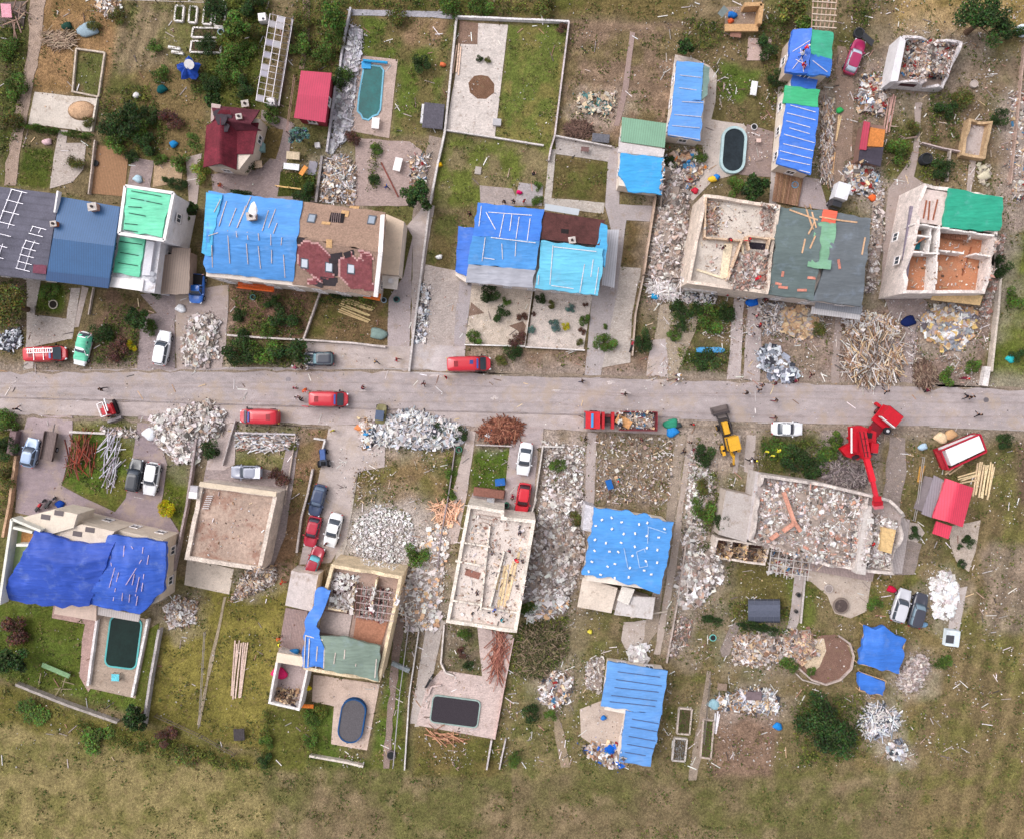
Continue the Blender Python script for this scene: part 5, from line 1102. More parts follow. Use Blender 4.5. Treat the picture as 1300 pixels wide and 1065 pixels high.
def van(label,col,front,rear,ladder=False,doors=False,wind=K(70,84,96),stripe=False,low=False):
 t,L=vehicle('van',label,'van',front,rear,'red emergency vans in the street');w_,h=1.98,2.1 if not low else 1.9;a_,b_=L/2,w_/2
 m=VB();bodyshell(m,L,w_,(.25,.5,.95,1.08),col,hood=.15,front=.14)
 def rr(x0,x1,hw,z):return[Vector((x,y,z))for x,y in outline((x1-x0)/2,hw,8,28,(x0+x1)/2,.04)]
 m.rings([rr(-a_+.03,a_*.74,b_*.97,1.05),rr(-a_+.06,a_*.66,b_*.94,1.4),rr(-a_+.1,a_*.5,b_*.86,h-.08),rr(-a_+.2,a_*.46,b_*.78,h),rr(-a_*.5,a_*.2,b_*.3,h+.03)],col);m.done('body','paint',t,True)
 g=VB();x0,x1=a_*.79,a_*.535;g.add([(x0,-b_*.82,1.12),(x0,b_*.82,1.12),(x1,b_*.76,h-.1),(x1,-b_*.76,h-.1)],[(0,1,2,3)],wind);g.done('windscreen','window_glass',t)
 for sy in(-1,1):
  g=VB();g.add([(a_*.66,sy*b_*.975,1.15),(a_*.3,sy*b_*.98,1.15),(a_*.3,sy*b_*.905,h-.35),(a_*.52,sy*b_*.905,h-.35)],[(0,1,2,3)],K(50,56,66));g.done('side_window','window_glass',t)
  q=VB();q.box((a_*.95,sy*b_*.6,.8),(.22,.36,.2),(0,0,-sy*.4),K(225,230,238));q.done('headlight','window_glass',t)
  q=VB();q.box((a_*.6,sy*(b_+.12),1.3),(.14,.22,.22),col=K(30,30,34));q.done('mirror','rubber',t)
  q=VB();q.box((-a_+.02,sy*b_*.8,1.2),(.08,.16,.4),col=K(235,190,60));q.done('tail_light','window_glass',t)
 wheels(t,[(x,y)for x in(-.58*a_,.6*a_)for y in(-b_+.1,b_-.1)],.34,.24)
 q=VB();q.box((-a_*.55,0,h+.03),(.5,.7,.05),col=tuple(v*.45 for v in col));q.done('roof_vent','machine',t);q=VB();q.box((a_*.42,0,h+.06),(.22,1.25,.1),col=K(40,70,150));q.done('light_bar','window_glass',t)
 if ladder:
  q=VB()
  for y in(.12,.62):q.box((-.1,y,h+.22),(3.2,.06,.06),col=WHITE)
  for k in range(12):q.box((-1.6+k*.28,.37,h+.22),(.05,.5,.05),col=WHITE)
  q.done('roof_ladder','metal',t);q=VB()
  for x in(-.9,.3):q.box((x,0,h+.12),(.06,1.6,.06),col=WHITE)
  q.done('roof_rack','metal',t)
 if stripe:q=VB();q.box((a_*.15,.2,h+.04),(.45,.5,.04),col=K(40,60,130));q.done('blue_beacon','window_glass',t)
 if doors:
  for sy in(-1,1):q=VB();q.box((-a_-.35,sy*(b_-.05),1.2),(.8,.07,1.7),(0,0,sy*.15),col);q.done('rear_door','paint',t)
 return t,L
car('light blue-grey hatchback parked beside the brown trailer',K(150,172,205),(47,556),(39,592),glass=K(80,88,104))
car('black estate car parked left of the white hatchback',K(40,44,54),(178,582),(171,623),'estate')
car('white hatchback parked right of the black estate car',K(236,236,240),(192,627),(199,586),'estate')
car('dark navy car on the paving above the street hedge end',K(38,44,60),(388,456),(426,456),'estate',glass=K(120,150,160))
t,L=car('silver-blue car with a white crumpled sheet over its rear',K(150,154,172),(296,598),(335,599),'hatchback')
m=VB();m.rings([[Vector((-L/2*.93+x,y,z))for x,y in((0,-.75),(.75,-.7),(.85,0),(.75,.7),(0,.75),(-.1,0))]for z in(.95,1.15)],K(232,232,240));m.box((-L*.38,0,1.42),(.9,1.3,.08),(.05,.1,0),K(236,236,244));m.done('cover_sheet','fabric',t)
car('dark blue hatchback, top car of the row by the crumbling wall',K(52,66,98),(400,653),(410,614),glass=K(100,116,140))
car('crimson hatchback with open dark bonnet below the dark blue one',K(178,30,56),(394,692),(403,654),glass=K(60,60,72))
car('white saloon on the driveway right of the crimson cars',K(240,240,242),(419,692),(430,650),'sedan')
car('red car with cyan windscreen, lowest of the row by the annex',K(165,34,56),(408,693),(394,728),glass=K(110,190,205))
car('white saloon on the driveway above the red hatchback',K(240,240,244),(663,602),(669,561),'sedan')
car('bright red hatchback parked against the roofless middle house',K(210,34,52),(661,653),(667,612),glass=K(60,34,42))
car('white saloon standing on the street left of the red excavator',K(242,242,246),(1016,544.5),(977,543.5),'sedan')
t,L=car('white hatchback under a mint green sheet at the street corner',K(236,238,240),(104,464),(114,422))
m=VB();a_=L/2
g_=[]
for i in range(9):
 x=-a_*.8+a_*1.5*i/8;zt=1.5 if-.66*a_<x<.12*a_ else(.98 if x>.4*a_ else 1.2)
 g_.append([Vector((x,y*(1+.06*math.sin(3*i)),(zt if abs(y)<.7 else .98 if abs(y)<.85 else .7)+.03*math.sin(5*x+3*y)))for y in(-.9,-.78,-.6,0,.6,.78,.9)])
m.add([p for r_ in g_ for p in r_],[(j*7+i,j*7+i+1,(j+1)*7+i+1,(j+1)*7+i)for j in range(8)for i in range(6)],K(110,208,172));m.done('cover_sheet','tarp',t,True)
car('white estate car on the paved drive left of the white rubble heap',K(236,236,242),(213,421),(205,464),'estate')
t,L=car('magenta car with its dark boot lid torn open on the dirt lane',K(168,44,92),(1090,54),(1074,97),'hatchback',glass=K(190,205,220));m=VB();m.box((L*.5,-.7,1.3),(1.0,1.6,.08),(.2,.3,-.2),K(34,30,36));m.done('bonnet','paint',t)
car('silver car with red stains, left of the pair by the pink fabric',K(205,204,212),(1147,746),(1134,787),'estate')
car('dark grey damaged car, right of the pair by the blue cloth',K(66,66,78),(1168,751),(1156,794),'estate',glass=K(120,140,155))
car('blue car tucked behind the brown lean-to shed',K(40,110,205),(251,386),(254,349),'pickup')
van('plain red van facing right at the driveway mouth above the street',RED,(623,462),(568,463),stripe=True)
van('red van facing right with its rear doors open and gear behind',RED,(443.5,507),(396,506),doors=True)
van('red van facing left parked on the pavement',RED,(308,528),(358,529))
van('red fire van with a white ladder on its roof',K(196,26,44),(89,449),(39,451),ladder=True,low=True)
# white small truck behind the grey tarp house
t,L=vehicle('truck','small white box truck with a black cab end beside the orange sheet','truck',(1055,268),(1064,238));m=VB();m.box((-.5,0,1.4),(2.0,1.6,1.7),col=K(226,226,232));m.done('box_body','plaster',t);m=VB();bodyshell(m,L,1.6,(.3,.5,.7,.8),K(60,58,64));m.box((1.0,0,1.15),(.9,1.45,.8),col=K(44,44,50),taper=.8);m.done('cab','paint',t);wheels(t,[(x,y)for x in(-.9,.9)for y in(-.7,.7)])
# --- backhoe loader
YE=K(222,166,44)
t,L=vehicle('backhoe_loader','yellow backhoe loader with a wide muddy bucket raised toward the street','backhoe loader',(912,518),(929,588));L=7.0
m=VB();m.box((.3,0,.8),(4.0,1.0,.5),col=K(52,46,46));m.box((1.1,0,1.2),(1.7,.75,.5),col=YE,taper=.92);m.done('chassis','machine',t)
m=VB();m.box((-.9,-.25,2.62),(1.75,1.45,.14),col=YE,taper=.94);m.box((-.9,-.25,1.3),(1.7,1.4,.8),col=YE);m.done('cab_roof','machine',t)
m=VB();m.box((-.9,-.25,2.1),(1.6,1.35,.95),col=K(50,56,64),taper=.95);m.done('cab_glass','window_glass',t)
m=VB();m.box((3.15,0,.45),(.08,2.1,.9),(0,-.3,0),K(92,82,82));m.box((3.45,0,.12),(.8,2.1,.08),col=K(110,98,96));m.box((3.4,-1.05,.4),(.8,.06,.65),col=K(92,82,82));m.box((3.4,1.05,.4),(.8,.06,.65),col=K(92,82,82));m.box((2.9,0,.85),(.3,2.1,.1),col=K(60,52,54));m.done('bucket','machine',t)
for sy in(-1,1):m=VB();m.bar((.2,sy*.62,1.5),(1.9,sy*.62,1.2),.16,.26,K(48,42,42));m.bar((1.9,sy*.62,1.2),(3.0,sy*.62,.5),.16,.22,K(48,42,42));m.done('loader_arm','machine',t)
for sy in(-1,1):m=VB();m.box((-1.6,sy*.95,1.15),(1.3,.4,.12),col=YE);m.done('mudguard','machine',t)
m=VB();m.bar((-2.0,0,.9),(-2.5,.1,2.2),.28,.3,YE);m.bar((-2.5,.1,2.2),(-3.5,.2,1.6),.2,.25,YE);m.done('backhoe_boom','machine',t);m=VB();m.box((-3.6,.2,1.1),(.4,.5,.6),(0,.3,0),K(90,70,50));m.done('backhoe_bucket','machine',t)
wheels(t,[(-1.6,-.9),(-1.6,.9)],.62,.42,YE);wheels(t,[(1.2,-.8),(1.2,.8)],.42,.3,YE)
# --- red telescopic excavator
RE=K(190,14,36)
t,L=vehicle('excavator','big red wheeled excavator with its long telescopic boom over the ruin','excavator',(1126,520),(1084,572))
m=VB();m.box((0,0,1.0),(6.6,1.5,.5),col=K(120,16,30));m.box((2.0,.1,1.3),(2.4,2.3,.3),col=RE);m.done('chassis','machine',t)
m=VB();m.box((2.35,.0,2.1),(1.7,2.3,1.5),col=RE,taper=.93);m.box((1.45,0,2.5),(.1,2.2,.7),col=WHITE);m.done('truck_cab','machine',t)
m=VB();m.box((3.24,0,2.3),(.06,2.0,.8),(0,-.08,0),K(60,70,82));m.done('windscreen','window_glass',t)
m=VB();m.tube((.8,-.95,1.6),(.8,-.95,2.0),.45,n=14,col=K(40,38,42));m.tube((.8,-.95,2.0),(.8,-.95,2.04),.2,n=10,col=K(190,190,196));m.done('spare_wheel','rubber',t)
for x in(-2.6,2.9):
 for sy in(-1,1):m=VB();m.box((x,sy*1.5,.5),(.35,.7,.6),col=RE);m.done('outrigger','machine',t)
wheels(t,[(x,y)for x in(-2.2,-1.1,2.3)for y in(-1.0,1.0)],.52,.36,K(150,20,30))
def px(x,y,z):return W(x,y,z)
def raw(m,name,mat,par):return m.build(name,mat,par)
m=MB();c=px(1096,559,2.0);m.prism([px(x,y,2.4).xy for x,y in[(1080,542),(1092,540),(1112,548),(1112,572),(1100,580),(1082,575)]],1.5,2.5,RE);m.prism([px(x,y,2.8).xy for x,y in[(1080,546),(1089,546),(1088,574),(1080,573)]],2.5,2.9,K(190,20,40));m.tube((c.x,c.y,1.0),(c.x,c.y,1.6),.8,n=16,col=K(60,50,54));raw(m,'turntable_house','machine',t)
m=MB();m.bar(px(1081,543,3.0),px(1081,575,3.0),.18,.1,WHITE);raw(m,'handrail','machine',t)
m=MB();m.box(px(1107,568,3.0),(1.0,1.3,1.5),(0,0,-.1),RE,.9);raw(m,'operator_cab','machine',t);m=MB();m.box(px(1107,576,2.9),(.8,.15,.9),(0,0,-.1),K(60,70,80));raw(m,'cab_window','window_glass',t)
m=MB();m.prism([px(x,y,2.0).xy for x,y in[(1068,570),(1082,562),(1098,578),(1090,584),(1076,580)]],1.0,1.8,K(190,16,36));raw(m,'counterweight','machine',t)
m=MB();m.bar(px(1094,548,3.5),px(1100,582,4.4),.85,.75,RE);m.bar(px(1100,582,4.4),px(1108,611,5.1),.62,.55,K(214,18,42));m.bar(px(1108,611,5.1),px(1113,634,5.6),.45,.42,K(200,24,48));
for f in(.25,.5,.75):p=px(1094,548,3.5).lerp(px(1100,582,4.4),f)+Vector((0,0,.4));m.box(p,(.5,.1,.06),(0,0,.1),K(120,10,24))
raw(m,'telescopic_boom','machine',t)
m=MB()
for dx in(-.25,.25):m.bar(px(1094+dx*10,548,3.95),px(1100+dx*8,580,4.75),.07,.07,K(36,34,38))
raw(m,'hydraulic_hose','rubber',t)
m=MB();m.box(px(1101,552,2.55),(1.2,.7,.12),(0,0,-.2),K(48,40,44));m.box(px(1086,580,1.9),(.9,.5,.1),(0,0,.4),K(60,40,46));m.box(px(1104,545,2.6),(.3,.9,.2),(0,0,-.4),K(150,14,32));raw(m,'engine_grille','rubber',t)
m=MB();m.box(px(1113.5,633,5.6),(.8,.6,.6),(0,0,.1),RE);m.box(px(1114,638,5.3),(1.1,.5,.5),(.3,0,.1),RE);m.box(px(1114.5,642,5.0),(1.05,.35,.7),(.6,0,.1),K(226,120,130));raw(m,'bucket','machine',t)
# --- mini loader
t,L=vehicle('mini_excavator','compact red and white tracked digger with a grey blade by the pavement','mini excavator',(137,502),(149,535));
for sy in(-1,1):m=VB();m.rings([[Vector((x,sy*.62+dy,.3+z))for x,z in[(1.0*math.cos(t_)*(1 if abs(math.cos(t_))<.9 else 1),.28*math.sin(t_))for t_ in[i*.5236 for i in range(12)]]]for dy in(-.16,.16)],K(44,36,38));m.done('track','rubber',t)
m=VB();m.box((-.1,.1,.85),(1.5,1.2,.5),col=K(206,30,44),taper=.92);m.box((-.2,.35,1.4),(.9,.6,.7),col=K(190,24,40));m.done('body','machine',t)
m=VB()
for p,q in(((-.8,.0,1.9),(.9,.0,1.9)),((-.8,.75,1.9),(.9,.75,1.9)),((.9,0,1.9),(.9,.75,1.9)),((-.8,0,1.9),(-.8,.75,1.9)),((.9,0,.9),(.9,0,1.9)),((.9,.75,.9),(.9,.75,1.9)),((-.8,0,.9),(-.8,0,1.9)),((-.8,.75,.9),(-.8,.75,1.9))):m.bar(p,q,.09,.09,WHITE)
m.done('roll_frame','machine',t);m=VB();m.bar((.4,-.3,.9),(1.2,-.3,1.8),.16,.18,WHITE);m.bar((1.2,-.3,1.8),(-.4,-.3,2.0),.14,.16,K(226,226,230));m.done('boom','machine',t);m=VB();m.box((-1.5,0,.35),(.35,1.8,.5),(0,.3,0),K(120,112,116));m.bar((-1.4,-.4,.4),(-.8,-.4,.4),.12,.12,K(90,84,88));m.bar((-1.4,.4,.4),(-.8,.4,.4),.12,.12,K(90,84,88));m.done('dozer_blade','machine',t)
# --- skip truck
t,L=vehicle('skip_truck','red truck cab with a light-blue beacon bar hauling a debris body','truck',(740,532.5),(831,534))
m=VB();m.box((3.5,0,1.4),(1.9,2.2,1.6),col=K(206,30,42),taper=.94);m.done('cab','machine',t);m=VB();m.box((4.46,0,1.6),(.06,1.9,.8),(0,-.12,0),K(70,90,104));m.done('windscreen','window_glass',t);m=VB();m.box((3.6,0,2.28),(.3,1.7,.14),col=K(60,150,210));m.done('beacon_bar','window_glass',t)
m=VB();m.box((-.6,0,.85),(8.2,1.0,.3),col=K(50,40,42))
for x in(2.2,1.0):m.box((x,0,1.5),(.35,2.1,.9),col=K(186,24,36))
m.box((1.6,.5,1.3),(1.3,.4,.3),col=K(70,50,52));m.box((1.6,-.6,1.3),(1.0,.4,.3),col=K(110,30,36));m.done('chassis','machine',t)
m=VB();m.box((-2.2,0,1.1),(4.7,2.3,.12),col=K(110,60,60))
for y in(-1.15,1.15):m.box((-2.2,y,1.6),(4.7,.1,1.0),col=K(128,36,48))
for x in(-4.5,.1):m.box((x,0,1.6),(.1,2.3,1.0),col=K(128,36,48))
o_=m.done('skip','machine',t);support([tuple(v)for v in m.v],m.f);wheels(t,[(x,y)for x in(3.3,-1.6,-2.8)for y in(-1.0,1.0)],.48,.34,K(120,110,112))
pile('rubble_load','mixed wood and plaster load filling the red skip','rubble load',[(784,523),(829,523),(829,544),(784,544)],.5,260,PAL_MIX,.25,.3,.1,1.2)
t=thing('board','orange plywood board lying across the front of the red skip load','board',on(791,535)+Vector((0,0,.45)));m=MB();m.box(on(791,535)+Vector((0,0,.5)),(2.0,1.1,.05),(.05,.05,-.5),K(222,165,112));m.build('plywood_sheet','timber',t)
# --- red and white trailer
t=thing('trailer','red-framed trailer with a big white roof parked above the coral barn','trailer',W(1222,573));P=[W(x,y,2.2).xy for x,y in[(1193,572),(1243,551),(1251,573),(1203,596)]]
m=MB();m.prism([W(x,y,2.5).xy for x,y in[(1200,570),(1243,553),(1250,571),(1208,591)]],.8,2.5,K(236,232,236));m.build('box_body','plaster',t)
m=MB();m.prism(P,.5,.8,K(150,24,44))
for i in range(4):m.bar((*P[i],2.35),(*P[(i+1)%4],2.35),.18,.3,K(180,26,52));m.bar((*P[i],.8),(*P[i],2.3),.14,.14,K(170,22,44))
m.bar((*P[0],1.4),(*P[3],1.4),.5,.2,K(170,40,50));m.build('frame','machine',t)
t['_a']=math.atan2((P[1]-P[0]).y,(P[1]-P[0]).x);t['_c']=tuple(W(1222,573));wheels(t,[(x,y)for x in(-1.6,1.5)for y in(-1.05,1.05)],.42,.3,RED)
m=MB();m.bar(W(1192,592,.6),W(1205,588,.7),.15,.15,K(170,24,40));m.build('tow_bar','machine',t)
# --- brown flatbed trailer, ATV, buggy, motorbikes
t,L=vehicle('flatbed_trailer','long muddy brown-grey flatbed trailer beside the blue-grey hatchback','trailer',(71,547),(64,584));m=VB();m.box((0,0,.75),(3.6,1.5,.12),col=K(128,112,110));m.box((0,.78,.95),(3.6,.07,.4),col=K(110,94,92));m.box((0,-.78,.95),(3.6,.07,.4),col=K(120,104,100));m.done('bed','decking',t);m=VB();m.bar((1.8,0,.6),(2.8,0,.5),.12,.12,K(70,60,60));m.done('tow_bar','metal',t);wheels(t,[(-.4,-.7),(-.4,.7)],.3)
t,L=vehicle('small_tractor','small blue tractor with a white board leaning on it in the tiny yard','tractor',(411,568),(413,594));m=VB();m.box((.5,0,.75),(1.4,.7,.55),col=K(60,90,150),taper=.9);m.box((-.5,0,.7),(.8,.9,.4),col=K(44,50,66));m.done('body','machine',t);m=VB();m.box((-.6,0,1.0),(.45,.5,.15),col=K(30,30,34));m.box((-.8,0,1.25),(.1,.5,.4),col=K(30,30,34));m.done('seat','rubber',t);wheels(t,[(-.7,-.6),(-.7,.6)],.45,.3,K(200,200,205));wheels(t,[(.8,-.45),(.8,.45)],.28,.2,K(200,200,205))
t,L=vehicle('utility_buggy','small olive open utility cart parked by the metal scrap heap','utility cart',(486,513),(483,538));m=VB();bodyshell(m,L,1.35,(.3,.4,.6,.7),K(120,112,70),hood=.1);m.done('body','machine',t);m=VB();m.box((-.1,0,1.5),(1.2,1.05,.07),col=K(70,84,112));m.done('roof','machine',t);m=VB()
for x in(-.6,.45):
 for y in(-.5,.5):m.bar((x,y,.65),(x*.95,y*.95,1.48),.05,.05,K(40,40,44))
m.done('roll_frame','metal',t);m=VB();m.box((-.2,0,.85),(.5,1.0,.25),col=K(34,34,38));m.done('seat','rubber',t);wheels(t,[(x,y)for x in(-.85,.85)for y in(-.6,.6)],.28,.2)
def moto(label,f,r_,col):
 t,L=vehicle('motorbike',label,'motorbike',f,r_,'motorbikes standing in the yards');m=VB();m.box((.15,0,.75),(.6,.28,.3),col=col,taper=.7);m.box((-.35,0,.78),(.65,.26,.12),col=K(30,28,32));m.box((0,0,.45),(.6,.24,.35),col=K(60,58,62));m.done('body','machine',t);m=VB();m.bar((.5,-.35,1.0),(.5,.35,1.0),.04,.04,K(60,60,64));m.bar((.5,0,1.0),(.72,0,.35),.06,.06,SILVER);m.done('handlebar','metal',t);wheels(t,[(-.7,0),(.72,0)],.3,.13)
moto('red and black motorbike standing by the cream bay wall',(57,636),(50,646),RED)
moto('black motorbike just right of the red and black one',(70,633),(62,642),K(40,40,46))
moto('dark motorbike with red tank against the wall by the street verge',(804,430),(799,446),K(160,30,50))
moto('black motorbike lying by the path left of the black pool terrace',(548,858),(542,868),K(34,34,38))
# ================================================================ POOLS
def pool(label,poly,rim=K(60,160,180),water=K(16,70,84),rw=.3,h=.3,cover=None,z=.18):
 P=[W(*p).xy for p in poly];c=sum(P,Vector((0,0)))/len(P);t=thing('swimming_pool',label,'pool',(c.x,c.y,0));In=offset_poly(P,rw);n=len(P);m=MB()
 m.rings([[Vector((*p,-.02))for p in P],[Vector((*p,h))for p in P],[Vector((*p,h))for p in In],[Vector((*p,.06))for p in In]],rim,cap0=False,cap1=False);m.build('rim','plaster',t)
 m=MB();m.add([Vector((*p,z))for p in offset_poly(P,rw*.8)],[list(range(n))],water);m.build('cover' if cover else 'water',cover or 'water',t,sup=True)
 return t
def rrect(cx,cy,lx,ly,rot,r,n=5):
 out=[]
 for sx,sy,a0 in((1,1,0),(-1,1,90),(-1,-1,180),(1,-1,270)):
  for i in range(n):
   a_=R(a0+90*i/(n-1));x,y=sx*(lx/2-r)+r*math.cos(a_),sy*(ly/2-r)+r*math.sin(a_);out.append((cx+x*math.cos(rot)-y*math.sin(rot),cy+x*math.sin(rot)+y*math.cos(rot)))
 return out
po=pool('teal green in-ground pool with a stepped end and a blue roller cover',[(461,86),(468,82),(484,84),(488,90),(484,140),(480,147),(474,149),(468,154),(460,152),(458,147),(453,142),(455,120)],K(120,180,205),K(4,92,92),.2,.12,z=.08)
m=MB();m.tube(W(461,77,.5),W(492,80,.5),.18,col=K(40,150,205));m.box(W(465,83,.2),(1.2,.9,.06),(0,.1,0),K(60,160,220));m.build('roller_cover','tarp',po)
pool('tall narrow oval pool with a pale rim and nearly black water',rrect(930,192,32,60,.08,15.5,8),K(176,200,204),K(40,48,54),.32,.5,z=.35)
po=pool('dark green rounded rectangular pool partly under the pale pergola',rrect(157,815,42,66,.13,9,5),K(96,178,178),K(20,40,36),.2,.14,z=.08)
pool('slate-blue covered capsule pool on an L-shaped cream patio',rrect(448,912,32,56,.16,15.5,8),K(28,78,130),K(98,94,98),.16,.7,cover='fabric',z=.62)
pool('black covered rectangular pool with clipped corners on pink paving',rrect(578,902,62,36,.13,6,4),K(150,170,165),K(64,58,64),.16,.2,cover='fabric',z=.16)
# ================================================================ PLANTS
LEAFC={'g':K(88,112,48,.62),'d':K(58,80,40,.6),'y':K(190,178,30,.7),'b':K(104,134,128,.65),'r':K(108,76,66,.65),'o':K(112,112,58,.62),'l':K(130,142,62,.62)}
PROTO={}
def bushmesh(c,v):
 if(c,v)in PROTO:return PROTO[(c,v)]
 r=random.Random(v*31+ord(c[0]));m=MB();cl=[Vector((r.uniform(-.7,.7),r.uniform(-.7,.7),r.uniform(.25,.95)))for _ in range(9)];cl=[q for q in cl if q.xy.length<.8]
 tone=[r.uniform(.65,1.45)for _ in cl]
 for _ in range(1500):
  k=r.randrange(len(cl));d=Vector((r.gauss(0,1),r.gauss(0,1),r.gauss(0,1))).normalized();p=cl[k]+d*r.uniform(.2,.42)
  if p.z<.03:p.z=r.uniform(.03,.2)
  leafq(m,p,r.uniform(.07,.17),tuple(q*tone[k]*r.uniform(.6,1.5)for q in LEAFC[c]),r)
 o=m.build('crown','leaf');o['_l']=1;s=MB()
 for q in cl[:5]:s.tube((0,0,-.05),q,.05,.015,5,K(96,76,62))
 o2=s.build('stem','bark');PROTO[(c,v)]=(o.data,o2.data,o.location.copy(),o2.location.copy());bpy.data.objects.remove(o);bpy.data.objects.remove(o2);return PROTO[(c,v)]
NB=[0]
def bush(x,y,r,c,label,h=None,name='bush',cat='bush',group='garden bushes and shrubs',ry=None):
 NB[0]+=1;d1,d2,l1,l2=bushmesh(c,NB[0]%3);hh=(h or r*.1*1.1);p=on(x,y);g=W(x,y)*((HC-hh*.5)/HC);t=thing(name,label,cat,(g.x,g.y,p.z),group)
 a_=NB[0]*1.3 if ry is None else-.12;sx,sy=r*.135,(ry*.115 if ry else r*.125);t.rotation_euler=(0,0,a_)
 for nm,d,l in(('crown',d1,l1),('stem',d2,l2)):
  o=bpy.data.objects.new(nm,d);SC.collection.objects.link(o);o.parent=t;o.scale=(sx,sy,hh);o.location=(l.x*sx,l.y*sy,l.z*hh)
 return t
def tree(x,y,r,h,c,label,cat='tree',n=2600,bare=0.0):
 rr=random.Random(int(x*3+y));g=W(x,y)*((HC-h*.75)/HC);base=Vector((g.x,g.y,0));t=thing('tree',label,cat,base,'trees standing around the plots');R_=r*.1;m=MB()
 m.rings([[base+Vector((q*math.cos(a_)+.1*z,q*math.sin(a_),z))for a_ in[i*math.pi/4 for i in range(8)]]for q,z in((R_*.12,-.05),(R_*.08,h*.3),(R_*.05,h*.6))],K(104,84,70));cl=[]
 for k in range(16):
  a_=rr.uniform(0,6.28);q=rr.uniform(.1,.85)*R_;z=h*(.55+.38*(1-(q/R_)**2)*rr.uniform(.6,1.1));c_=base+Vector((q*math.cos(a_),q*math.sin(a_),z));cl.append(c_)
  m.tube(base+Vector((0,0,h*rr.uniform(.25,.5))),c_,R_*.035,.02,5,K(104,84,70))
 m.build('trunk','bark',t);f=MB();tone=[rr.uniform(.55,1.6)for _ in cl]
 for _ in range(n):
  k=rr.randrange(16);d=Vector((rr.gauss(0,1),rr.gauss(0,1),rr.gauss(0,.8))).normalized();p=cl[k]+d*rr.uniform(.3,1)*R_*.34
  leafq(f,p,rr.uniform(.2,.4),tuple(q*tone[k]*rr.uniform(.6,1.5)for q in LEAFC[c]),rr)
 f.build('crown','leaf',t);return t
for a_ in[
(1252,22,34,5.5,'d','big dark green leafy tree at the top right edge of the photo','tree',4200),
(14,390,30,4.5,'o','dark olive tree below the long grey roof at the left edge'),(960,236,18,3.2,'d','dark tree behind the roofless cream house beside the oval pool'),
(378,172,12,3.0,'b','round blue-grey spruce below the raspberry red shed','spruce',1500),(12,836,22,3.4,'d','dark tree at the left edge below the royal blue tarps'),
(172,912,16,3.0,'d','dark shrubby tree between the two grey walls at the bottom left'),(420,20,18,3.5,'g','tree right of the dirt lane at the top beside the glasshouse'),
(300,30,18,3.2,'g','leafy tree left of the broken glasshouse'),(268,128,12,2.6,'d','dark tree at the top left corner of the dark red cottage'),(1022,30,12,3,'g','tree left of the open rafters near the top'),
(1010,8,20,3.2,'o','olive tree on the top edge left of the open rafters'),(530,248,20,3.4,'d','dark pine-like tree left of the long pale wall'),(172,404,15,2.8,'d','larger dark tree in the garden below the blue metal roof'),
(870,60,10,2.6,'d','narrow dark hedge-like tree above the curved tarp building'),(240,268,12,2.8,'d','dark tree at the right wall of the white flat-roofed house')]:tree(*a_)
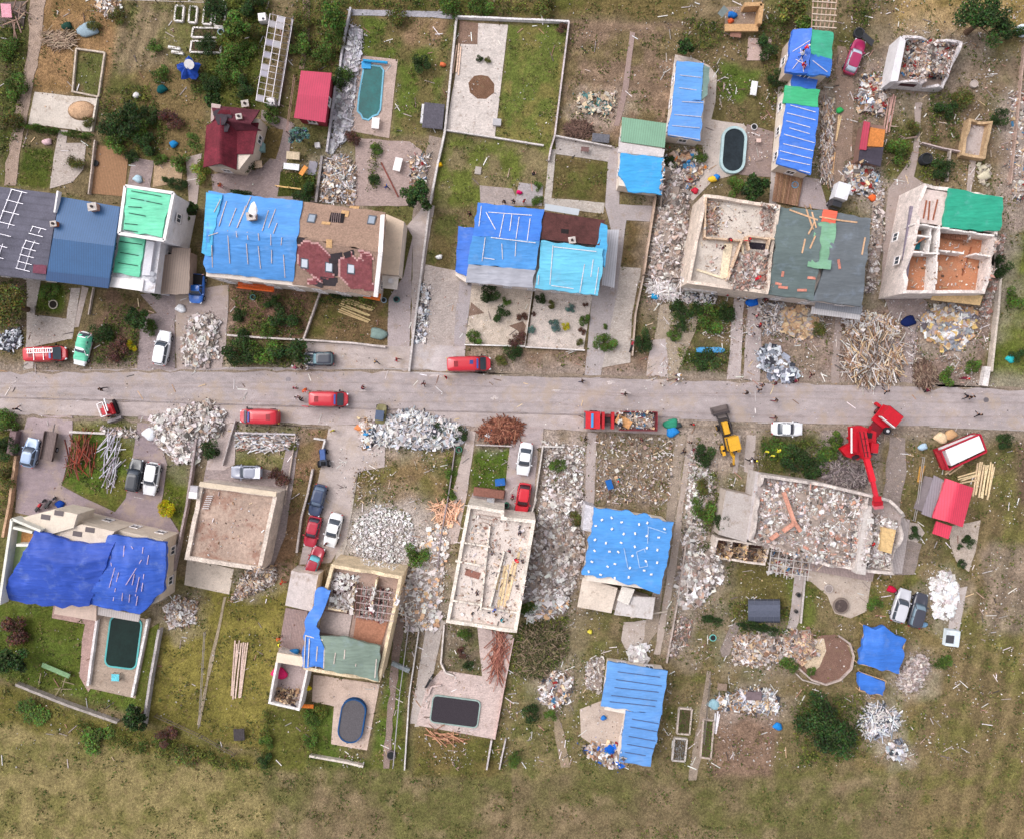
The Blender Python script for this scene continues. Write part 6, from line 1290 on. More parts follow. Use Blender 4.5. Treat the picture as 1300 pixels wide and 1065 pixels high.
B=[(40,162,13,'g','left clipped conifer hedge along the pale patio',1.4,'hedge',4.5),(60,166,13,'g','clipped conifer hedge section just before the patio steps',1.4,'hedge',4.5),(99,171,15,'g','conifer hedge section right of the patio steps',1.4,'hedge',4.5),
(98,210,9,'o','straggly shrub on the pale path under the hedge'),(112,154,7,'o','small weed clump in the corner of the sandy patio'),(160,156,18,'d','wide dark shrub in the middle of the left garden'),(138,164,13,'d','dark shrub just right of the conifer hedge'),(176,165,13,'g','green shrub right of the wide dark shrub'),(190,145,10,'d','dark shrub near the purple patch of the left garden'),
(168,198,8,'d','dark shrub above the tile roofed corner of the wooden deck'),(188,186,12,'d','dark shrub left of the scrap bench'),(203,203,7,'g','light shrub under the scrap bench'),(228,207,10,'g','round shrub right of the scrap bench'),(214,231,7,'d','left small bush in the curved bed'),(229,235,7,'d','right small bush in the curved bed'),(254,220,11,'l','bright lime bush left of the tarp house corner'),
(218,152,11,'r','purple-brown withered plant with red thing in the left garden'),(345,144,10,'g','round bush at the end of the broken glasshouse'),(276,12,15,'d','dark bush on the top edge right of the raised beds'),(320,8,14,'d','bush at the top edge above the glasshouse'),(290,92,13,'g','leafy bush left of the glasshouse middle'),(268,108,11,'d','dark bush just above the cottage left corner'),
(310,110,11,'d','dark bush beside the lower end of the glasshouse'),(313,62,10,'g','green bush beside the upper part of the glasshouse'),(432,100,11,'d','dark bush near the top of the red shed'),(438,92,9,'g','green bush leaning over the stone strip',1.4),(424,50,12,'g','green bush on the sandy bank above the red shed'),(400,84,8,'o','olive shrub against the upper wall of the red shed'),(448,176,8,'r','flowering bush at the bottom left pool corner'),
(312,208,11,'d','dark bush below the cottage right wing'),(308,246,14,'d','flat dark bush along the blue tarp house back',1.0,'bush',5),(388,244,12,'d','dark bush by the trellis fence'),(478,190,6,'g','upper small bush in the narrow planted strip'),(476,228,7,'d','lower dark bush in the narrow planted strip'),(572,6,14,'g','bush at the top edge by the grey wall end'),(536,84,10,'d','dark bush on the lawn between pool and long wall'),(712,35,6,'r','brown round shrub in the lawn top right corner'),
(620,76,4,'o','tiny olive tuft near the top of the paved yard'),(608,75,4,'d','tiny dark tuft left of the olive one in the paved yard'),(684,237,5,'g','clipped ball bush, upper of two by the centre house path'),(682,254,6,'g','clipped ball bush, lower of two by the centre house path'),
(624,372,11,'d','largest dark bush at the top of the left gravel garden'),(642,384,5,'g','small light bush beside the largest dark bush'),(635,401,9,'d','round bush in the middle of the left gravel garden'),(602,429,8,'g','bush in the bottom left corner of the gravel garden'),(663,401,6,'r','reddish bush near the dividing wall'),(657,432,9,'r','red-brown spread bush at the bottom of the left gravel garden'),
(686,379,6,'d','dark ball at the top left of the right gravel garden'),(701,386,5,'o','olive ball next to the top left ball'),(724,393,5,'b','blue-grey ball near the upper right of the right gravel garden'),(742,407,6,'g','bright green ball at the right side of the right gravel garden'),(704,414,6.5,'b','blue-green spiky bush in the centre of the right gravel garden'),(718,415,4.5,'y','yellow plant next to the blue-green spiky bush'),
(674,418,4.5,'b','small grey bush by the dividing wall'),(740,420,4.5,'r','brown ball below the bright green ball'),(737,436,4.5,'o','olive ball in the bottom right corner of the right gravel garden'),(677,399,2.5,'r','tiny brown tuft near the wall in the right gravel garden'),(743,388,3,'r','tiny red plant at the top right of the right gravel garden'),(769,415,3,'g','tiny round plant in the narrow gravel strip'),(768,436,11,'g','big round green bush behind the curved kerb'),
(652,448,10,'d','right dark bush on the brown verge right of the red van'),(638,456,7,'o','left olive bush on the brown verge right of the red van'),(816,432,9,'d','tall narrow dark bush right of the dark motorbike',1.2,'bush',15),(935,238,10,'g','green bush left of the dark tree behind the roofless cream house'),(888,200,8,'g','green bush between the tarp building and rubbish heap'),(850,208,8,'d','dark bush at the top of the rubbish heap'),
(862,392,10,'d','dark bush top left in the garden below the roofless cream house'),(880,396,9,'d','dark bush second from left in the garden below the roofless cream house'),(900,405,15,'g','wide green bush in the garden below the roofless cream house',1.2),(921,399,11,'d','dark green bush right in the garden below the roofless cream house'),(864,410,8,'d','dark round bush, left middle, above the light blue boat cover'),(856,426,7,'g','small green bush near twin track in the same garden'),(895,455,14,'d','low bush below the light blue boat cover',.8),
(1036,420,9,'o','weedy clump beside the splintered timber heap'),(1235,466,8,'g','light bush near the street by the tan wall'),(1200,478,10,'g','green clump in the street verge left of the light bush'),(1197,140,11,'d','dark shrub below the small collapsed house'),(1192,215,12,'d','leafy bush around the black barrel',1.2),(1140,190,12,'g','green bush right of the little crimson shed'),(1292,450,8,'d','dark bush at the right edge above the scrap and poles'),(1270,338,12,'d','dark bush beside the right wall of the emerald tarp house'),
(200,370,8,'d','dark ball bush in front of the white flat-roofed house'),(192,416,8,'g','green bush above the dark green lawn strip'),(168,440,6,'y','yellow bush in the garden right of the green-sheeted car'),(130,425,12,'d','dark bush just above the green-sheeted car'),(150,445,12,'r','brown bush by the street right of the green-sheeted car'),(62,370,10,'g','low plants around the small lawn pond',.5),
(303,400,8,'d','dark bush at the left in the reddish garden'),(364,404,14,'d','big dark bush at right of the reddish garden'),(342,418,10,'g','bush left of the big dark bush in the reddish garden'),(310,428,9,'d','bush at the wall in the reddish garden'),(345,386,8,'d','small dark bush in the upper reddish garden'),(304,446,18,'d','left third of the tall street hedge',1.8,'hedge',16),(334,448,18,'g','middle third of the tall street hedge',1.8,'hedge',16),(366,448,20,'d','right third of the tall street hedge',1.8,'hedge',17),(430,372,14,'d','dark bush under the red tiled eave',1,'bush',7),(462,376,12,'g','green bush under the red tiled eave',1,'bush',7),
(10,532,12,'g','leafy flower bush with red blooms at the left edge by the pavement'),(12,570,13,'d','dark bush at the left edge beside the brown gate wall'),(8,610,12,'o','olive bush at the left edge below the dark one'),(212,646,9,'y','bright yellow bush on the lawn strip beside the driveway'),(206,640,5,'y','small yellow bush touching the bright yellow bush'),(266,570,11,'d','dark bush at the foot of the street rubble heap'),(355,605,10,'r','withered reddish bush right of the silver-blue car'),(372,566,5,'o','olive weed tuft by the scrap line'),
(528,706,13,'g','round green bush between white rubble and roofless middle house'),(556,548,8,'d','dark heap of fir branches at the end of the metal scrap heap'),(585,552,8,'d','dark fir bush at the right end of the metal scrap heap'),(572,600,6,'g','bush in the narrow green strip'),(572,628,6,'g','lower bush in the narrow green strip'),(708,590,8,'g','green weeds in the pinkish rubble plot'),(732,655,9,'o','weedy clump beside the sandbagged tarp house'),(590,804,7,'g','green bush at the top of the walled planting patch'),(596,844,6,'d','dark bush at the bottom of the walled planting patch'),(584,828,6,'r','brown shrub inside the walled planting patch'),
(672,772,9,'g','bright bush at the corner of the roofless middle house'),(672,905,10,'d','dark bush in the garden ring right of the pink terrace'),(700,906,7,'g','green bush at the right of the garden ring'),(652,964,8,'g','bush at the bottom edge by the narrow walls'),(895,575,12,'d','dark bush left of the backhoe loader',1),(895,652,12,'g','green bush in the blocky rubble strip'),(886,640,8,'g','smaller green bush in the blocky rubble strip'),(912,660,9,'d','dark ivy on the side of the grey flat roof'),(890,620,9,'o','olive weeds in the blocky rubble strip, upper'),
(985,572,14,'g','green bush behind the white saloon',1),(1005,580,15,'d','dark bush at the top of the demolished house',1.2),(1030,592,14,'d','dark bush right along the demolished house top',1),(1050,574,10,'g','bush left of the red excavator base'),(1062,558,8,'g','small green bush nearer the street left of the excavator'),(1230,686,7,'d','dark bush in the gravel bed below the coral barn'),(1218,694,3.5,'d','small ball bush left of the dark bush in the gravel bed'),(1220,716,5,'d','low bush at the tip of the gravel bed'),
(1110,764,9,'g','light green bush left of the pair of grey cars'),(1160,675,7,'d','round bush on the gravel by the barn path'),(950,792,14,'d','dark hedge left under the grey lattice hoop',1,'hedge',6),(975,798,14,'d','dark hedge right under the grey lattice hoop',1,'hedge',6),(1003,842,9,'g','round green bush left of the round soil garden'),(1030,852,5,'g','small bush inside the round soil garden edge'),(905,786,13,'d','dark low hedge under the rubble patio',.8,'hedge',6),(1198,842,9,'g','soft green bush below the white hutch'),(1272,560,9,'d','dark bush right of the red and white trailer'),
(340,940,8,'g','climbing shrub row, upper, on the line below the pink sack room'),(338,962,8,'d','climbing shrub row, lower, at the bottom edge'),(396,912,9,'g','upper green shrub at the left of the capsule pool lawn'),(394,940,8,'g','lower green shrub at the left of the capsule pool lawn'),(408,904,8,'l','lime shrub in the pool lawn corner'),(238,960,14,'o','olive scrub on the bank at the bottom left',.7),(120,935,16,'g','green scrub on the field edge under the diagonal wall',.6),(40,905,16,'g','green scrub at the left end of the diagonal wall',.6),(212,935,10,'r','brown scrub below the tall grey wall foot'),
(24,802,16,'r','withered brown bush with junk under it at the left edge'),(1286,40,12,'d','dark bush right of the big tree at the top right'),(150,20,9,'o','olive clump at the top end of the left vegetable plot'),(196,60,8,'g','green row clump in the middle of the left vegetable plot'),(205,95,9,'g','green clump above the teal cover in the left garden'),(262,60,11,'d','dark shrub right of the long narrow beds'),(298,70,13,'g','bean-like green shrub left of the glasshouse, lower'),(284,48,10,'l','lime green shrub beside the grey-blue drum'),(325,40,9,'o','olive shrub hugging the glasshouse top'),(382,60,12,'g','green shrub right of the glasshouse top'),(380,30,11,'o','olive shrub between glasshouse and dirt lane'),(412,70,11,'g','green shrub beyond the red shed roof'),(148,182,12,'g','green shrub above the wooden deck'),(120,30,8,'o','olive shrub by the silver grey tarp bundle'),(20,110,13,'g','green shrub left of the dirt path, upper'),(12,150,13,'o','olive shrub left of the dirt path, lower'),(10,60,12,'g','green shrub below the wrecked shed'),(260,190,8,'g','green shrub left wall of the cottage'),(430,60,10,'o','olive shrub left of the stone bank top'),(500,20,12,'o','olive shrub on the bank above the teal pool'),(610,8,12,'g','green shrub at the top edge above the paved yard'),(690,12,12,'o','olive shrub at the top edge above the square lawn'),(970,60,12,'d','dark shrub left of the deep blue tarp roof'),(985,100,10,'d','dark shrub by the green end of the ribbed tarp building'),(1160,160,9,'o','olive shrub by the concrete path near the crimson shed'),(1220,130,12,'o','olive shrub in the upper right debris plot'),(1270,150,10,'d','dark shrub right of the ruined garage'),(1285,380,11,'g','green shrub at the right edge on the far lawn'),(930,40,0.1,'o','')]
for q in B:
 if not q[4]:continue
 if len(q)==8:bush(q[0],q[1],q[2],q[3],q[4],q[5],q[6],q[6],ry=q[7])
 elif len(q)==6:bush(q[0],q[1],q[2],q[3],q[4],q[5])
 else:bush(*q)
tree(1052,922,40,2.6,'d','big round thicket of dark foliage below the round soil garden','thicket',7000)
# ================================================================ RUBBLE, HEAPS, LITTER
for a_ in[
('rubble_pile','long pale brick rubble heap left of the roofless cream house','rubble heap',[(842,200),(870,205),(874,240),(872,300),(864,362),(824,360),(824,320),(836,262)],1.6,1500,PAL_RUB,.34,.1,.03,1.2),
('rubbish_pile','colourful household rubbish at the top of the pale rubble heap','rubbish heap',[(848,196),(880,190),(896,212),(880,238),(846,246)],1.0,240,PAL_MIX+[K(210,60,50),K(60,130,190),K(230,140,70)],.36,.12,.22,1.3),
('scrap_pile','tangle of white window frames at the foot of the pale rubble heap','scrap heap',[(824,350),(868,356),(862,382),(836,380),(822,370)],.9,160,PAL_WHITE,.2,.65,.1,1.8),
('rubble_pile','brick rubble heaped in the lower right corner of the roofless cream floor','rubble heap',[(940,322),(976,318),(974,366),(930,368),(926,346)],.7,520,PAL_BRK,.27,.08,.02,1),
('rubble_pile','brick rubble strewn at the upper right of the roofless cream floor','rubble heap',[(966,258),(988,262),(980,298),(964,292)],.4,160,PAL_BRK,.24,.05,0,1),
('rubble_pile','crumbled rubble in the upper left room of the roofless cream house','rubble heap',[(898,254),(914,256),(912,300),(897,300)],.4,170,PAL_BRK+PAL_WOOD,.24,.1,0,1),
('rubble_pile','grey plaster spill under the front of the roofless cream house','rubble heap',[(866,368),(912,372),(908,388),(866,384)],.4,160,PAL_WHITE+PAL_MET,.22,.2,.1,1),
('scrap_pile','heap of crumpled silver metal sheets by the street','scrap heap',[(962,446),(982,438),(1000,458),(1012,476),(1000,486),(980,480),(966,468)],1.4,110,PAL_MET,.42,.1,.6,1.2),
('timber_pile','big splintered timber heap with laths fanned toward the street','timber heap',[(1074,440),(1100,414),(1132,416),(1146,450),(1132,480),(1096,490),(1070,470)],1.7,460,PAL_WOOD+PAL_RUB+PAL_WOOD,.24,.72,.04,3.2,1.75),
('rubble_pile','white and grey plaster rubble at the top of the splintered timber heap','rubble heap',[(1068,400),(1100,396),(1136,404),(1142,424),(1104,432),(1070,424)],1.0,420,PAL_WHITE+PAL_WOOD,.26,.35,.05,1.6),
('cardboard_pile','heap of tan boards and insulation in front of the grey tarp house','board heap',[(990,396),(1020,388),(1044,400),(1040,428),(1010,430),(992,420)],1.0,150,[K(208,172,134),K(218,188,156),K(180,148,118),K(160,146,140),K(190,182,178)],.36,.1,.6,1.4),
('rubble_pile','grey dusty brush and rubble heap left of the tan boards','rubble heap',[(962,386),(996,384),(992,424),(968,426)],.8,280,PAL_RUB+PAL_MET,.2,.4,.05,1.4),
('board_pile','heap of tan panels and white insulation below the emerald tarp house','board heap',[(1170,402),(1196,386),(1236,394),(1238,416),(1224,442),(1196,446),(1170,424)],1.1,200,[K(216,190,158),K(200,160,124),K(235,232,232),K(150,150,160),K(214,180,120),K(225,222,222),K(180,170,168),K(120,112,116)],.4,.12,.6,1.4),
('brush_pile','rounded grey-brown brushwood stack by the street','brush pile',[(1160,468),(1176,460),(1188,474),(1180,490),(1164,488)],.9,260,[K(120,96,84),K(90,72,64),K(150,128,112)],.1,.95,0,1.8,1.9),
('rubble_pile','brick rubble strip down the right side of the emerald tarp house','rubble heap',[(1262,300),(1276,296),(1268,350),(1252,410),(1242,400),(1256,360)],.6,360,PAL_BRK,.28,.05,.02,1),
('rubble_pile','brick rubble strip between the grey tarp house and the dirt path','rubble heap',[(1108,222),(1120,240),(1122,300),(1110,372),(1098,372),(1106,290)],.7,420,PAL_RUB,.28,.1,.05,1.2),
('rubbish_pile','heap of sheet metal and boards between dirt lane and little crimson shed, below','rubbish heap',[(1074,208),(1100,204),(1116,226),(1112,250),(1080,246),(1070,226)],1.1,280,PAL_MIX+PAL_MET,.32,.15,.25,1.3),
('rubbish_pile','heap of roof boards and scrap above the little crimson shed','rubbish heap',[(1092,96),(1116,98),(1126,130),(1118,148),(1088,142)],1.1,260,PAL_MIX+PAL_MET+PAL_WOOD,.3,.35,.2,1.8),
('rubble_pile','mixed rubble inside the small collapsed house','rubble heap',[(1152,50),(1216,56),(1200,102),(1144,98)],.8,720,PAL_MIX+PAL_BRK,.3,.22,.08,1.4),
('rubble_pile','reddish brick debris along the right edge at the top','rubble heap',[(1284,120),(1320,110),(1320,250),(1282,260)],.7,520,PAL_BRK+PAL_MIX,.3,.15,.05,1.4),
('rubble_pile','grey twiggy debris left of the dirt lane beside the ribbed blue tarp','rubble heap',[(1044,120),(1058,130),(1056,240),(1040,230)],.6,340,PAL_WOOD+PAL_RUB,.2,.5,.03,1.8,1.5),
('rubble_pile','white broken plaster heap on the drive right of the white estate car','rubble heap',[(240,404),(268,396),(280,410),(276,452),(264,468),(236,464),(232,436)],1.3,620,PAL_WHITE+PAL_RUB,.32,.08,.12,1.2),
('scrap_pile','small heap of dark and silver scrap at the left edge by the street','scrap heap',[(2,424),(26,416),(30,438),(14,446),(0,442)],.8,120,PAL_MET+[K(40,40,50)],.25,.3,.4,1.2),
('rubble_pile','big pale rubble heap spilling over the pavement above the roofless shell','rubble heap',[(192,530),(230,516),(266,508),(286,524),(284,552),(262,558),(248,590),(222,586),(200,562)],1.6,1300,PAL_WHITE+PAL_RUB,.33,.1,.12,1.3),
('timber_pile','pile of rusty red-brown beams on the lawn','beam pile',[(88,566),(104,552),(122,566),(120,586),(100,596),(84,602)],.7,26,[K(150,70,56),K(110,56,48),K(130,84,72)],.1,.98,0,4,1.5),
('metal_pile','fan of silver roofing strips on the lawn','metal strip pile',[(132,556),(154,556),(150,590),(146,616),(132,608)],.5,26,[K(196,190,200),K(160,150,160),K(220,216,224)],.1,.98,0,3.4,1.25),
('scrap_pile','long line of poles, plaster and a fir top in front of the silver hatchback yard','scrap heap',[(300,550),(340,550),(378,554),(372,570),(330,574),(302,568)],.7,200,PAL_WHITE+PAL_BRK+PAL_MET,.18,.5,.1,2.2,.1),
('scrap_pile','big heap of silver metal sheets and frames beside the street','scrap heap',[(470,540),(500,524),(528,520),(568,534),(592,544),(584,566),(540,570),(490,566),(462,556)],1.7,560,PAL_MET+PAL_WHITE,.3,.45,.3,2.0),
('brush_pile','reddish brown twig heap on the pavement with blue rag on top','brush pile',[(606,550),(620,534),(640,530),(662,538),(660,556),(634,564)],.9,340,[K(130,80,64),K(100,62,52),K(160,110,90)],.1,.9,0,1.6),
('rubble_pile','spread of bright white block rubble on the weedy plot','rubble heap',[(452,660),(480,640),(520,652),(530,690),(500,724),(460,716),(444,690)],.4,1700,PAL_WHITE*2+[K(240,238,240)]*4,.2,.02,.02,1),
('timber_pile','peach-coloured splintered planks beside the white rubble','timber heap',[(548,640),(572,632),(584,644),(578,664),(556,664)],.5,60,[K(228,180,150),K(240,200,175),K(210,160,130)],.1,.95,0,2),
('rubble_pile','white rubble and boards tumbling along the left wall of the roofless middle house','rubble heap',[(544,670),(572,662),(566,720),(556,800),(516,800),(500,760),(520,730)],.7,700,PAL_WHITE+[K(225,185,150)],.3,.1,.12,1.6),
('rubble_pile','wide pinkish rubble slope on the right wall of the roofless middle house','rubble heap',[(690,612),(740,622),(742,700),(724,760),(688,784),(662,760),(674,700)],1.3,1900,PAL_WHITE+PAL_RUB,.31,.05,.05,1.2),
('rubble_pile','panels and white doors at the foot of the pinkish rubble slope','rubble heap',[(670,740),(712,730),(722,770),(700,786),(668,790)],.9,150,PAL_WHITE+[K(222,180,140)],.36,.3,.4,2),
('brush_pile','large heap of felled green branches right of the pink terrace','brush pile',[(656,800),(690,782),(716,800),(712,830),(690,858),(656,856)],1.3,700,[K(96,84,66),K(120,112,80),K(150,130,110)],.12,.55,0,2.0,None),
('rubbish_pile','heap of white sheets, pipes and twigs right of the felled branches','rubbish heap',[(686,866),(706,850),(728,862),(722,890),(700,900),(684,886)],1.1,200,PAL_MIX+PAL_WHITE,.3,.35,.25,1.6),
('board_stack','rusty planks laid lengthwise on the right of the pink terrace','plank stack',[(628,804),(642,806),(636,856),(624,852)],.3,40,[K(150,96,84),K(175,120,104)],.1,1,0,4.5,1.42),
('board_stack','timbers piled under the bottom edge of the black pool terrace','plank stack',[(546,926),(582,932),(580,942),(548,936)],.3,14,[K(200,150,120),K(150,104,84)],.1,1,0,3.6,-.2),
('rubble_pile','mixed demolition rubble filling the rooms of the demolished house','rubble heap',[(970,607),(1048,618),(1100,630),(1084,720),(1014,710),(958,688)],1.0,2300,PAL_RUB+PAL_WHITE+[K(206,160,142),K(190,140,122),K(140,134,140)],.27,.05,.03,1.4),
('rubble_pile','white boards and rubble in the right-hand room of the demolished house','rubble heap',[(1106,650),(1138,662),(1126,722),(1094,716)],1.0,620,PAL_WHITE+PAL_RUB,.3,.2,.15,1.6),
('rubble_pile','dark belongings and boards in the low timber rooms','rubble heap',[(912,688),(974,696),(970,714),(908,706)],.6,260,PAL_WOOD+[K(40,36,44),K(226,190,140)],.26,.4,.1,1.2),
('rubble_pile','bricks below the carport frame of the demolished house','rubble heap',[(978,698),(1028,704),(1024,730),(974,726)],.5,330,PAL_RUB+PAL_MIX,.26,.1,.1,1.2),
('brush_pile','tangled grey branches between the demolished house and the excavator','brush pile',[(1040,586),(1070,584),(1100,600),(1096,618),(1050,612)],.9,420,[K(130,118,118),K(100,90,90),K(160,148,146)],.12,.85,0,1.8),
('rubble_pile','blocky pale rubble strip right of the twin tracks, upper part','rubble heap',[(876,570),(900,586),(908,620),(890,700),(866,700),(872,640)],.5,620,PAL_RUB+PAL_WHITE,.34,.06,.05,1.2),
('rubble_pile','rubble strip with white slabs right of the twin tracks, lower part','rubble heap',[(868,700),(912,692),(918,730),(888,770),(862,770),(858,740)],.7,560,PAL_RUB+PAL_WHITE,.36,.04,.1,1.4),
('rubble_pile','pinkish rubble trail beside the twin tracks, lowest part','rubble heap',[(856,780),(880,786),(872,820),(848,838)],.3,260,PAL_BRK,.24,.05,0,1),
('rubble_pile','rubble and boards in the grey pit left of the round soil garden','rubble heap',[(930,806),(976,800),(1000,810),(992,838),(960,846),(930,842)],.7,480,PAL_RUB+PAL_WOOD,.28,.3,.1,1.4),
('rubbish_pile','row of scrap timber, crates and white sheets above the brown plot','rubbish heap',[(910,884),(950,872),(984,876),(990,900),(960,906),(912,900)],.8,260,PAL_WOOD+PAL_WHITE+PAL_MET,.3,.5,.15,1.6),
('rubble_pile','rubble and timber right of the round pit beside the crater of sand','rubble heap',[(990,800),(1030,796),(1040,830),(1012,846),(994,832)],.5,300,PAL_BRK+PAL_WOOD,.26,.3,.05,1.4),
('rubbish_pile','heap of white plates and foam right of the grey cars','rubbish heap',[(1180,730),(1206,724),(1216,750),(1208,786),(1184,780)],.8,260,PAL_WHITE+[K(244,244,248)]*3,.32,.08,.45,1.2),
('rubble_pile','oval stack of broken roof tiles and stones below the white hutch','rubble heap',[(1142,850),(1156,832),(1174,830),(1180,846),(1168,872),(1150,880),(1136,868)],1.0,620,[K(196,184,182),K(170,160,160),K(210,196,190),K(150,130,124)],.28,.1,.03,.7),
('scrap_pile','spiky heap of silver gutters and frames at the lower right','scrap heap',[(1092,904),(1112,892),(1140,904),(1138,922),(1118,936),(1092,932)],1.1,180,PAL_MET+PAL_WHITE,.26,.65,.15,2),
('scrap_pile','small heap of crumpled white metal at the bottom right','scrap heap',[(1124,944),(1144,938),(1152,948),(1146,964),(1126,960)],.6,60,PAL_WHITE+PAL_MET,.3,.15,.6,1),
('rubble_pile','white stone and brick spill along the grey-blue strip by the long wall','rubble heap',[(532,360),(548,362),(540,436),(525,436)],.3,260,PAL_WHITE+PAL_MET,.28,.04,.05,1),
('stone_strip','long bank of grey stone slabs between the red shed and the teal pool','stone bank',[(446,32),(462,44),(450,110),(444,170),(420,196),(430,110)],.3,900,[K(196,192,200),K(170,166,172),K(212,208,212),K(150,144,148)],.4,.5,.1,1.1,1.5),
('rubbish_pile','heap of rubble, twigs and belongings below the stone bank','rubbish heap',[(408,200),(440,198),(454,216),(450,258),(408,258)],.8,500,PAL_MET+PAL_WOOD+PAL_RUB,.28,.3,.05,1.4),
('rubbish_pile','white and grey debris heap by the path left of the dark pine','rubbish heap',[(520,200),(546,196),(540,240),(524,256)],.5,200,PAL_MIX,.24,.25,.1,1.4),
('board_stack','boards and crates stacked in the brown plot behind the pale green roof','board stack',[(734,120),(782,118),(776,148),(732,144)],.6,120,[K(222,200,170),K(190,180,170),K(90,130,130),K(150,130,116)],.3,.5,.35,1.6),
('brush_pile','brown twig heap below the crates in the brown plot','brush pile',[(716,160),(742,154),(752,166),(742,176),(720,174)],.4,120,[K(110,86,76),K(90,70,62)],.1,.95,0,1.4),
('timber_pile','weathered branches and planks beside the left dirt path','timber heap',[(58,40),(92,42),(98,56),(80,64),(58,56)],.3,90,[K(170,148,128),K(140,118,100)],.1,.95,0,2,.2),
('rubbish_pile','pale rubbish heap at the top edge beside the left vegetable plot','rubbish heap',[(122,-4),(152,-4),(156,20),(136,22),(122,12)],.5,170,PAL_WHITE+PAL_WOOD,.24,.2,.2,1),
('rubble_pile','grey rubble and twigs at the right corner of the roofless shell','rubble heap',[(310,724),(352,716),(350,740),(318,756),(292,764)],.6,360,PAL_RUB+PAL_WOOD,.24,.3,.05,1.2),
('rubble_pile','small shed-like heap of boards between royal blue tarps and shell','rubble heap',[(208,770),(226,756),(252,764),(248,790),(216,798)],.8,260,PAL_WHITE+PAL_RUB+PAL_WOOD,.26,.3,.15,1.2),
('rubbish_pile','white plaster bits on the joists of the torn blue tarp house','rubble heap',[(424,726),(456,732),(446,778),(416,770)],.4,260,PAL_WHITE+[K(70,50,52)],.28,.15,.1,1),
('rubbish_pile','dark scattered belongings among the ceiling joists','rubbish heap',[(462,742),(500,748),(486,790),(458,784)],.4,200,PAL_WHITE+[K(60,40,46),K(120,50,60)],.26,.15,.1,1),
('rubble_pile','dark junk inside the small white walled room','rubble heap',[(350,872),(380,876),(374,896),(346,890)],.4,110,PAL_WOOD+[K(50,44,50)],.28,.3,.1,1),
('rubble_pile','rubble and slabs heaped at the top left garden of the sandbagged house path','rubble heap',[(744,838),(768,832),(764,880),(742,872)],.4,260,PAL_RUB,.22,.1,.03,1),
('rubbish_pile','stacked white boxes and crates above the light blue L-shaped tarp','rubbish heap',[(800,818),(822,820),(818,838),(798,836)],.8,70,PAL_WHITE,.5,.05,.3,1),
('rubbish_pile','clutter of coloured bags along the bottom of the round patio','rubbish heap',[(736,944),(786,940),(796,972),(770,974),(744,958)],.5,170,PAL_MIX+[K(40,100,200)]*3,.32,.1,.2,1),
('rubble_pile','small debris spill on the lawn edge wall above the rusty beams','rubble heap',[(128,542),(172,544),(176,556),(132,552)],.3,190,PAL_RUB,.24,.15,.05,1),
('rubble_pile','rubble at the driveway corner beside the utility cart','rubble heap',[(456,530),(478,534),(472,570),(458,566)],.5,150,PAL_MIX+PAL_WHITE,.3,.15,.2,1),
('rubble_pile','rubble patch in the weedy driveway left of the white block rubble','rubble heap',[(448,590),(486,596),(476,640),(448,640)],.2,180,PAL_RUB+PAL_WOOD,.18,.1,0,.7),
('stone_border','dark brown leafy stone bed in the ruined garage yard','rubble heap',[(1240,208),(1258,212),(1254,236),(1240,236)],.3,90,[K(200,190,170),K(170,160,150)],.26,.1,.1,.8),
('rubble_pile','grit and bits scattered on the brown dusty floor of the roofless shell','rubble heap',[(256,622),(346,632),(328,718),(242,706)],.03,110,PAL_WHITE+PAL_BRK+PAL_WOOD,.16,.05,.02,.7),
('rubble_pile','fine grit over the pale floor of the roofless middle house','rubble heap',[(600,650),(674,664),(652,796),(574,784)],.03,380,PAL_WHITE+PAL_BRK+PAL_WOOD+[K(80,76,80)],.17,.12,.04,.9),
('rubble_pile','grit over the bare pale floor of the roofless cream house','rubble heap',[(900,252),(984,264),(930,360),(882,356)],.03,170,PAL_WHITE+PAL_BRK+PAL_WOOD,.16,.1,.02,.8),
('rubble_pile','dust and fragments over the orange floors of the roofless white house','rubble heap',[(1164,300),(1260,308),(1250,366),(1154,366)],.03,170,PAL_WHITE+PAL_WOOD,.17,.12,.05,.8),
('rubble_pile','thin rubble over the olive plot above the sandbagged tarp','rubble heap',[(756,552),(856,556),(850,640),(758,636)],.06,700,PAL_RUB+PAL_WOOD,.2,.15,.03,.9),
('rubble_pile','thin pale rubble at the head of the pinkish rubble slope','rubble heap',[(690,560),(742,566),(738,622),(690,616)],.08,600,PAL_RUB+PAL_WHITE,.24,.05,.03,.9),
]:
 if a_[0]=='brush_pile' and 'felled' in a_[1]:pile(*a_,leaf=.45,mound=K(84,80,56,.6))
 elif 'brush' in a_[0]:pile(*a_,mound=K(110,90,78))
 elif a_[0]in('board_stack','metal_pile')or 'beams' in a_[1]:pile(*a_,mound=None,dirspread=.4)
 elif 'bright white' in a_[1]or 'spill' in a_[1]or 'patch' in a_[1]or a_[4]<.35:pile(*a_,mound=None)
 elif 'timber' in a_[0]:pile(*a_,dirspread=.7,mound=K(120,98,84))
 else:pile(*a_)
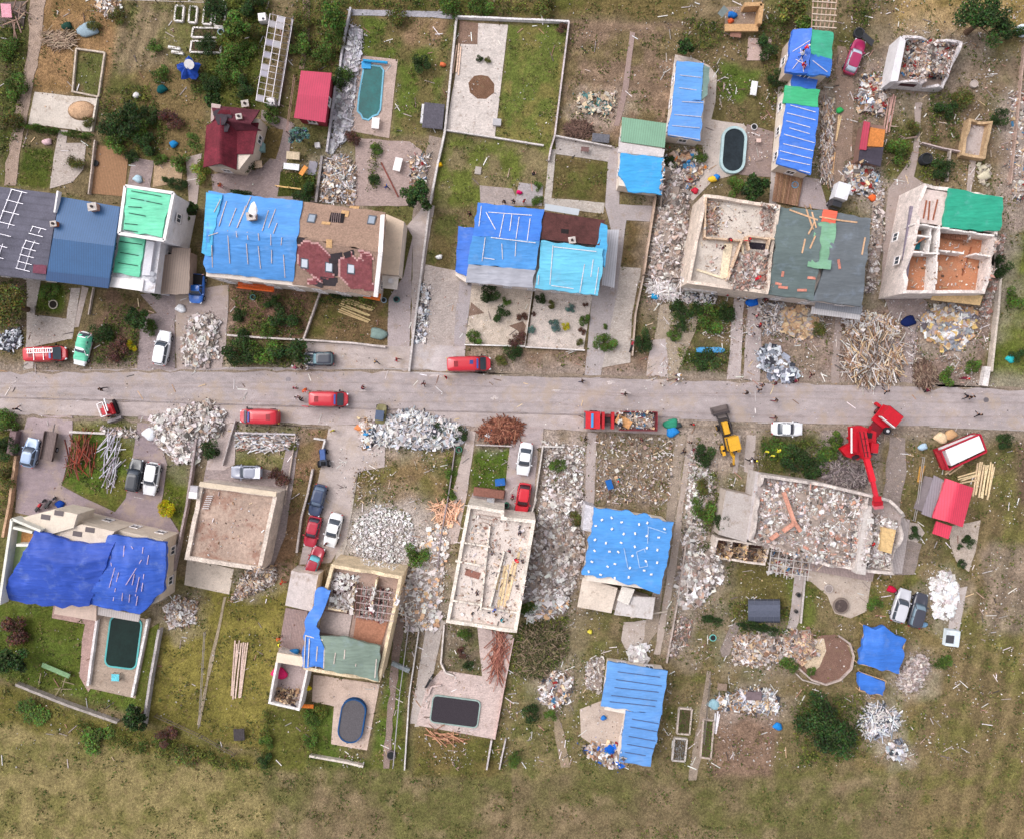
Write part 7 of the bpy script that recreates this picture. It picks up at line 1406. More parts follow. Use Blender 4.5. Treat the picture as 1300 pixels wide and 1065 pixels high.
def litter(name,label,poly,n,pal,size=.14,kind='stuff',mat='rubble',planks=.06):
 r=random.Random(n+int(poly[0][0]));m=MB();xs=[p[0]for p in poly];ys=[p[1]for p in poly];k=0
 while k<n:
  x,y=r.uniform(min(xs),max(xs)),r.uniform(min(ys),max(ys))
  if not inpoly(x,y,poly):continue
  if noise.noise(Vector((x*.03,y*.03,2)))+.3<r.random()*.8:k+=.3;continue
  k+=1;g=W(x,y);z=drop(g.x,g.y)
  if z>.5 or any(a0<x<a1 and b0<y<b1 for a0,b0,a1,b1 in NOLIT):continue
  p=Vector((g.x,g.y,z+.03));c=jit(r.choice(pal),.2,r)
  if r.random()<planks:m.box(p,(r.uniform(.5,1.4),.09,.04),(0,r.uniform(-.1,.1),r.uniform(0,3.1)),c)
  else:chunk(m,p,size*r.choice((.6,.8,1,1.6)),c,r)
 m.build(name,mat,None,label=label,cat='debris',kind=kind)
NOLIT=[(452,80,490,156),(912,160,948,224),(134,780,182,850),(430,882,466,942),(545,882,612,924)]
LP=PAL_WHITE*2+PAL_RUB+PAL_BRK+PAL_WOOD+[K(70,66,66)]
litter('scattered_debris','light scatter of white and brick crumbs over the top gardens',[(0,0),(840,0),(840,240),(0,240)],2400,LP,.11)
litter('scattered_debris','dense scatter of rubble crumbs over the top right plots',[(840,0),(1300,0),(1300,240),(840,240)],5200,LP,.13)
litter('scattered_debris','scatter of crumbs across the front gardens north of the street',[(0,350),(820,350),(820,480),(0,480)],1300,LP,.12)
litter('scattered_debris','dense scatter of crumbs in the right front gardens north of the street',[(820,350),(1262,350),(1262,490),(820,490)],4600,LP,.13)
litter('scattered_debris','grit and crumbs on the street and pavement',[(0,470),(1300,490),(1300,555),(0,530)],900,PAL_WHITE+PAL_WOOD+[K(90,84,84)],.09)
litter('scattered_debris','scatter of white crumbs over the middle southern plots',[(430,560),(980,560),(980,974),(430,974)],7800,LP+PAL_WHITE,.13)
litter('scattered_debris','scatter of crumbs over the left southern plots',[(0,530),(430,530),(430,974),(0,974)],1200,LP,.12)
litter('scattered_debris','scatter of crumbs over the lower right field',[(980,550),(1300,550),(1300,974),(980,974)],3000,LP,.12)
def weeds(label,poly,n,cols,s=.28):
 r=random.Random(n+int(poly[0][0]));m=MB();xs=[p[0]for p in poly];ys=[p[1]for p in poly];k=0
 while k<n:
  x,y=r.uniform(min(xs),max(xs)),r.uniform(min(ys),max(ys));k+=.25
  if not inpoly(x,y,poly)or noise.noise(Vector((x*.045,y*.045,9)))<-.02+.25*r.random():continue
  g=W(x,y)
  if drop(g.x,g.y)>.001:continue
  k+=.75;c=r.choice(cols)
  for _ in range(3):leafq(m,Vector((g.x+r.gauss(0,.2),g.y+r.gauss(0,.2),r.uniform(0,.12))),s*r.uniform(.5,1.3),jit(c,.35,r),r)
 m.build('weeds','leaf',None,label=label,cat='weeds',kind='stuff')
def thick(label,polys,dens,hgt=.5):
 r=random.Random(len(label));m=MB();cc=[K(88,108,44,.62),K(66,84,36,.6),K(112,118,52,.62),K(132,138,58,.62),K(100,92,60,.6)]
 for poly in polys:
  xs=[p[0]for p in poly];ys=[p[1]for p in poly]
  for _ in range(int((max(xs)-min(xs))*(max(ys)-min(ys))*dens)):
   x,y=r.uniform(min(xs),max(xs)),r.uniform(min(ys),max(ys));v=noise.noise(Vector((x*.07,y*.07,4)))
   if not inpoly(x,y,poly)or v<-.42+.35*r.random():continue
   g=W(x,y)
   if drop(g.x,g.y)>.2:continue
   c=cc[int(abs(noise.noise(Vector((x*.05,y*.05,7))))*14)%5]
   for k in range(5):leafq(m,Vector((g.x+r.gauss(0,.18),g.y+r.gauss(0,.18),r.uniform(.05,1)*hgt*(1+v))),r.uniform(.12,.3),jit(c,.4,r),r)
 m.build('garden_plants','leaf',None,label=label,cat='garden plants',kind='stuff')
thick('dense mixed garden greenery in the beds around the glasshouse, cottage and left gardens',[[(288,0),(345,0),(324,134),(262,130),(262,84)],[(372,0),(440,0),(432,110),(422,92),(380,88),(374,60)],[(130,115),(190,110),(215,165),(196,200),(128,180)],[(240,70),(262,60),(270,130),(246,130)],[(440,0),(560,0),(560,14),(450,10)],[(575,0),(700,0),(700,22),(580,20)],[(0,0),(34,40),(26,170),(0,200)],[(366,226),(402,222),(402,256),(372,252)],[(472,182),(484,182),(478,240),(466,240)],[(440,90),(452,94),(444,120),(430,118)]],.13)
thick('low garden greenery in the front gardens north of the street',[[(0,352),(34,360),(30,416),(0,420)],[(290,432),(388,434),(386,466),(288,464)],[(150,388),(180,392),(174,462),(122,462),(124,420)],[(300,370),(386,380),(384,426),(292,424)],[(400,370),(480,378),(478,392),(400,386)],[(848,384),(930,390),(926,424),(850,420)],[(860,440),(925,444),(920,472),(866,470)]],.13,.6)
thick('rough greenery behind walls and ruins south of the street',[[(966,556),(1072,560),(1070,602),(972,598)],[(0,535),(16,540),(12,640),(0,660)],[(566,572),(576,572),(566,640),(560,640)],[(925,764),(950,760),(1000,770),(1000,806),(930,800)],[(880,580),(910,600),(912,690),(884,700)],[(650,790),(720,780),(722,830),(690,860),(652,850)],[(396,892),(406,894),(402,974),(390,974)],[(334,900),(346,900),(344,974),(330,974)],[(1004,890),(1096,876),(1098,960),(1014,972)],[(100,912),(190,930),(330,970),(300,978),(100,940)],[(0,790),(30,780),(34,870),(0,860)]],.12,.6)
thick('rough weeds around the ruins in the upper right',[[(1180,120),(1220,120),(1215,180),(1180,180)],[(1130,160),(1160,170),(1150,215),(1128,210)],[(1170,196),(1202,198),(1196,230),(1168,226)],[(866,24),(920,30),(914,60),(870,64)],[(960,20),(1000,22),(996,130),(976,150)],[(1080,0),(1110,0),(1100,40),(1082,40)],[(880,186),(896,190),(884,216)]],.12,.5)
WC=[K(96,108,50,.62),K(78,92,40,.6),K(120,118,66,.62),K(140,124,82,.62)]
weeds('tufts of weeds and rough grass across the northern gardens',[(0,0),(1300,0),(1300,475),(0,465)],9000,WC)
weeds('tufts of weeds and rough grass across the southern gardens and field',[(0,535),(1300,550),(1300,1068),(0,1068)],11000,WC)
# ================================================================ SMALL THINGS
def sbox(name,label,cat,x,y,size,rot=0,col=WHITE,mat='plaster',part='body',extra=None,group=None,dz=0):
 p=on(x,y);t=thing(name,label,cat,p,group);m=MB();m.box(p+Vector((0,0,size[2]/2+dz)),size,(0,0,rot),col,.94);m.build(part,mat,t)
 if extra=='lid':m=MB();m.box(p+Vector((0,0,size[2]+dz+.03)),(size[0]*1.05,size[1]*1.05,.06),(0,0,rot),tuple(v*.8 for v in col));m.build('lid',mat,t)
 if extra=='legs':
  for sx in(-1,1):
   for sy in(-1,1):m=MB();q=p+Matrix.Rotation(rot,3,'Z')@Vector((sx*size[0]*.42,sy*size[1]*.42,0));m.tube(q,q+Vector((0,0,dz)),.04,n=6,col=K(150,140,136));m.build('leg','metal',t)
 return t
def table(label,x,y,a_,b_,rot,col,name='garden_table',cat='table',h=.72,mat='timber'):return sbox(name,label,cat,x,y,(a_,b_,.05),rot,col,mat,'tabletop','legs',dz=h)
def cyl(name,label,cat,x,y,r,h,col,mat='plaster',inner=None,group=None,h0=0):
 p=on(x,y);t=thing(name,label,cat,p,group);m=MB();m.rings([[p+Vector((q*math.cos(a_),q*math.sin(a_),z))for a_ in[i*math.pi/10 for i in range(20)]]for q,z in((r*.93,h0),(r,h0+h*.5),(r*.95,h0+h),(r*.8,h0+h),(r*.78,h0+h*.75))],col);m.build('drum',mat,t)
 m=MB();m.tube(p+Vector((0,0,h0+h*.76)),p+Vector((0,0,h0+h*.8)),r*.77,n=20,col=inner or K(40,42,44));m.build('inside',mat,t);return t
def raised_bed(label,x0,y0,x1,y1,skew=2,fill=(96,110,48),frame=(232,224,220)):
 P=[(x0,y0),(x1,y0+skew*.5),(x1-skew,y1+skew*.5),(x0-skew,y1)];c=W((x0+x1)/2,(y0+y1)/2);t=thing('raised_bed',label,'raised bed',c,'raised vegetable beds');m=MB()
 for i in range(4):m.bar(W(*P[i],.15),W(*P[(i+1)%4],.15),.2,.4,K(*frame))
 m.build('frame','timber',t);m=MB();m.prism([W(*q).xy for q in P],0,.22,K(98,84,66));m.build('soil','gravel',t)
 r=random.Random(int(x0));m=MB()
 for _ in range(260):leafq(m,W(x0+(x1-x0)*r.random()-skew*r.random(),y0+(y1-y0)*r.random())+Vector((0,0,.25+.15*r.random())),r.uniform(.1,.24),jit(K(*fill,.65),.35,r),r)
 m.build('seedlings','leaf',t)
for a_ in[('first white framed bed from the left in the top bed row',224,8,234,27),('second white framed bed in the top bed row',242,9,251,29),('third bed in the top bed row',260,11,270,31),('fourth bed of the row, next to the grey drum',275,8,287,34),('long narrow bed directly below the top bed row',246,36,284,48,2,(96,104,50)),('lowest long narrow bed with bare soil',244,53,282,67,2,(130,110,80)),
('short dark-framed bed between lawn and twin track, upper',862,898,878,930,3,(84,100,44),(196,180,170)),('grey gravel topped bed just below the short upper bed',856,936,872,964,3,(150,150,150),(200,190,184)),('long leafy bed with slatted side',893,912,906,960,4,(104,130,50),(190,172,162))]:raised_bed(*a_)
cyl('water_butt','grey-blue plastic drum at the end of the long narrow beds','drum',283,44,.42,.8,K(170,190,198));cyl('water_butt','black barrel in the leafy pen at the upper right','barrel',1172,204,.75,1.0,K(50,52,58));cyl('trampoline','dark grey round net ring at the head of the dirt lane','trampoline',1089,44,.7,.5,K(66,66,72))
cyl('planter','round white well cover in the scrubby debris plot','well',1235,108,.5,.4,K(196,182,176),inner=K(190,174,168));cyl('well','round dark garden pond ring on the pale patio of the demolished house','well',1067,768,1.05,.3,K(130,116,108),inner=K(84,72,70));cyl('pond','round grey planter left of the dark garden pond ring','planter',1051,746,.55,.4,K(190,178,174),inner=K(150,138,134))
cyl('tyre','white ringed tyre lying beside the oval pool','tyre',957,162,.42,.22,K(224,220,222),'rubber');cyl('hose_ring','green round hoop on the rubble patio','hoop',905,809,.45,.1,K(120,200,190));cyl('bin','green barrel at the corner of the metal scrap heap','barrel',583,570,.4,.9,K(70,140,110));cyl('bin','green barrel left of the roofless middle house front','barrel',643,640,.35,.8,K(60,120,96))
cyl('planter','tyre planter with dark centre on the path left of the black pool','planter',497,957,.6,.35,K(104,94,96));cyl('planter','dark round pot low on the concrete path, upper','pot',1013,754,.3,.4,K(96,92,90));cyl('planter','dark round pot low on the concrete path, lower','pot',1010,775,.25,.4,K(96,92,90));cyl('tyre','small tyre on the tile corner by the wooden deck','tyre',122,208,.4,.22,K(60,54,58),'rubber')
cyl('grill','white round bowl near the wooden deck','bowl',151,179,.45,.5,K(226,232,226),inner=K(190,200,200));cyl('tub','turquoise tub in the reddish garden','tub',322,378,.35,.4,K(110,170,170));cyl('tub','teal wheelie tub by the path near the red tiled house','tub',504,381,.4,.6,K(60,120,120));cyl('tub','grey-blue tub near the corner of the annex porch','tub',488,382,.35,.6,K(150,170,185))
cyl('planter','red-lipped round planter in the withered plant bed','planter',211,149,.35,.5,K(200,30,60),inner=K(200,30,60));cyl('grill','dark round fire bowl right of the red-lipped planter','fire bowl',221,150,.5,.3,K(90,66,66));cyl('tub','blue bowl standing on the wooden deck under the ribbed tarp','tub',1008,236,.45,.4,K(70,160,210),inner=K(90,180,225));cyl('pond','small rubble-ringed hole in the front lawn','pond',68,387,.6,.15,K(190,180,165),inner=K(40,34,30))
b=thing('sand_heap','flattened sand heap on the pale patio','sand heap',W(104,141));m=MB();m.rings([[Vector((*W(104+17*s*math.cos(t),141+12*s*math.sin(t)).xy,z))for t in[i*math.pi/10 for i in range(20)]]for s,z in((1.05,.02),(.8,.3),(.5,.5),(.2,.6))],K(206,168,136));m.build('sand','gravel',b,True)
for a_ in[('white table by the teal pool\'s lower right corner',478,159,.95,1.4,-.1,WHITE),('white table with clutter on the grey path left of the long wall',506,211,.95,1.7,-.25,WHITE),('white bench table with blue bags under the raspberry red shed',372,214,2.0,.8,-.1,K(235,235,240)),('orange folding lounger beside the grey panel',387,219,.6,1.3,-.6,K(225,150,80)),('pale wooden bench above the bench table',374,200,1.7,1.0,-.08,K(206,186,160)),('small pale table right of the cottage bush',330,211,1.0,.9,.1,K(214,186,160)),('white colourful poster board table on the grass',955,115,.8,1.8,-.15,K(232,230,235)),('small white stool at the right of the oval pool',961,181,.6,.5,0,K(220,190,180)),('wooden bench below the open orange hut',932,47,1.4,.8,-.1,K(150,110,96)),('grey panel bench on the yard below the crates',762,178,2.2,1.1,-.1,K(104,104,112)),('brown bench on the grey path',742,192,1.0,.6,-.1,K(120,92,90)),('slate roof sheet on props over the black yard store',551,150,2.6,3.2,-.1,K(92,88,98)),('light green board seesaw bench on the left bottom lawn',75,848,3.8,.6,-.4,K(128,160,120)),('light blue step board on the terrace below the dark green pool',150,857,1.0,.9,-.05,K(110,200,215)),('orange board shelf beside the cluttered flower bed',392,893,1.6,.5,-.05,K(220,120,50)),('low brown bench by the well kerb',915,869,1.2,.9,-.1,K(140,120,106)),('small dark trampoline-like table on the dry lawn',306,929,1.4,1.5,.05,K(70,64,66)),('brown wood crate table in the scrap row',955,880,2.0,1.1,0,K(120,104,108))]:
 table(*a_)
sbox('storage_box','white storage box on the lawn edge by the blue spruce','box',404,186,(.6,.6,.5),.1,WHITE,extra='lid');sbox('panel','tall grey panel lying left of the mossy wall','panel',397,214,(1.1,1.8,.08),-.15,K(150,146,156));sbox('panel','white slab leaning near the black yard store','panel',538,145,(.7,2.5,.1),-.1,K(220,218,222));sbox('storage_box','light teal box at the cottage side wall','box',334,189,(.6,1.1,.8),0,K(150,186,186),extra='lid')
sbox('rain_barrel','grey box bin on the paved yard lower right corner','box',631,157,(1.0,.8,.5),-.1,K(200,196,200),extra='lid');sbox('board','square grey slab lying in the scrubby lawn','slab',607,217,(.8,1.0,.08),-.15,K(176,166,160));sbox('storage_box','long bright blue plastic bin on the small lawn','bin',635,611,(1.2,.8,.8),.1,K(50,110,190),extra='lid');sbox('storage_box','blue bin by the olive plot left of the twin track','bin',1033,0,(.1,.1,.1),0,K(50,110,190))if False else None
sbox('storage_box','bright blue bin in the olive plot above the sandbagged tarp','bin',773,614,(.7,1.1,.8),.3,K(40,110,190),extra='lid');sbox('air_unit','grey metal cabinet before the roofless middle house','cabinet',623,636,(.9,.8,.9),0,K(190,190,196),extra='lid');sbox('plank_stack','brown roof tile stack at the foot of the small lawn','stack',621,625,(4.0,1.1,.6),-.12,K(140,96,84),'timber')
t=sbox('hutch','white open hutch with a grey grating at the field edge','hutch',1206,808,(1.8,2.1,.7),-.12,K(214,224,232));m=MB();m.box(W(1206,811,.74),(1.0,1.0,.05),(0,0,-.12),K(84,84,90));m.build('grating','metal',t)
t=thing('boat_cover','long light blue plastic slide lying in the front garden','slide',on(901,445));m=MB();m.rings([[on(901,445)+Vector((x,y*w_,z-.06*x))for y,z in((-.4,.05),(-.3,.4),(0,.5),(.3,.4),(.4,.05))]for x,w_ in((-1.8,.7),(-1.2,1),(1.2,1),(1.8,.6))],K(84,160,215));m.build('shell','plaster',t)
for l_,p,q,n,col in[('bundle of long pale laths on the dry lawn',(308,815),(301,885),7,(210,184,170)),('stack of fresh pale roof beams beside the coral barn',(1253,588),(1246,630),9,(232,205,165)),('short stack of fresh beams under the red and white trailer',(1216,608),(1240,601),4,(232,205,165)),('few fresh beams below the trailer tow bar',(1200,600),(1218,588),3,(222,195,160)),('three tan boards standing against the left edge of the paved yard',(584,58),(580,94),3,(222,190,170)),('pale loose laths scattered on the lawn under the red tiles',(434,386),(472,400),8,(200,176,130)),('long pale plank pair beside the dirt lane',(1067,150),(1061,182),2,(222,190,150)),('single tan plank further down the dirt lane',(1061,194),(1058,228),1,(200,160,120)),('blue, white and brown planks standing left of the tool fence',(1134,122),(1126,168),4,(190,150,140)),('three yellow timbers by the grey lean-to path',(1172,592),(1168,612),3,(190,140,70)),('rust brown fallen pipe across the paved path',(486,208),(508,252),1,(140,80,70)),('pale plank lying beside the lane near the dark bush of the grey house',(628,596),(600,606),0,(0,0,0)),('white plank leaning on the twin track kerb with a pink foot',(800,782),(846,776),1,(222,205,190)),('white curtain rail and planks in scrap row',(912,905),(908,930),3,(226,222,226))]:
 if not n:continue
 a_,b_=on(*p),on(*q);t=thing('plank_bundle',l_,'planks',a_,None);d=(b_-a_).normalized();nn=Vector((-d.y,d.x,0));r=random.Random(int(p[0]))
 for k in range(n):m=MB();o=nn*(k-n/2)*.27+d*r.uniform(-.3,.3);m.bar(a_+o+Vector((0,0,.08)),b_+o+nn*r.uniform(-.25,.25)+Vector((0,0,.1)),.17,.1,jit(K(*col),.12,r));m.build('plank','timber',t)
def cushion(name,label,cat,x,y,r,col,h=.45,el=1.3,mat='fabric'):
 p=on(x,y);rr_=random.Random(int(x*7+y));m=MB();ph=rr_.uniform(0,6)
 m.rings([[p+Vector((r*s*el*(1+.2*math.sin(3*t+ph))*math.cos(t+ph),r*s*(1+.2*math.cos(2*t+ph))*math.sin(t+ph),z*h))for t in[i*math.pi/8 for i in range(16)]]for s,z in((.9,0),(1.05,.3),(.9,.75),(.5,1),(.15,1.05))],col)
 m.build(name,mat,None,smooth=True,label=label,cat=cat)
for a_ in[('plastic_bag','pink duvet thrown over the corner of the white walled room','duvet',355,853,.75,K(225,50,110)),('plastic_bag','blue bag on the twig heap by the pavement','bag',625,549,.45,K(70,150,215)),('plastic_bag','white bag left of the blue bag on the twig heap','bag',620,552,.35,K(220,220,225)),('tarp_bundle','rumpled green tarp bundle by the skip end','tarp bundle',852,538,.7,K(60,150,120)),('tarp_bundle','blue tarp bundle just below the green one by the skip','tarp bundle',853,548,.6,K(50,140,215)),('plastic_bag','dark grey bag right of the green tarp bundle','bag',861,540,.35,K(60,70,74)),('tarp_bundle','deep blue tarp bundle at the front door of the roofless cream house','tarp bundle',955,384,.6,K(30,100,200)),('plastic_bag','small blue bag pile at the foot of the pale rubble heap','bag',831,377,.4,K(50,150,200)),
('plastic_bag','yellow bag near the kitchen garden of the sandbagged house','bag',749,801,.25,K(225,210,80)),('plastic_bag','orange piece on the lawn left of the long pale wall','bag',562,83,.3,K(225,120,80)),('inner_tube','yellow hose ring standing against the long pale wall','hose',558,210,.3,K(230,180,30)),('plastic_bag','blue plastic bits on grass near the leafy bed','bag',987,921,.45,K(40,130,205)),('plastic_bag','green crumpled sheet on the dirt lane plank head','bag',1065,141,.35,K(60,180,100)),('plastic_bag','orange cloth on the heap behind the white box truck','cloth',1107,252,.4,K(235,110,60)),('plastic_bag','crumpled orange life jacket near the open orange hut','cloth',927,28,.3,K(220,100,60)),('plastic_bag','blue heap inside the open orange hut','cloth',929,20,.45,K(40,110,190)),
('cushion','cream cushion block left of the red and white trailer','cushion',1194,556,.65,K(225,200,165)),('cushion','tan round bale right of the cream cushion block','bale',1206,552,.6,K(200,160,120)),('plastic_bag','white blue bag standing in the grass by the barn track','bag',1171,567,.45,K(180,205,225)),('plastic_bag','red bundle at the head of the pair of grey cars','bundle',1131,747,.45,K(205,30,70)),('plastic_bag','pale blue cloth by the dark grey damaged car','cloth',1171,792,.4,K(130,170,205)),('plastic_bag','light grey crumpled sheet by the white flat-roofed house drive','sheet',230,392,.5,K(240,240,244)),
('plastic_bag','white chair-like heap on the lawn strip beside the annex yard','bag',558,327,.32,K(230,230,230)),('plastic_bag','cyan bag on the driveway rubble heap','bag',475,545,.35,K(70,195,205)),('plastic_bag','blue bag beside the cyan bag','bag',466,551,.35,K(70,150,205)),('plastic_bag','orange bin bag left of the cyan bag','bag',456,543,.4,K(225,140,90)),('plastic_bag','blue-green bag in the big pale rubble heap','bag',212,557,.4,K(50,140,200)),('plastic_bag','white sheet bag at the left rim of the big pale rubble heap','sheet',191,551,.7,K(228,230,236)),('foam','grey-white plastic sheet over the rubble right of the lawn strip','sheet',238,572,.9,K(205,205,222)),
('plastic_bag','blue bag by the cream bay wall','bag',77,640,.45,K(30,70,160)),('plastic_bag','blue rag by the withered bush at the left edge','cloth',25,843,.45,K(50,90,150)),('plastic_bag','red and white heap in the middle of the household rubbish','bag',882,243,.35,K(205,50,70)),('plastic_bag','yellow and blue toy heap behind the roofless cream house','toy heap',905,228,.45,K(230,190,60)),('plastic_bag','blue cover next to the toy heap','bag',909,226,.35,K(50,130,210)),('plastic_bag','white sack in the left garden near the black spots','sack',174,122,.35,K(225,220,220)),('plastic_bag','teal wheelbarrow cover in the left garden','cover',206,114,.5,K(20,80,84)),('plastic_bag','silver grey tarp bundle by the orange soil yard','tarp bundle',113,38,1.0,K(150,168,180)),('plastic_bag','dark green tarp bundle left of the silver grey one','tarp bundle',86,34,.5,K(40,70,60)),
('plastic_bag','light blue cloth lying on the dark paved corner by the deck','cloth',176,228,.45,K(180,205,220)),('plastic_bag','bright blue thing on the scrap bench','cloth',221,184,.4,K(40,130,190)),('plastic_bag','pink-white figure of cloth on the path hedge','cloth',61,181,.45,K(225,190,195)),('plastic_bag','pink flower pot by the centre house back path','pot',659,245,.28,K(220,30,110)),('plastic_bag','large blue tarp heap near the lower round patio','tarp bundle',775,950,.6,K(20,90,190)),('plastic_bag','blue bag on the round patio','bag',766,910,.28,K(50,120,200)),('plastic_bag','blue cover at the driveway foot of the annex','cover',374,827,.5,K(50,120,180)),('plastic_bag','yellow flowers and bags left of the cream capsule pool patio','bag',391,872,.35,K(220,200,30)),('plastic_bag','grey plastic cover beside the grey-green tank in scrap row','cover',906,893,.6,K(150,184,196)),
('plastic_bag','turquoise and white cloth on scrap at the right edge','cloth',1282,456,.45,K(50,180,185)),('plastic_bag','white glossy sheet in the upper right corner','sheet',1297,40,.7,K(220,228,240)),('plastic_bag','grey sheet crumpled in the garden corner by the street wall','sheet',480,424,.8,K(130,150,145)),('plastic_bag','cream sheet heap by the path below the ruined garage','sheet',1249,224,.6,K(206,196,172)),('plastic_bag','grey dustcloth over the heap below the crimson shed','sheet',1105,228,.9,K(180,196,206)),('plastic_bag','white dustcloth left of the grey one below the crimson shed','sheet',1090,221,.9,K(222,216,210)),('plastic_bag','black bags in the yard below the right roofless house','bag',1153,408,.7,K(26,40,90))]:
 cushion(*a_)
 # lattice hoop shelter and pergola net
t=thing('net_shelter','translucent blue-grey hooped shelter among dark hedges','shelter',W(970,775));m=MB()
for k in range(6):
 p=[W(950+k*8+3*math.cos(j*math.pi/6)*0,760+30*(.5-.5*math.cos(j*math.pi/6)),1.6*math.sin(j*math.pi/6))for j in range(7)]
 for a_,b_ in zip(p[:-1],p[1:]):m.bar(a_,b_,.05,.05,K(120,124,136))
m.build('hoop','metal',t);m=MB();g=[[W(950+k*8,760+30*(.5-.5*math.cos(j*math.pi/6)),1.62*math.sin(j*math.pi/6)+.02)for j in range(7)]for k in range(6)];m.add([p for r_ in g for p in r_],[(k*7+j,k*7+j+1,(k+1)*7+j+1,(k+1)*7+j)for k in range(5)for j in range(6)],K(96,100,116));m.build('net','fabric',t)
# white clapping lounge frames, garden swing frame on the left bottom lawn
t=thing('swing_frame','wooden swing frame lying on the left bottom lawn','swing',W(66,862));m=MB()
for p,q in(((55,852),(50,868)),((86,858),(78,878)),((72,872),(92,874)),((80,870),(70,884)),((82,862),(95,868))):m.bar(on(*p)+Vector((0,0,.5)),on(*q)+Vector((0,0,.1)),.1,.1,K(150,136,110))
m.build('frame','timber',t)
for x,y,l_ in[(222,62,'white plastic crate stack, upper, above the blue parasol'),(226,68,'white plastic crate stack, lower, beside the blue parasol')]:
 t=sbox('crate',l_,'crate',x,y,(1.6,.35,.3),-.15,K(230,226,222));m=MB()
 for k in range(5):m.box(on(x,y)+Vector((-.6+k*.3,.04*k-.1,.32)),(.2,.18,.04),(0,0,-.15),K(150,140,130))
 m.build('pot','plaster',t)
 # ================================================================ PEOPLE
def skeleton(pose):
 J={};E=[];RAD={};TAG={}
 def j(n,p,r,tg,par=None):
  J[n]=Vector(p);RAD[n]=r;TAG[n]=tg
  if par:E.append((par,n))
 lean={'stand':.02,'walk':.06,'bend':.55,'sit':.1}[pose];hip=.52 if pose=='sit' else .93
 def up(d,side=0):return(math.sin(lean)*d,side,hip+math.cos(lean)*d)
 j('pelvis',(0,0,hip),.125,'l');j('waist',up(.18),.115,'t','pelvis');j('chest',up(.38),.135,'t','waist');j('neck',up(.53),.055,'s','chest');
 hx=math.sin(lean)*.6+.02
 j('chin',up(.6),.065,'s','neck');j('head',(up(.71)[0]+.01,0,up(.71)[2]),.1,'s','chin');j('crown',(up(.79)[0],0,up(.79)[2]),.07,'s','head');j('nose',(up(.69)[0]+.11,0,up(.69)[2]),.014,'s','head')
 for s in(-1,1):
  S_='L' if s>0 else 'R';st={'stand':0,'walk':.33*s,'bend':.12*s,'sit':0}[pose]
  if pose=='sit':kn=(.42,.12*s,hip);an=(.44,.12*s,.1)
  else:kn=(st*.55+(.06 if pose!='stand' else 0),.1*s,.5);an=(st-(.05 if s<0 and pose=='walk' else 0),.1*s,.09+(.06 if s<0 and pose=='walk' else 0))
  j('hip'+S_,(0,.1*s,hip-.05),.1,'l','pelvis');j('kn'+S_,kn,.065,'l','hip'+S_);j('an'+S_,an,.045,'l','kn'+S_);j('toe'+S_,(an[0]+.17,an[1]+.02*s,.04),.04,'b','an'+S_)
  sh=Vector(up(.47,.19*s));j('sh'+S_,sh,.065,'t','chest')
  d={'stand':Vector((.05,.05*s,-.28)),'walk':Vector((-.14*s,.05*s,-.26)),'bend':Vector((.12,.04*s,-.26)),'sit':Vector((.1,.04*s,-.26))}[pose]
  el=sh+d;j('el'+S_,el,.047,'t','sh'+S_);wr=el+{'stand':Vector((.12,0,-.22)),'walk':Vector((.16,0,-.19)),'bend':Vector((.1,0,-.23)),'sit':Vector((.22,-.03*s,-.05))}[pose];j('wr'+S_,wr,.028,'s','el'+S_)
  dd=(wr-el).normalized();palm=wr+dd*.06;j('pa'+S_,palm,.032,'s','wr'+S_)
  for f in range(4):
   o=Vector((.022*(f-1.5),0,0));L=(.07,.085,.08,.06)[f];a1=palm+dd*.03+o;j('f%d%s'%(f,S_),a1+dd*L*.5,.009,'s','pa'+S_);j('g%d%s'%(f,S_),a1+dd*L+Vector((.0,-.02*s,0)),.008,'s','f%d%s'%(f,S_))
  j('th'+S_,wr+dd*.05+Vector((.05,-.01*s,0)),.01,'s','pa'+S_)
 return J,E,RAD,TAG
PM={}
def person_data(pose,jacket,trousers):
 key=(pose,)
 if key not in PM:
  J,E,RAD,TAG=skeleton(pose);nm=list(J);me=bpy.data.meshes.new('tmp');me.from_pydata([J[n]for n in nm],[(nm.index(a_),nm.index(b_))for a_,b_ in E],[])
  o=bpy.data.objects.new('tmp',me);SC.collection.objects.link(o);md=o.modifiers.new('s','SKIN');md.use_smooth_shade=True;o.modifiers.new('d','SUBSURF').levels=1
  for i,n in enumerate(nm):sv=me.skin_vertices[0].data[i];sv.radius=(RAD[n],RAD[n]*(1.25 if n in('chest','waist','pelvis')else 1));sv.use_root=(n=='pelvis')
  bpy.context.view_layer.update();ev=bpy.data.meshes.new_from_object(o.evaluated_get(bpy.context.evaluated_depsgraph_get()));bpy.data.objects.remove(o)
  tg=[]
  for p in ev.polygons:
   c=p.center;best=min(E,key=lambda e_:(lambda a_,b_:(c-(a_+(b_-a_)*max(0,min(1,(c-a_).dot(b_-a_)/max(1e-9,(b_-a_).length_squared))))).length)(J[e_[0]],J[e_[1]]));tg.append(TAG[best[1]]if TAG[best[1]]!='t' or TAG[best[0]]!='l' else('t' if c.z>J['pelvis'].z+.04 else 'l'))
  PM[key]=(ev,tg,J)
 ev,tg,J=PM[key];k2=(pose,jacket,trousers)
 if k2 not in PM:
  me=ev.copy();at=me.attributes.new('Col','FLOAT_COLOR','FACE');cm={'s':K(205,160,135),'t':jacket,'l':trousers,'b':K(50,42,40)}
  at.data.foreach_set('color',[v for g in tg for v in(*cm[g],1.0)]);me.materials.clear();me.materials.append(MAT['fabric']);me.polygons.foreach_set('use_smooth',[True]*len(me.polygons));PM[k2]=(me,J)
 return PM[k2]
HAIR={}
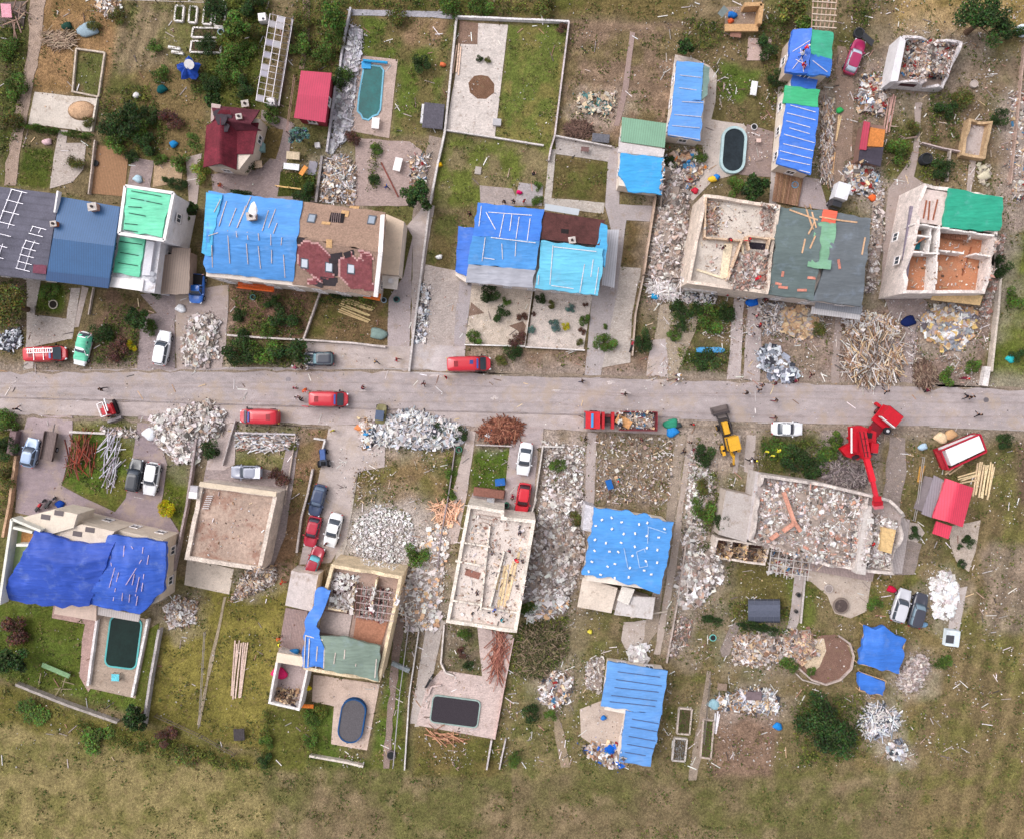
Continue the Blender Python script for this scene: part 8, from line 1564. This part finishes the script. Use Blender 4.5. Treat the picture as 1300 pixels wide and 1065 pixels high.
JC={'red':K(200,40,56),'navy':K(40,46,74),'black':K(38,34,40),'blue':K(50,100,190),'orange':K(225,100,50),'yellow':K(220,215,60),'grey':K(120,116,126),'white':K(232,230,235),'pink':K(215,120,140),'maroon':K(110,36,56),'teal':K(60,130,140)}
def person(x,y,pose,jk,tr,head,label,dirn=None,z=None):
 me,J=person_data(pose,JC[jk],JC[tr]);r=random.Random(int(x*13+y));a_=r.uniform(0,6.28)if dirn is None else R(dirn)
 p=on(x,y);t=thing('person',label,'person',(p.x,p.y,p.z),'people clearing up the street and houses');t.rotation_euler=(0,0,a_)
 o=bpy.data.objects.new('body',me);SC.collection.objects.link(o);o.parent=t
 h=J['head'];key=(head,pose)
 if key not in HAIR:
  m=MB();rr=.125 if head not in('hair','fair')else .112;col={'hair':K(60,44,36),'fair':K(190,150,100),'white':K(240,240,240),'red':K(210,40,40),'yellow':K(235,225,60),'orange':K(230,120,50)}[head]
  m.rings([[Vector((h.x-.02+rr*math.cos(ph)*math.cos(t_),rr*.95*math.cos(ph)*math.sin(t_),h.z+.02+rr*1.05*math.sin(ph)))for t_ in[i*math.pi/7 for i in range(14)]]for ph in(-.15,.25,.7,1.1,1.45)],col);HAIR[key]=m.build('hair' if head in('hair','fair')else 'helmet','fabric');q=HAIR[key];d,l=q.data,q.location.copy();nme=q.name.split('.')[0];bpy.data.objects.remove(q);HAIR[key]=(d,l,nme)
 d,l,nme=HAIR[key];g=bpy.data.objects.new(nme,d);SC.collection.objects.link(g);g.parent=t;g.location=l
for a_ in[
(134,494,'walk','black','black','hair','person in black walking just above the compact tracked digger'),(27,519,'walk','black','navy','hair','person in black walking on the pavement at the left edge'),(479,460,'walk','grey','navy','fair','person in grey with rucksack walking right of the dark navy car'),(505,457,'walk','red','maroon','hair','person in red standing right of the person in grey'),
(461,493,'bend','maroon','black','hair','person in dark red standing right of the open-doored red van'),(377,493,'stand','pink','navy','hair','person in pink near the orange stretcher behind the red van'),(390,494,'bend','orange','orange','orange','person in orange bending behind the open red van'),(379,504,'stand','white','pink','hair','person in white behind the open red van'),(384,508,'bend','black','black','hair','person in black leaning into the open red van'),
(539,487,'walk','maroon','black','hair','person in maroon walking below the plain red van rear corner'),(567,479,'stand','red','navy','hair','person in red standing just under the plain red van'),(378,468,'bend','pink','maroon','white','first of a group by the hedge end, in pink'),(386,467,'stand','black','navy','hair','second of a group by the hedge end, in black'),(393,468,'stand','white','grey','hair','third of a group by the hedge end, in white'),
(738,484,'walk','black','navy','hair','person in black on the street above the skip truck cab'),(792,500,'walk','black','maroon','hair','person in black walking in mid street right of the skip truck'),(858,482,'stand','maroon','navy','white','person in maroon with white hat at the gravel drive mouth'),(858,476,'bend','white','navy','fair','person in white close to the person in maroon'),(947,499,'bend','black','black','hair','person in black bending near the dusty kerb heap'),(961,495,'walk','black','navy','hair','person in black near the silver metal sheets'),(965,489,'stand','black','maroon','hair','person just above the one near the silver metal sheets'),
(983,487,'bend','maroon','black','hair','person in maroon under the silver metal sheets'),(982,508,'walk','black','maroon','hair','person in black crossing above the white saloon'),(981,530,'walk','black','maroon','hair','person in black right beside the white saloon roof'),(877,538,'stand','black','maroon','red','person in dark clothes left of the backhoe loader'),(874,561,'stand','black','black','hair','person in black at the top of the twin tracks'),(866,572,'walk','black','navy','hair','person in black lower on the twin tracks, left'),(878,570,'stand','maroon','black','hair','person in maroon lower on the twin tracks, right'),
(1027,476,'walk','black','maroon','hair','person in black on the soil right of the silver sheets'),(1006,485,'bend','maroon','black','hair','person bending at the right foot of the silver sheets'),(1121,497,'walk','black','black','hair','person in black at the foot of the splintered timber heap'),(1172,497,'bend','maroon','black','hair','person with load at the foot of the brushwood stack'),(1223,503,'walk','black','black','hair','leading person in black on the right part of the street'),(1228,504,'walk','black','navy','hair','following person in black on the right part of the street'),(1237,526,'walk','black','black','hair','person in black further down the street at the right'),
(1218,480,'bend','maroon','maroon','red','person in maroon working in the street verge right of the brushwood'),(1018,66,'bend','red','blue','white','person in red and blue on the deep blue tarp roof'),(1016,74,'bend','white','blue','hair','person in white on the deep blue tarp roof'),(1017,84,'sit','red','red','hair','person in red sitting low on the deep blue tarp roof'),(925,305,'bend','maroon','black','red','worker in maroon on the roofless cream floor, top middle'),(916,316,'stand','black','maroon','hair','worker in black on the roofless cream floor, lower middle'),(948,307,'walk','maroon','red','red','worker in red trousers beside the floor hole'),(957,356,'bend','red','red','red','worker in red amid the brick rubble corner'),
(922,376,'bend','red','maroon','red','person in red at the front wall of the roofless cream house'),(937,379,'bend','white','black','hair','person in white at the front door of the roofless cream house'),(943,379,'stand','white','black','fair','second person in white at the same front door'),(969,380,'bend','maroon','black','hair','person in maroon right of the deep blue tarp bundle'),(958,402,'walk','pink','black','hair','person in pink on the upper garden path'),(962,416,'bend','maroon','black','red','person in red cap on the lower garden path'),(953,426,'walk','grey','white','hair','person carrying grey boards on the garden path'),
(283,238,'stand','orange','pink','hair','person in orange behind the gable of the blue tarp roof'),(677,224,'sit','navy','black','hair','person in navy on the path above the clipped balls'),(640,257,'bend','black','navy','hair','left person behind the centre house'),(652,258,'stand','navy','black','hair','middle person behind the centre house'),(665,258,'stand','red','black','hair','right person in red behind the centre house'),(492,240,'walk','blue','navy','fair','person in blue by the rust pipe'),(598,275,'bend','black','maroon','hair','person in black at the corner of the low blue annex'),
(970,572,'stand','yellow','black','yellow','left worker in yellow helmet behind the white saloon'),(977,577,'stand','yellow','navy','yellow','lower worker in yellow helmet behind the white saloon'),(984,573,'bend','yellow','black','yellow','right worker in yellow helmet behind the white saloon'),(949,583,'walk','black','black','white','worker in white helmet on the wheel path'),(956,583,'walk','black','navy','yellow','worker in yellow helmet on the wheel path'),(424,546,'stand','yellow','yellow','fair','person in yellow at the top of the parked car driveway'),(813,557,'stand','maroon','black','hair','person in maroon below the red skip'),
(654,708,'bend','red','maroon','red','worker in red on the roofless middle house floor'),(663,710,'stand','navy','black','hair','worker in navy right of the one in red'),(625,700,'stand','grey','black','hair','worker in grey in the centre of the roofless middle floor'),(647,697,'stand','maroon','grey','hair','worker in maroon above the stacked planks'),(628,771,'stand','blue','blue','hair','worker in blue low on the roofless middle floor'),(636,784,'bend','teal','navy','hair','worker in teal near the lower wall of the roofless middle floor'),(660,673,'sit','grey','navy','hair','worker sitting near the top right wall of the roofless middle floor'),(606,750,'stand','navy','black','hair','worker near the stair of the roofless middle floor'),
(357,807,'stand','orange','black','orange','person in orange by the terrace of the torn blue tarp house'),(356,815,'bend','yellow','black','hair','person in yellow and black under the person in orange'),(361,736,'walk','orange','red','red','person in orange left of the annex'),(651,628,'bend','maroon','red','hair','person in maroon left of the bright red hatchback'),(416,688,'stand','maroon','black','hair','person beside the lower crimson cars'),(743,556,'walk','black','black','hair','person in black at the concrete path below the skip truck'),(788,618,'walk','teal','maroon','red','person with red cap in the olive plot')if False else(785,606,'bend','teal','maroon','red','person with red cap in the olive plot'),(1104,690,'bend','red','white','red','person in red on the right-hand rubble room'),
(900,900,'stand','blue','grey','hair','')]:
 if a_[6]:person(*a_)
